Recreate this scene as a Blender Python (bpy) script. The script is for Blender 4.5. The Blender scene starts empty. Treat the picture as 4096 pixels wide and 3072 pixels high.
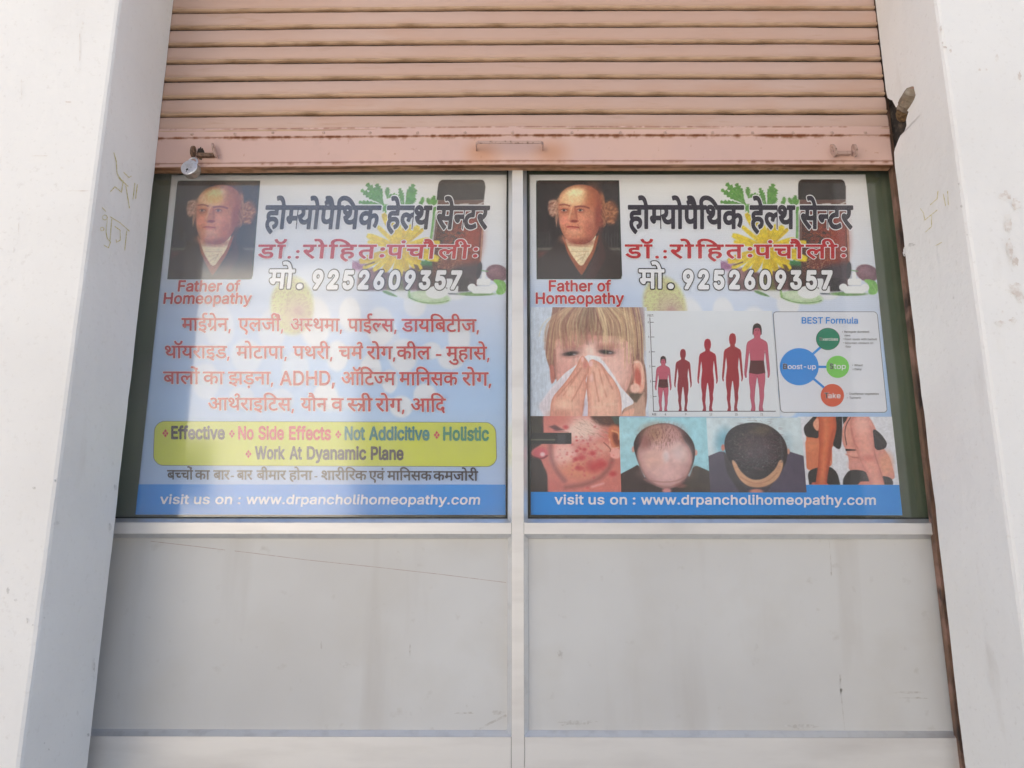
import bpy, bmesh, math, random, json
import numpy as np
from mathutils import Vector, Matrix

C = bpy.context.scene.collection
SC = bpy.context.scene
RNG = np.random.default_rng(7)
random.seed(7)

# ------------------------------------------------------------------ camera
FPX = 2950.0                                   # focal length in pixels of a 4096 px wide frame
CAM = np.array([-0.0073, -2.4624, 1.45])
PITCH, YAW, ROLL = 0.2116, -0.004, -0.0011
_r = np.array([math.cos(YAW), -math.sin(YAW), 0.0])
_h = np.array([math.sin(YAW), math.cos(YAW), 0.0])
FWD = math.cos(PITCH) * _h + np.array([0, 0, math.sin(PITCH)])
_u = -math.sin(PITCH) * _h + np.array([0, 0, math.cos(PITCH)])
RIGHT = math.cos(ROLL) * _r - math.sin(ROLL) * _u
UP = math.sin(ROLL) * _r + math.cos(ROLL) * _u
cd = bpy.data.cameras.new('camera')
cam = bpy.data.objects.new('camera', cd)
C.objects.link(cam)
cd.sensor_fit = 'HORIZONTAL'
cd.sensor_width = 36.0
cd.lens = FPX / 4096.0 * 36.0
cd.clip_start, cd.clip_end = 0.05, 500.0
m = Matrix(((RIGHT[0], UP[0], -FWD[0], CAM[0]), (RIGHT[1], UP[1], -FWD[1], CAM[1]), (RIGHT[2], UP[2], -FWD[2], CAM[2]), (0, 0, 0, 1)))
cam.matrix_world = m
SC.camera = cam

# ------------------------------------------------------------------ light
SUN_EL, SUN_AZ = math.radians(50), math.radians(28)      # sun behind the shop, a little to the right
w = bpy.data.worlds.new('World')
SC.world = w
w.use_nodes = True
nt = w.node_tree
sky = nt.nodes.new('ShaderNodeTexSky')
sky.sky_type = 'NISHITA'
sky.sun_disc = False
sky.sun_elevation = SUN_EL
sky.sun_rotation = SUN_AZ
sky.dust_density = 2.5
nt.links.new(sky.outputs[0], nt.nodes['Background'].inputs[0])
nt.nodes['Background'].inputs[1].default_value = 0.11
sl = bpy.data.lights.new('sun', 'SUN')
sl.energy = 5.0
sl.angle = math.radians(0.5)
sl.color = (1.0, 0.95, 0.87)
so = bpy.data.objects.new('sun', sl)
C.objects.link(so)
sd = Vector((math.sin(SUN_AZ) * math.cos(SUN_EL), math.cos(SUN_AZ) * math.cos(SUN_EL), math.sin(SUN_EL)))
so.rotation_euler = sd.to_track_quat('Z', 'Y').to_euler()
so.location = (4, 8, 14)
SC.view_settings.view_transform = 'Standard'
SC.view_settings.look = 'None'
SC.view_settings.gamma = 1.0
SC.view_settings.exposure = 1.64
SC.view_settings.use_white_balance = True          # the camera's automatic white balance, set for open shade
SC.view_settings.white_balance_temperature = 6700
SC.view_settings.white_balance_tint = 10
SC.cycles.max_bounces = 10
SC.cycles.diffuse_bounces = 6
SC.cycles.glossy_bounces = 5
SC.cycles.transparent_max_bounces = 12
SC.cycles.use_denoising = True
SC.cycles.sample_clamp_indirect = 8.0

# ------------------------------------------------------------------ helpers
def ray(x, y):
    x = np.asarray(x, float); y = np.asarray(y, float)
    return ((x - 2048) / FPX)[..., None] * RIGHT + ((1536 - y) / FPX)[..., None] * UP + FWD

def at(x, y, Y=0.0):
    """point of the plane Y=const that a sight line measured in the photograph meets"""
    d = ray(x, y)
    return CAM + d * ((Y - CAM[1]) / d[..., 1])[..., None]

def at_side(x, y, X):
    """point of a plane X=const (the reveals beside the opening)"""
    d = ray(x, y)
    return CAM + d * ((X - CAM[0]) / d[..., 0])[..., None]

def to_px(P):
    d = np.asarray(P, float) - CAM
    z = d @ FWD
    return 2048 + FPX * (d @ RIGHT) / z, 1536 - FPX * (d @ UP) / z

def lin(c):
    c = np.asarray(c, float) / 255.0
    return np.where(c <= 0.04045, c / 12.92, ((c + 0.055) / 1.055) ** 2.4)

INK = 1.06
def ink(c):
    v = np.clip(lin(c) * INK, 0.004, 0.88)
    return v

def tag(o, label=None, cat=None, group=None, kind=None):
    if label: o['label'] = label
    if cat: o['category'] = cat
    if group: o['group'] = group
    if kind: o['kind'] = kind
    return o

def empty(name, loc, label, cat, group=None):
    o = bpy.data.objects.new(name, None)
    o.empty_display_size = 0.05
    C.objects.link(o)
    o.location = loc
    return tag(o, label, cat, group)

def link_mesh(name, me, mats, parent=None):
    o = bpy.data.objects.new(name, me)
    C.objects.link(o)
    for mt in (mats if isinstance(mats, (list, tuple)) else [mats]):
        me.materials.append(mt)
    if parent is not None:
        o.parent = parent
        o.matrix_parent_inverse = Matrix.Translation(parent.location).inverted()
    return o

class MB:
    """collects boxes, tubes and polygons and links them as ONE mesh object"""
    def __init__(s): s.v = []; s.f = []; s.m = []
    def add(s, v, f, mi=0):
        n = len(s.v)
        s.v += [tuple(map(float, q)) for q in v]
        s.f += [tuple(int(i) + n for i in q) for q in f]
        s.m += [mi] * len(f)
    def box(s, a, b, mi=0):
        (x0, y0, z0), (x1, y1, z1) = a, b
        v = [(x0, y0, z0), (x1, y0, z0), (x1, y1, z0), (x0, y1, z0), (x0, y0, z1), (x1, y0, z1), (x1, y1, z1), (x0, y1, z1)]
        s.add(v, [(0, 3, 2, 1), (4, 5, 6, 7), (0, 1, 5, 4), (1, 2, 6, 5), (2, 3, 7, 6), (3, 0, 4, 7)], mi)
    def quad(s, a, b, c, d, mi=0): s.add([a, b, c, d], [(0, 1, 2, 3)], mi)
    def tube(s, pts, r, n=10, mi=0, cap=True):
        pts = [np.asarray(p, float) for p in pts]
        k = len(pts)
        rs = r if hasattr(r, '__len__') else [r] * k
        v = []; f = []
        prev = None
        for i, p in enumerate(pts):
            t = pts[min(i + 1, k - 1)] - pts[max(i - 1, 0)]
            t /= np.linalg.norm(t)
            if prev is None:
                a = np.cross(t, [0, 0, 1.0]) if abs(t[2]) < 0.9 else np.cross(t, [1.0, 0, 0])
            else:
                a = prev - t * (prev @ t)
            a /= np.linalg.norm(a); prev = a
            b = np.cross(t, a)
            for j in range(n):
                q = 2 * math.pi * j / n
                v.append(p + rs[i] * (math.cos(q) * a + math.sin(q) * b))
        for i in range(k - 1):
            for j in range(n):
                f.append((i * n + j, i * n + (j + 1) % n, (i + 1) * n + (j + 1) % n, (i + 1) * n + j))
        if cap:
            f.append(tuple(range(n))[::-1]); f.append(tuple((k - 1) * n + j for j in range(n)))
        s.add(v, f, mi)
    def prism(s, poly, axis, lo, hi, mi=0):
        """extrude a 2-D polygon along an axis (0 x, 1 y, 2 z)"""
        n = len(poly)
        def P(q, h):
            q = list(q); q.insert(axis, h); return q
        v = [P(q, lo) for q in poly] + [P(q, hi) for q in poly]
        f = [tuple(range(n))[::-1], tuple(range(n, 2 * n))] + [(i, (i + 1) % n, n + (i + 1) % n, n + i) for i in range(n)]
        s.add(v, f, mi)
    def build(s, name, mats, parent=None, smooth=False, bevel=0.0):
        me = bpy.data.meshes.new(name)
        me.from_pydata(s.v, [], s.f)
        me.polygons.foreach_set('material_index', np.array(s.m, dtype=np.int32))
        bm = bmesh.new(); bm.from_mesh(me)
        bmesh.ops.recalc_face_normals(bm, faces=bm.faces)
        bm.to_mesh(me); bm.free()
        if smooth:
            me.polygons.foreach_set('use_smooth', np.ones(len(me.polygons), dtype=bool))
        me.update()
        o = link_mesh(name, me, mats, parent)
        if bevel:
            b = o.modifiers.new('bevel', 'BEVEL'); b.width = bevel; b.segments = 2; b.limit_method = 'ANGLE'; b.angle_limit = math.radians(40)
        return o

# ------------------------------------------------------------------ materials
def mat(name, col, rough=0.6, metal=0.0, spec=0.4, noise=None, bump=None):
    """noise=(scale, detail, dark colour, lo, hi); bump=(scale, strength)"""
    mt = bpy.data.materials.new(name)
    mt.use_nodes = True
    n = mt.node_tree.nodes; l = mt.node_tree.links
    b = n['Principled BSDF']
    b.inputs['Base Color'].default_value = (*col, 1)
    b.inputs['Roughness'].default_value = rough
    b.inputs['Metallic'].default_value = metal
    b.inputs['Specular IOR Level'].default_value = spec
    geo = n.new('ShaderNodeNewGeometry')
    if noise:
        layers = noise if isinstance(noise, list) else [noise]
        prev = None
        for sc, det, dark, lo, hi, *stretch in layers:
            mp = n.new('ShaderNodeMapping')
            mp.inputs['Scale'].default_value = stretch[0] if stretch else (1, 1, 1)
            l.new(geo.outputs['Position'], mp.inputs['Vector'])
            t = n.new('ShaderNodeTexNoise')
            t.inputs['Scale'].default_value = sc
            t.inputs['Detail'].default_value = det
            l.new(mp.outputs[0], t.inputs['Vector'])
            r = n.new('ShaderNodeMapRange')
            r.inputs['From Min'].default_value = lo
            r.inputs['From Max'].default_value = hi
            l.new(t.outputs['Fac'], r.inputs['Value'])
            mx = n.new('ShaderNodeMix'); mx.data_type = 'RGBA'
            l.new(r.outputs[0], mx.inputs['Factor'])
            if prev is None: mx.inputs['A'].default_value = (*col, 1)
            else: l.new(prev, mx.inputs['A'])
            mx.inputs['B'].default_value = (*dark, 1)
            prev = mx.outputs['Result']
        l.new(prev, b.inputs['Base Color'])
    if bump:
        t = n.new('ShaderNodeTexNoise')
        t.inputs['Scale'].default_value = bump[0]
        t.inputs['Detail'].default_value = 6
        l.new(geo.outputs['Position'], t.inputs['Vector'])
        bp = n.new('ShaderNodeBump')
        bp.inputs['Strength'].default_value = bump[1]
        bp.inputs['Distance'].default_value = 0.01
        l.new(t.outputs['Fac'], bp.inputs['Height'])
        l.new(bp.outputs[0], b.inputs['Normal'])
    return mt

def mat_attr(name, rough=0.5, spec=0.35, metal=0.0, grain=0.0, bump=None):
    mt = bpy.data.materials.new(name)
    mt.use_nodes = True
    n = mt.node_tree.nodes; l = mt.node_tree.links
    b = n['Principled BSDF']
    a = n.new('ShaderNodeVertexColor'); a.layer_name = 'Col'
    out = a.outputs['Color']
    geo = n.new('ShaderNodeNewGeometry')
    if grain:
        t = n.new('ShaderNodeTexNoise'); t.inputs['Scale'].default_value = 420; t.inputs['Detail'].default_value = 2
        l.new(geo.outputs['Position'], t.inputs['Vector'])
        r = n.new('ShaderNodeMapRange'); r.inputs['To Min'].default_value = 1 - grain; r.inputs['To Max'].default_value = 1 + grain
        l.new(t.outputs['Fac'], r.inputs['Value'])
        mx = n.new('ShaderNodeVectorMath'); mx.operation = 'SCALE'
        l.new(out, mx.inputs[0]); l.new(r.outputs[0], mx.inputs['Scale'])
        out = mx.outputs[0]
    l.new(out, b.inputs['Base Color'])
    b.inputs['Roughness'].default_value = rough
    b.inputs['Specular IOR Level'].default_value = spec
    b.inputs['Metallic'].default_value = metal
    if bump:
        t = n.new('ShaderNodeTexNoise'); t.inputs['Scale'].default_value = bump[0]; t.inputs['Detail'].default_value = 4
        l.new(geo.outputs['Position'], t.inputs['Vector'])
        bp = n.new('ShaderNodeBump'); bp.inputs['Strength'].default_value = bump[1]; bp.inputs['Distance'].default_value = 0.01
        l.new(t.outputs['Fac'], bp.inputs['Height']); l.new(bp.outputs[0], b.inputs['Normal'])
    return mt

def mat_glass(name, dust):
    mt = bpy.data.materials.new(name)
    mt.use_nodes = True
    n = mt.node_tree.nodes; l = mt.node_tree.links
    n.remove(n['Principled BSDF'])
    out = n['Material Output']
    tr = n.new('ShaderNodeBsdfTransparent'); tr.inputs[0].default_value = (0.995, 1.0, 0.995, 1)
    gl = n.new('ShaderNodeBsdfGlossy'); gl.inputs['Roughness'].default_value = 0.09
    gl.inputs[0].default_value = (1, 1, 1, 1)
    lw = n.new('ShaderNodeLayerWeight'); lw.inputs['Blend'].default_value = 0.5
    p = n.new('ShaderNodeMath'); p.operation = 'POWER'; p.inputs[1].default_value = 5
    l.new(lw.outputs['Facing'], p.inputs[0])
    r = n.new('ShaderNodeMapRange'); r.inputs['To Min'].default_value = 0.056; r.inputs['To Max'].default_value = 1.0
    l.new(p.outputs[0], r.inputs['Value'])
    mx = n.new('ShaderNodeMixShader')
    l.new(r.outputs[0], mx.inputs[0]); l.new(tr.outputs[0], mx.inputs[1]); l.new(gl.outputs[0], mx.inputs[2])
    # a film of street dust, thicker in drifting patches
    geo = n.new('ShaderNodeNewGeometry')
    t = n.new('ShaderNodeTexNoise'); t.inputs['Scale'].default_value = 2.6; t.inputs['Detail'].default_value = 4
    l.new(geo.outputs['Position'], t.inputs['Vector'])
    r2 = n.new('ShaderNodeMapRange'); r2.inputs['From Min'].default_value = 0.3; r2.inputs['From Max'].default_value = 0.7
    r2.inputs['To Min'].default_value = dust * 0.45; r2.inputs['To Max'].default_value = dust * 1.55
    l.new(t.outputs['Fac'], r2.inputs['Value'])
    df = n.new('ShaderNodeBsdfDiffuse'); df.inputs[0].default_value = (0.80, 0.79, 0.77, 1)
    m2 = n.new('ShaderNodeMixShader')
    l.new(r2.outputs[0], m2.inputs[0]); l.new(mx.outputs[0], m2.inputs[1]); l.new(df.outputs[0], m2.inputs[2])
    l.new(m2.outputs[0], out.inputs[0])
    return mt

# ------------------------------------------------------------------ flat shapes from distance fields
def seg_dist(X, Y, x0, y0, x1, y1):
    dx, dy = x1 - x0, y1 - y0
    t = np.clip(((X - x0) * dx + (Y - y0) * dy) / (dx * dx + dy * dy + 1e-12), 0, 1)
    return np.hypot(X - x0 - t * dx, Y - y0 - t * dy)

def sd_loops(X, Y, loops):
    """signed distance (negative inside, non-zero winding) to closed polygons"""
    d = np.full(X.shape, 1e9); wn = np.zeros(X.shape, np.int32)
    for lp in loops:
        lp = np.asarray(lp, float)
        nx = np.roll(lp, -1, 0)
        for (x0, y0), (x1, y1) in zip(lp, nx):
            np.minimum(d, seg_dist(X, Y, x0, y0, x1, y1), out=d)
            if y0 != y1:
                cross = (x1 - x0) * (Y - y0) - (X - x0) * (y1 - y0)
                wn += ((y0 <= Y) & (y1 > Y) & (cross > 0)).astype(np.int32)
                wn -= ((y1 <= Y) & (y0 > Y) & (cross < 0)).astype(np.int32)
    return np.where(wn != 0, -d, d)

def sd_stroke(X, Y, pts, hw):
    d = np.full(X.shape, 1e9)
    for (x0, y0), (x1, y1) in zip(pts[:-1], pts[1:]):
        np.minimum(d, seg_dist(X, Y, x0, y0, x1, y1), out=d)
    return d - hw

def sd_rrect(X, Y, x0, y0, x1, y1, r):
    qx = np.abs(X - (x0 + x1) / 2) - (x1 - x0) / 2 + r
    qy = np.abs(Y - (y0 + y1) / 2) - (y1 - y0) / 2 + r
    return np.hypot(np.maximum(qx, 0), np.maximum(qy, 0)) + np.minimum(np.maximum(qx, qy), 0) - r

_CASES = {}
def _cases():
    # corners 0..3 counter-clockwise from (0,0); edge points 4..7 on edges 01,12,23,30
    for c in range(1, 15):
        poly = []
        for k in range(4):
            a, b = (c >> k) & 1, (c >> ((k + 1) % 4)) & 1
            if a: poly.append(k)
            if a != b: poly.append(4 + k)
        _CASES[c] = poly
_cases()

def contour_mesh(S, gx, gy, level=0.0):
    """polygons covering S < level on the grid gx, gy -> (verts Nx2, faces)"""
    V = S - level
    ins = (V < 0)
    a, b, c, d = V[:-1, :-1], V[:-1, 1:], V[1:, 1:], V[1:, :-1]
    code = ins[:-1, :-1] * 1 + ins[:-1, 1:] * 2 + ins[1:, 1:] * 4 + ins[1:, :-1] * 8
    verts = []; faces = []; n0 = 0
    X0, X1 = np.meshgrid(gx[:-1], gy[:-1])[0], np.meshgrid(gx[1:], gy[:-1])[0]
    Y0, Y1 = np.meshgrid(gx[:-1], gy[:-1])[1], np.meshgrid(gx[:-1], gy[1:])[1]
    for cs, poly in _CASES.items():
        idx = np.nonzero(code == cs)
        k = len(idx[0])
        if not k: continue
        q = [V_[idx] for V_ in (a, b, c, d)]
        x0, x1, y0, y1 = X0[idx], X1[idx], Y0[idx], Y1[idx]
        cx = [x0, x1, x1, x0]; cy = [y0, y0, y1, y1]
        cols = []
        for t in poly:
            if t < 4: px, py = cx[t], cy[t]
            else:
                i, j = t - 4, (t - 3) % 4
                f = np.clip(q[i] / (q[i] - q[j] + 1e-15), 0.001, 0.999)
                px, py = cx[i] + f * (cx[j] - cx[i]), cy[i] + f * (cy[j] - cy[i])
            cols.append(np.stack([px, py], 1))
        arr = np.stack(cols, 1).reshape(-1, 2)
        verts.append(arr)
        faces += (np.arange(k * len(poly)).reshape(k, len(poly)) + n0).tolist()
        n0 += len(arr)
    full = (code == 15)
    rv = []
    for r in range(full.shape[0]):
        e = np.diff(np.concatenate([[0], full[r].astype(np.int8), [0]]))
        for s, t in zip(np.nonzero(e == 1)[0], np.nonzero(e == -1)[0]):
            rv += [(gx[s], gy[r]), (gx[t], gy[r]), (gx[t], gy[r + 1]), (gx[s], gy[r + 1])]
            faces.append([n0, n0 + 1, n0 + 2, n0 + 3]); n0 += 4
    if rv: verts.append(np.array(rv))
    if not verts: return np.zeros((0, 2)), []
    return np.concatenate(verts), faces

class Sheet:
    """flat printed shapes, all in one mesh: each add() maps 2-D points to the plane"""
    def __init__(s): s.v = []; s.f = []; s.m = []; s.n = 0
    def add(s, P3, faces, mi):
        s.v.append(P3); s.f += [[i + s.n for i in f] for f in faces]; s.m += [mi] * len(faces); s.n += len(P3)
    def build(s, name, mats, parent):
        me = bpy.data.meshes.new(name)
        V = np.concatenate(s.v)
        me.from_pydata(V.tolist(), [], s.f)
        me.polygons.foreach_set('material_index', np.array(s.m, dtype=np.int32))
        me.update()
        return link_mesh(name, me, mats, parent)

def px_shape(sh, fn, bbox, cell, crop, Y, mi, level=0.0, side=None):
    """shape from a distance function written in the coordinates of an enlarged crop (x0, y0, scale)"""
    gx = np.arange(bbox[0], bbox[2] + cell, cell); gy = np.arange(bbox[1], bbox[3] + cell, cell)
    X, Yy = np.meshgrid(gx, gy)
    S = fn(X, Yy)
    v, f = contour_mesh(S, gx, gy, level)
    if len(v) == 0: return
    ox, oy, sc = crop
    px, py = ox + v[:, 0] / sc, oy + v[:, 1] / sc
    P = at(px, py, Y) if side is None else at_side(px, py, side)
    sh.add(P, f, mi)

# ------------------------------------------------------------------ lettering
GL_ORDER = [chr(n) for n in (2361, 2350, 2351, 2346, 2341, 2325, 2354, 2360, 2344, 2335, 2352, 2337, 2340, 2330, 2357, 2348, 2332, 2327, 2319, 2309, 2310, 2312, 2311, 2321, 2333, 2358, 2342, 2379, 2376, 2367, 2375, 2377, 2306, 2380, 2368, 2366, 2307, 2369, 2396, 2364, 70, 97, 116, 104, 101, 114, 32, 111, 102, 72, 109, 112, 121, 57, 50, 53, 54, 48, 51, 55, 118, 105, 115, 117, 110, 58, 119, 46, 100, 99, 108, 65, 68, 44, 45, 69, 78, 83, 87, 107, 80, 66, 84, 120, 82, 103, 98, 113, 77, 67, 71, 49, 52, 56)]
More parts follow.
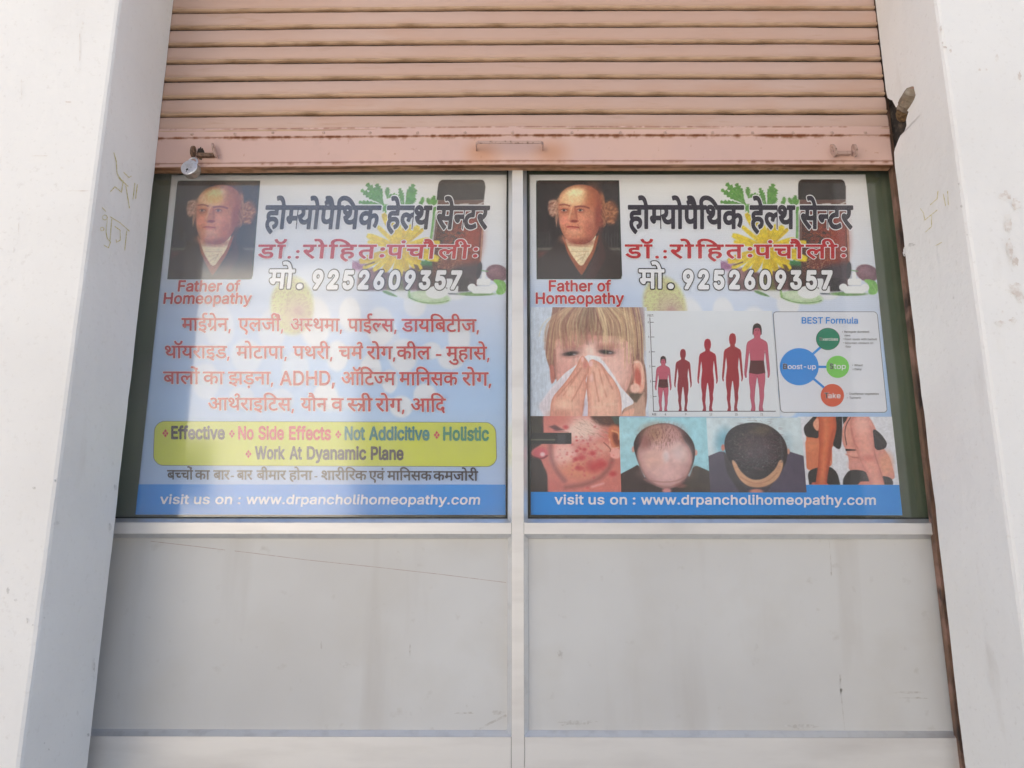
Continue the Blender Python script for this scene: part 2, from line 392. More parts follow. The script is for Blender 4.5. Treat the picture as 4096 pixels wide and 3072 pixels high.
# outlines of the letters: [advance, [x, y, dx, dy, ...], ...] in thousandths of the letter size
GL_DATA = [
[531,[321,69,23,8,19,10,17,11,13,14,7,16,3,20,-3,24,-10,19,-16,17,-23,11,-32,8,-39,2,-42,-3,-36,-10,-27,-15,-21,-22,-12,-25,-4,-30,1,-20,4,-20,7,-20,10,-20,16,-22,21,-23,27,-25,35,-30,43,-33,-54,-53,-56,46,-47,45,-37,42,-28,43,-16,46,-6,50,2,24,5,23,8,21,12,18,14,17,16,15,-12,13,-11,15,-9,16,-8,18,-4,20,-2,22,1,18,3,16,6,14,7,13,9,11,11,9,16,10,18,8,19,7,20,4,24,2,26,1,132,0,0,86,-361,0,0,71,546,0,0,-71,-104,0,0,-157,-212,0,-19,0,-14,-1,-11,-2,-22,-10,-8,-9,-5,-11,-2,-14,1,-13,3,-12,6,-10,24,-28,32,9,34,5,35,2,43,-2,38,-7,32,-12,26,-15,21,-19,17,-20,11,-23,7,-24,2,-25,-4,-36,-11,-32,-19,-28,-26,-23,-33,-18,-40,-14]],
[598,[509,551,0,-551,-81,0,0,250,-221,0,0,-37,-2,-20,-4,-16,-8,-11,-11,-9,-11,-4,-12,-2,-13,1,-13,5,-14,7,-14,9,-13,10,-12,13,-11,13,-10,14,-8,14,-7,14,-4,14,-1,13,2,11,4,11,8,9,11,6,16,5,20,1,26,0,0,230,-126,0,0,71,612,0,0,-71],[428,551,-221,0,0,-230,221,0]],
[580,[595,622,0,-71,-104,0,0,-551,-81,0,0,179,-20,-12,-22,-10,-25,-10,-27,-9,-30,-4,-33,-2,-56,7,-49,20,-40,34,-33,44,-23,54,-14,62,38,10,30,12,24,15,17,17,10,23,3,27,-1,18,-4,18,-6,16,-8,15,-9,14,-9,13,-123,0,0,71],[129,301,15,-30,16,-24,20,-19,22,-14,26,-8,31,-3,32,2,29,7,26,12,24,15,21,17,19,18,0,277,-199,0,16,-35,10,-35,3,-36,-4,-40,-14,-35,-22,-29,-31,-23]],
[568,[479,551,0,-551,-81,0,0,191,-20,-12,-21,-11,-22,-9,-24,-7,-27,-5,-30,-1,-26,2,-24,4,-22,8,-21,9,-18,12,-15,13,-15,19,-13,21,-9,24,-7,27,-4,33,-1,40,0,193,-79,0,0,71,583,0,0,-71],[398,551,-238,0,0,-182,0,-25,1,-22,2,-18,2,-15,4,-13,4,-10,17,-26,18,-13,25,-7,30,-3,26,2,25,6,24,11,22,13,20,15,18,16]],
[642,[553,551,0,-551,-81,0,0,180,-21,-12,-23,-11,-25,-10,-28,-9,-32,-4,-35,-2,-54,5,-48,17,-42,27,-36,37,-27,47,-18,57,57,15,45,19,32,22,21,25,13,30,4,34,-3,31,-7,25,-13,20,-18,14,-20,8,-23,3,-16,-1,-13,-4,-12,-7,-9,-9,-5,-12,-2,-14,3,-19,10,-15,16,-12,23,-9,29,-5,-8,-70,-40,8,-35,14,-28,18,-21,23,-13,29,-4,36,4,34,12,28,21,23,26,15,30,10,33,3,27,-2,26,-6,26,-9,23,-14,21,-18,17,-22,13,-26,8,-31,3,-35,-4,-46,-14,-40,-22,-34,-30,-29,-38,-25,-46,-21,16,-22,17,-18,19,-13,22,-10,26,-6,32,-2,33,2,30,7,26,11,24,15,23,17,22,20,0,276,-82,0,0,71,266,0,0,-71]],
[762,[777,551,-325,0,0,-202,34,28,39,16,44,6,41,-5,35,-13,30,-23,23,-32,13,-40,5,-47,-2,-31,-5,-33,-8,-34,-12,-34,-17,-34,-21,-34,-72,41,16,22,13,25,12,27,9,28,5,28,2,27,-2,29,-7,23,-10,18,-15,13,-18,7,-22,3,-36,-8,-37,-24,-37,-40,0,-258,-81,0,0,174,-17,-13,-20,-13,-22,-12,-26,-10,-28,-6,-32,-2,-31,2,-29,6,-28,11,-26,15,-22,19,-19,24,-14,27,-8,32,-3,36,6,50,18,42,31,35,40,26,48,16,55,5,16,0,17,-2,19,-1,17,-3,15,-2,11,-2,-6,-73,-12,3,-13,2,-15,2,-16,2,-15,1,-13,0,-36,-3,-30,-9,-24,-14,-18,-20,-10,-24,-4,-29,3,-32,11,-26,17,-20,21,-15,23,-8,26,-3,28,2,26,7,25,12,22,15,22,17,20,19,0,291,-371,0,0,71,777,0]],
[678,[0,551,0,71,693,0,0,-71,-104,0,0,-551,-81,0,0,355,-14,1,-16,-1,-16,-4,-17,-7,-16,-10,-16,-15,-16,-18,-15,-25,-13,-31,-13,-37,-77,24,9,29,11,27,12,25,-16,11,-16,10,-16,8,-17,6,-18,4,-19,1,-25,-3,-20,-7,-16,-13,-12,-17,-8,-19,-2,-23,2,-25,8,-24,12,-23,16,-24,21,-24,25,-24,29,-27,33,-29,37,-31,-54,-52,-38,33,-35,32,-33,31,-30,30,-25,31,-21,31,-16,31,-9,33,-3,35,3,33,8,29,14,25,17,20,21,16,23,13,25,8,24,5,24,2,29,-2,26,-4,26,-8,23,-12,24,-13,22,-17,42,31,48,19,55,6,9,0,0,125]],
[676,[587,551,0,-551,-81,0,0,266,-58,-12,-20,-2,-23,-1,-25,0,-28,1,-30,2,-30,5,-30,5,-26,6,-24,7,-45,-24,29,-35,32,-36,36,-36,37,-36,39,-35,40,-33,-54,-54,-37,33,-35,33,-33,33,-32,33,-29,31,-27,30,-24,28,-20,25,-16,22,-13,19,-9,17,-5,13,-6,35,2,12,5,12,8,12,12,9,16,6,21,2,16,-1,14,-4,14,-6,11,-9,12,-11,10,-12,13,14,9,16,7,19,4,19,2,20,1,20,0,19,-2,18,-2,17,-4,15,-4,13,-4,11,-201,0,0,71,691,0,0,-71],[369,322,25,0,24,2,22,2,66,13,0,212,-225,0,4,-12,4,-13,4,-15,3,-16,1,-18,1,-19,-1,-27,-3,-24,-5,-22,-8,-20,-8,-17,-11,-15,35,-6,36,-4]],
[555,[0,622,569,0,0,-71,-103,0,0,-551,-81,0,0,298,-181,0,0,-54,-2,-17,-4,-14,-8,-11,-10,-8,-13,-4,-14,-2,-16,2,-17,7,-18,12,-17,15,-15,17,-14,19,-11,20,-6,19,-2,19,2,14,4,13,8,10,11,8,16,4,20,2,287,0,0,182,-385,0]],
[504,[519,551,-148,0,0,-202,-55,0,-30,-1,-27,-3,-23,-4,-20,-6,-19,-8,-16,-9,-31,-28,-18,-35,-6,-40,2,-30,8,-27,12,-22,16,-20,19,-15,23,-12,24,-8,26,-5,27,-2,34,1,31,5,27,7,26,9,26,11,28,14,27,-74,-30,-13,-31,-11,-32,-9,-34,-8,-34,-5,-35,-1,-44,3,-42,9,-37,14,-34,20,-29,25,-23,30,-17,35,-11,40,-3,44,4,41,11,37,19,32,25,27,30,22,35,18,37,13,40,7,41,3,2,0,0,131,-290,0,0,71,519,0]],
[409,[395,42,-54,-54,-39,33,-37,33,-35,33,-33,33,-31,31,-28,30,-25,28,-21,25,-17,22,-13,19,-9,17,-6,13,-4,12,-2,12,-1,11,2,12,5,12,8,12,12,9,16,6,21,2,16,-1,14,-4,14,-6,11,-9,12,-11,10,-13,24,14,19,17,14,19,10,21,6,23,2,25,-5,46,-4,14,-4,12,-4,11,-239,0,0,71,424,0,0,-71,-104,0,9,-26,5,-31,2,-36,-2,-35,-8,-31,-12,-27,-16,-24,-20,-22,-24,-18,-27,-17,-29,-16,-31,-14,32,-35,34,-36,39,-36,40,-37,41,-35]],
[577,[358,222,-19,-1,-20,-2,-19,-4,-19,-5,-17,-6,-16,-7,-30,20,-26,22,-23,24,-18,27,-10,29,-4,33,1,18,3,16,6,14,7,13,9,11,11,9,16,10,18,8,20,7,23,4,26,2,31,1,93,0,0,86,-401,0,0,71,592,0,0,-71,-110,0,0,-157,-184,0,-19,0,-14,-1,-11,-2,-22,-10,-8,-9,-5,-11,-2,-14,2,-15,4,-14,8,-11,30,-30,32,9,33,6,36,2,47,-4,41,-13,35,-20,27,-29,17,-34,5,-40,-5,-42,-17,-37,-27,-31,-38,-25,-50,-14,-60,-5,-63,5,-59,15,-53,24,-50,32,-46,38,-41,44,61,49,38,-41,39,-34,40,-25,41,-19,45,-10,48,-4,42,3,32,9,23,16,14,22,5,28,-3,21,-8,18,-13,14,-19,9,-24,6]],
[570,[481,551,0,-551,-81,0,0,328,-109,0,-37,-1,-31,-2,-23,-3,-20,-5,-16,-8,-14,-10,-13,-15,-8,-21,-3,-26,4,-32,12,-32,21,-30,28,-32,36,-34,44,-37,-54,-52,-30,27,-28,26,-27,27,-25,27,-21,28,-17,28,-14,29,-7,31,-3,31,2,23,4,21,8,19,9,18,12,15,13,13,21,15,23,12,26,10,30,6,37,4,42,1,128,0,0,152,-400,0,0,71,584,0,0,-71]],
[634,[649,551,-104,0,0,-551,-80,0,0,165,-18,-11,-21,-11,-23,-10,-26,-8,-28,-5,-32,-2,-48,5,-42,14,-36,24,-28,32,-16,38,-6,44,1,19,5,18,7,18,9,15,10,14,12,12,-147,-2,0,72,293,0,36,0,10,-1,8,0,4,0,-7,-70,-32,0,-36,-3,-31,-8,-26,-13,-20,-19,-12,-24,-4,-29,3,-26,10,-22,16,-16,20,-12,23,-8,24,-2,32,2,28,8,26,12,22,15,21,17,19,18,0,291,-465,0,0,71,649,0]],
[556,[571,551,-104,0,0,-551,-80,0,0,165,-19,-12,-21,-10,-23,-10,-27,-9,-30,-4,-34,-2,-35,2,-32,7,-29,12,-26,16,-22,19,-18,24,-14,26,-8,30,-3,32,6,53,20,44,32,35,42,26,50,15,59,5,9,0,11,-1,13,0,38,-4,11,-1,9,-2,8,-2,-5,-73,-43,7,-47,3,-38,-3,-33,-9,-26,-15,-19,-21,-12,-25,-4,-31,4,-31,10,-25,18,-19,22,-13,26,-8,28,-3,33,3,30,7,27,13,23,15,21,17,18,17,0,291,-387,0,0,71,571,0]],
[571,[585,551,-103,0,0,-551,-81,0,0,165,-19,-12,-22,-10,-24,-10,-28,-9,-32,-4,-35,-2,-36,2,-34,7,-30,12,-28,16,-23,19,-19,24,-14,26,-8,30,-3,32,7,53,20,44,34,35,44,26,53,15,61,5,10,0,11,-1,13,0,40,-4,12,-1,10,-2,8,-2,-6,-69,-45,7,-50,3,-38,-3,135,-168,36,32,0,295,-401,0,0,71,585,0],[127,287,4,-32,11,-26,19,-19,23,-15,28,-8,30,-3,35,3,31,8,-140,175,-23,-22,-13,-27]],
[742,[653,551,0,-551,-81,0,0,370,-137,0,-25,0,-19,1,-13,2,22,-21,20,-23,16,-26,12,-27,8,-29,2,-29,-2,-29,-7,-26,-11,-22,-16,-19,-18,-15,-20,-12,-24,-8,-24,-5,-26,-2,-35,3,-33,11,-33,17,-32,24,-30,34,-30,43,-29,52,-29,63,-28,74,71,25,31,-82,32,-68,33,-53,34,-39,36,-23,38,-8,20,2,18,6,15,9,11,14,7,19,2,24,-3,29,-11,27,-16,27,-22,25,-26,22,-28,20,29,64,270,0,0,110,-572,0,0,71,757,0,0,-71]],
[563,[208,551,0,-317,-1,-16,-5,-14,-6,-11,-10,-8,-12,-5,-14,-2,-17,2,-18,7,-18,12,-18,15,-15,17,-14,19,-11,20,-6,19,-2,19,2,14,4,13,8,10,11,8,16,4,20,2,25,0,0,192,-127,0,0,71,578,0,0,-71,-104,0,0,-551,-81,0,0,551]],
[553,[568,551,-94,0,0,-171,-1,-32,-2,-27,-4,-22,-7,-19,-8,-18,-11,-16,-30,-27,-39,-18,-49,-9,-16,74,14,3,12,3,12,3,9,5,9,5,7,7,7,9,6,9,5,12,3,14,1,19,1,25,0,171,-233,0,0,-198,0,-29,1,-25,2,-21,3,-18,4,-16,6,-14,8,-12,10,-12,12,-10,15,-11,18,-12,21,-13,110,-62,38,-24,30,-22,22,-22,14,-24,9,-28,3,-31,-2,-26,-5,-25,-9,-24,-11,-22,-10,-19,-10,-15,-72,42,25,42,6,15,4,15,1,15,-1,12,-3,11,-4,10,-7,10,-11,11,-14,12,-19,12,-24,16,-30,17,-87,50,-25,16,-22,15,-19,17,-17,17,-14,20,-11,21,-9,28,-5,34,-2,42,0,235,-79,0,0,71,568,0]],
[764,[470,218,-5,-43,-15,-34,-25,-27,-33,-19,-38,-11,-42,-4,-55,7,-51,21,-47,36,-44,52,-44,71,-42,89,71,26,29,-66,31,-56,33,-45,35,-35,37,-20,40,-7,24,2,20,6,18,10,13,14,8,18,3,24,-2,24,-7,22,-11,20,-15,19,-18,18,-20,17,-58,-6,-5,70,41,4,32,8,24,12,15,16,10,20,3,23,-3,22,-7,17,-13,13,-17,9,-18,5,-20,2,-24,-1,-22,-3,-21,-6,-20,-7,-22,-9,-22,-11,-25,69,19,9,21,9,25,8,26,7,30,4,31,1,48,-4,40,-13,32,-22,23,-28,13,-33,5,-37,-7,-48,-23,-40,-37,-32,20,-20,74,-5,21,0,19,1,17,2,51,10,0,188,-73,0,0,71,258,0,0,-71,-104,0,0,-551,-81,0,0,290,-47,-8,-49,-3,-12,0,-15,1,-16,2,8,-20,5,-22]],
[1023,[470,218,-5,-43,-15,-34,-25,-27,-33,-19,-38,-11,-42,-4,-55,7,-51,21,-47,36,-44,52,-44,71,-42,89,71,26,29,-66,31,-56,33,-45,35,-35,37,-20,40,-7,24,2,20,6,18,10,13,14,8,18,3,24,-2,24,-7,22,-11,20,-15,19,-18,18,-20,17,-58,-6,-5,70,41,4,32,8,24,12,15,16,10,20,3,23,-3,22,-7,17,-13,13,-17,9,-18,5,-20,2,-24,-1,-22,-3,-21,-6,-20,-7,-22,-9,-22,-11,-25,69,19,9,21,9,25,8,26,7,30,4,31,1,48,-4,40,-13,32,-22,23,-28,13,-33,5,-37,-7,-48,-23,-40,-37,-32,20,-20,74,-5,21,0,19,1,17,2,51,10,0,188,-73,0,0,71,517,0,0,-71,-104,0,0,-551,-81,0,0,551,-178,0,0,-551,-81,0,0,290,-47,-8,-49,-3,-12,0,-15,1,-16,2,8,-20,5,-22]],
[491,[271,222,-19,-1,-20,-2,-19,-4,-19,-5,-17,-6,-16,-7,-30,20,-26,22,-23,24,-18,27,-10,29,-4,33,1,18,3,16,6,14,7,13,9,11,11,9,16,10,18,8,20,7,23,4,26,2,31,1,93,0,0,86,-314,0,0,71,505,0,0,-71,-110,0,0,-157,-184,0,-19,0,-14,-1,-11,-2,-22,-10,-8,-9,-5,-11,-2,-14,2,-15,4,-14,8,-11,30,-30,32,9,33,6,36,2,47,-4,41,-13,35,-20,27,-29,17,-34,5,-40,-5,-40,-13,-34,-23,-28,-32,-22,-39,-16,-46,-10,61,-23,65,-21,-33,-70,-109,54,-34,19,-32,19,-31,19,-37,3,-31,6,-25,9,-20,11,-11,16,-4,19,2,14,4,12,8,11,10,8,13,4,16,2,14,-1,13,-4,15,-5,15,-9,17,-12,19,-15,25,-2,43,2,36,7,30,12,21,16,13,21,4,27,-3,20,-8,17,-13,14,-19,10,-24,6],[293,615,-13,24,-12,24,-10,25,-9,25,-4,25,-2,24,5,41,15,33,25,27,32,18,36,11,42,4,21,-1,19,-2,19,-3,17,-5,16,-6,14,-7,-22,-66,-36,15,-13,3,-14,2,-14,1,-25,-2,-20,-8,-16,-12,-12,-17,-7,-19,-2,-22,2,-22,4,-21,8,-21,10,-22,13,-22,15,-24]],
[491,[271,222,-19,-1,-20,-2,-19,-4,-19,-5,-17,-6,-16,-7,-30,20,-26,22,-23,24,-18,27,-10,29,-4,33,1,18,3,16,6,14,7,13,9,11,11,9,16,10,18,8,20,7,23,4,26,2,31,1,93,0,0,86,-314,0,0,71,505,0,0,-71,-110,0,0,-157,-184,0,-19,0,-14,-1,-11,-2,-22,-10,-8,-9,-5,-11,-2,-14,2,-15,4,-14,8,-11,30,-30,32,9,33,6,36,2,47,-4,41,-13,35,-20,27,-29,17,-34,5,-40,-5,-40,-13,-34,-23,-28,-32,-22,-39,-16,-46,-10,61,-23,65,-21,-33,-70,-109,54,-34,19,-32,19,-31,19,-37,3,-31,6,-25,9,-20,11,-11,16,-4,19,2,14,4,12,8,11,10,8,13,4,16,2,14,-1,13,-4,15,-5,15,-9,17,-12,19,-15,25,-2,43,2,36,7,30,12,21,16,13,21,4,27,-3,20,-8,17,-13,14,-19,10,-24,6]],
[1023,[470,218,-5,-43,-15,-34,-25,-27,-33,-19,-38,-11,-42,-4,-55,7,-51,21,-47,36,-44,52,-44,71,-42,89,71,26,29,-66,31,-56,33,-45,35,-35,37,-20,40,-7,24,2,20,6,18,10,13,14,8,18,3,24,-2,24,-7,22,-11,20,-15,19,-18,18,-20,17,-58,-6,-5,70,41,4,32,8,24,12,15,16,10,20,3,23,-3,22,-7,17,-13,13,-17,9,-18,5,-20,2,-24,-1,-22,-3,-21,-6,-20,-7,-22,-9,-22,-11,-25,69,19,9,21,9,25,8,26,7,30,4,31,1,48,-4,40,-13,32,-22,23,-28,13,-33,5,-37,-7,-48,-23,-40,-37,-32,20,-20,74,-5,21,0,19,1,17,2,51,10,0,188,-73,0,0,71,517,0,0,-71,-104,0,0,-551,-81,0,0,551,-178,0,0,-551,-81,0,0,290,-47,-8,-49,-3,-12,0,-15,1,-16,2,8,-20,5,-22],[1063,863,-19,-60,-25,-47,-32,-34,-39,-24,-43,-13,-49,-5,-46,5,-42,15,-38,25,-34,35,-29,46,-25,57,71,24,18,-43,20,-34,22,-27,24,-19,29,-11,33,-4,35,4,28,12,22,21,17,27,14,35,12,41]],
[756,[271,222,-19,-1,-20,-2,-19,-4,-19,-5,-17,-6,-16,-7,-30,20,-26,22,-23,24,-18,27,-10,29,-4,33,1,18,3,16,6,14,7,13,9,11,11,9,16,10,17,8,19,7,21,4,27,2,31,1,96,0,0,86,-314,0,0,71,771,0,0,-71,-104,0,0,-551,-81,0,0,209,-49,-9,-53,-3,-14,1,-15,1,-17,3,5,-15,3,-16,1,-17,-5,-40,-13,-34,-23,-28,-32,-22,-39,-16,-46,-10,61,-23,65,-21,-33,-70,-109,54,-34,19,-32,19,-31,19,-37,3,-31,6,-25,9,-20,11,-11,16,-4,19,2,14,4,12,8,11,10,8,13,4,16,2,14,-1,13,-4,15,-5,15,-9,17,-12,19,-15,25,-2,43,2,36,7,30,12,21,16,13,21,4,27,-3,20,-8,17,-13,14,-19,10,-24,6],[480,268,36,2,35,5,35,8,0,268,-191,0,0,-157,-184,0,-19,0,-14,-1,-11,-2,-22,-10,-8,-9,-5,-11,-2,-14,2,-15,4,-14,8,-11,30,-30,32,9,33,6,36,2,27,-1,26,-5,24,-7,59,-9,21,-2,23,-2]],
[680,[122,189,-22,2,-20,6,-16,10,-14,13,-7,16,-3,19,2,18,6,14,10,12,13,8,15,5,18,2,12,-1,13,-2,13,-4,14,-7,16,-10,19,-14,31,14,28,19,23,26,18,31,10,36,4,41,-3,35,-10,30,-17,25,-21,18,-26,11,-29,4,-19,-1,-15,-5,-12,-7,-8,-11,-5,-12,-2,-14,1,-10,3,-11,6,-11,8,-12,13,-9,17,-9,22,-7,28,-5,34,-2,-17,-70,-57,8,-47,16,-36,24,-26,29,-16,33,-5,37,4,32,12,28,20,23,27,18,34,10,41,4,31,-2,29,-8,28,-11,26,-17,22,-21,19,-26,14,-31,8,-36,3,-40,-4,-45,-11,-42,-19,-41,-26,-36,-32,-30,-38,-25,30,-27,29,-29,28,-30,27,-32,24,-30,22,-30,-64,-44,-33,45,-31,40,-28,34,-28,29,-26,25,-25,22],[591,551,0,-551,-81,0,0,551,-89,0,0,71,274,0,0,-71]],
[520,[413,-58,-40,69,-12,22,-10,21,-9,19,-26,-3,-29,-2,-28,1,-28,4,-28,6,-28,8,-26,11,-24,15,-23,17,-19,21,-15,25,-12,28,-8,32,-2,36,2,28,5,25,9,23,11,19,13,18,16,16,24,18,27,14,30,10,33,7,36,5,38,1,5,0,0,95,-295,0,0,71,534,0,0,-71,-158,0,0,-166,-49,0,-36,-1,-31,-2,-26,-4,-23,-6,-20,-7,-18,-10,-14,-11,-11,-13,-9,-14,-7,-16,-5,-19,-1,-20,4,-33,14,-29,22,-25,31,-20,40,-11,50,-4,12,0,13,1,-3,13,-2,11,-1,11,2,21,7,17,12,12,14,8,16,4,16,2,26,-3,22,-8,18,-13,12,-17,8,-18,2,-19,-2,-20,-4,-16,-8,-13,-11,-11,-12,-9,-14,-7,29,-49,11,-19,14,-20,16,-22]],
[259,[170,551,0,-551,-81,0,0,551,-89,0,0,71,273,0,0,-71],[90,615,-14,49,-14,41,-13,35,-15,27,-15,21,-16,16,-18,11,-19,6,-22,2,-14,0,-13,-2,-12,-2,-31,-10,-24,73,27,8,31,4,33,2,34,-3,32,-8,28,-14,25,-21,24,-29,22,-37,20,-47,20,-56,19,-66]],
[0,[-179,615,-18,24,-16,20,-16,15,-14,10,-15,8,-15,6,-14,3,-16,1,-17,1,-13,-1,-14,-2,-14,-3,-41,-15,-26,69,48,16,17,3,18,2,19,1,29,-2,27,-8,24,-11,22,-17,20,-19,17,-24,4,2,-13,32,-13,27,-13,22,-13,17,-14,13,-14,10,-16,7,-17,4,-20,1,-15,0,-13,-2,-12,-2,-30,-10,-23,69,27,8,31,4,33,2,34,-3,32,-8,27,-14,26,-21,24,-29,21,-37,21,-47,20,-56,19,-66]],
[259,[89,551,-89,0,0,71,80,0,-19,47,-5,17,-2,19,-1,19,6,49,20,41,32,35,43,26,52,16,60,5,90,-8,84,-26,76,-42,69,-57,63,-68,56,-80,-84,0,-62,75,-65,59,-68,42,-70,25,-72,8,-43,-3,-37,-10,-29,-16,-22,-23,-14,-26,-4,-32,1,-19,3,-18,6,-15,6,-15,7,-13,8,-12,108,0,0,-71,-103,0,0,-551,-81,0]],
[0,[-169,615,-14,49,-14,41,-14,35,-14,27,-15,21,-16,16,-18,11,-19,6,-22,2,-14,0,-13,-2,-12,-2,-31,-10,-24,73,27,8,31,4,33,2,34,-3,32,-8,27,-14,26,-21,24,-29,21,-37,21,-47,20,-56,19,-66]],
[259,[170,551,0,-551,-81,0,0,551,-89,0,0,71,273,0,0,-71],[298,863,-19,-60,-25,-47,-32,-34,-39,-24,-43,-13,-49,-5,-46,5,-42,15,-38,25,-34,35,-29,46,-25,57,71,24,18,-43,20,-34,22,-27,24,-19,29,-11,33,-4,35,4,28,12,22,21,17,27,14,35,12,41]],
[0,[-185,772,2,15,5,14,9,12,12,9,13,6,14,2,15,-2,13,-6,11,-9,9,-12,5,-14,2,-15,-2,-15,-5,-14,-9,-12,-11,-9,-13,-6,-15,-2,-14,2,-13,6,-12,9,-9,12,-5,14]],
[259,[170,551,0,-551,-81,0,0,551,-89,0,0,71,273,0,0,-71],[80,615,-17,24,-17,20,-15,15,-15,10,-15,8,-15,6,-14,3,-16,1,-17,1,-13,-1,-14,-2,-14,-3,-41,-15,-26,69,48,16,17,3,18,2,19,1,29,-2,27,-8,24,-11,22,-17,20,-19,17,-24,4,2,-13,32,-13,27,-13,22,-13,17,-14,13,-14,10,-16,7,-17,4,-20,1,-15,0,-13,-2,-12,-2,-30,-10,-23,69,27,8,31,4,33,2,34,-3,32,-8,28,-14,25,-21,24,-29,22,-37,20,-47,20,-56,19,-66]],
[259,[-185,615,-10,23,-9,22,-7,22,-5,22,-3,22,-1,22,5,41,14,35,23,31,32,23,39,13,46,5,38,-3,33,-10,29,-15,25,-23,23,-30,21,-36,19,-45,18,-52,18,-60,110,0,0,-71,-103,0,0,-551,-81,0,0,551,-89,0,0,71,87,0,-19,63,-19,51,-20,40,-24,27,-28,17,-34,5,-25,-3,-20,-8,-16,-13,-12,-19,-7,-22,-2,-27,1,-22,3,-20,6,-19,24,-57]],
[259,[170,551,0,-551,-81,0,0,551,-89,0,0,71,273,0,0,-71]],
[272,[78,435,2,17,6,15,10,13,13,11,14,6,16,2,16,-2,14,-6,13,-11,10,-13,6,-15,2,-17,-2,-17,-6,-15,-10,-13,-13,-11,-14,-6,-16,-2,-16,2,-14,6,-13,11,-10,13,-6,15],[78,118,2,17,6,15,10,13,13,11,14,6,16,2,16,-2,14,-6,13,-11,10,-13,6,-15,2,-17,-2,-17,-6,-15,-10,-13,-13,-11,-14,-6,-16,-2,-16,2,-14,6,-13,11,-10,13,-6,15]],
[0,[-248,-12,36,13,38,7,38,3,46,-4,39,-13,31,-22,24,-28,13,-34,5,-39,-5,-38,-16,-34,-26,-28,-35,-22,-44,-13,-53,-4,-62,5,-56,15,-50,26,-45,34,-44,41,-41,47,61,43,26,-30,24,-26,24,-23,24,-19,25,-15,25,-12,28,-8,29,-4,32,-2,38,3,30,9,21,15,13,20,4,27,-3,20,-8,16,-14,13,-17,9,-18,5,-20,2,-17,-1,-17,-1,-15,-3,-42,-17]],
[577,[358,222,-19,-1,-20,-2,-19,-4,-19,-5,-17,-6,-16,-7,-30,20,-26,22,-23,24,-18,27,-10,29,-4,33,1,18,3,16,6,14,7,13,9,11,11,9,16,10,18,8,20,7,23,4,26,2,31,1,93,0,0,86,-401,0,0,71,592,0,0,-71,-110,0,0,-157,-184,0,-19,0,-14,-1,-11,-2,-22,-10,-8,-9,-5,-11,-2,-14,2,-15,4,-14,8,-11,30,-30,32,9,33,6,36,2,47,-4,41,-13,35,-20,27,-29,17,-34,5,-40,-5,-42,-17,-37,-27,-31,-38,-25,-50,-14,-60,-5,-63,5,-59,15,-53,24,-50,32,-46,38,-41,44,61,49,38,-41,39,-34,40,-25,41,-19,45,-10,48,-4,42,3,32,9,23,16,14,22,5,28,-3,21,-8,18,-13,14,-19,9,-24,6],[257,-134,2,15,5,14,10,12,11,9,13,6,14,2,15,-2,13,-6,11,-9,9,-12,5,-14,2,-15,-2,-16,-5,-14,-9,-12,-11,-9,-13,-5,-15,-2,-14,2,-13,5,-11,9,-10,12,-5,14]],
[0,[-338,-134,2,15,5,14,9,12,12,9,13,6,14,2,15,-2,13,-6,11,-9,9,-12,5,-14,2,-15,-2,-16,-5,-14,-9,-12,-11,-9,-13,-5,-15,-2,-14,2,-13,5,-12,9,-9,12,-5,14]],
[410,[60,0,0,509,309,0,0,-57,-244,0,0,-174,221,0,0,-57,-221,0,0,-221]],
[389,[160,-9,-23,2,-22,4,-21,8,-18,10,-16,14,-12,16,-10,18,-6,21,-2,24,2,20,4,18,7,15,10,13,11,10,14,9,14,7,16,6,17,5,53,9,22,3,18,2,16,2,13,2,10,2,8,4,6,5,3,6,2,9,0,2,-1,15,-3,13,-5,12,-7,10,-9,8,-11,7,-13,5,-15,3,-16,1,-18,-1,-15,-3,-14,-5,-12,-6,-10,-7,-9,-8,-8,-9,-6,-9,-4,-9,-59,17,10,22,13,18,15,15,16,12,19,10,19,7,20,5,20,3,21,1,14,0,15,-2,16,-3,16,-4,16,-6,15,-9,14,-10,12,-14,10,-16,8,-19,5,-23,2,-27,0,-251,-60,0,0,52,-5,0,-5,-9,-7,-9,-8,-9,-10,-9,-13,-8,-14,-7,-16,-5,-18,-3],[170,45,22,2,19,4,17,8,14,9,12,12,9,13,7,15,4,14,2,16,0,52,-4,-3,-5,-3,-8,-2,-28,-6,-31,-5,-25,-3,-41,-9,-12,-6,-10,-6,-9,-8,-6,-9,-4,-12,-1,-13,1,-12,3,-11,6,-10,7,-8,10,-7,11,-5,12,-4,14,-2]],
[227,[204,379,0,-52,-198,0,0,52],[65,471,61,0,0,-373,1,-15,3,-13,6,-9,8,-6,12,-4,14,-1,15,1,17,3,11,-52,-21,-5,-24,-1,-30,3,-25,8,-21,14,-15,20,-9,23,-3,29]],
[410,[114,227,0,-227,-61,0,0,509,61,0,0,-222,-12,0,14,32,16,25,20,18,23,12,25,8,27,2,25,-1,23,-6,20,-8,18,-13,15,-16,13,-19,9,-23,5,-27,2,-31,0,-240,-61,0,0,235,-3,28,-7,23,-13,18,-17,14,-21,8,-25,3,-18,-1,-16,-4,-15,-7,-14,-9,-11,-11,-10,-14,-7,-17,-4,-18]],
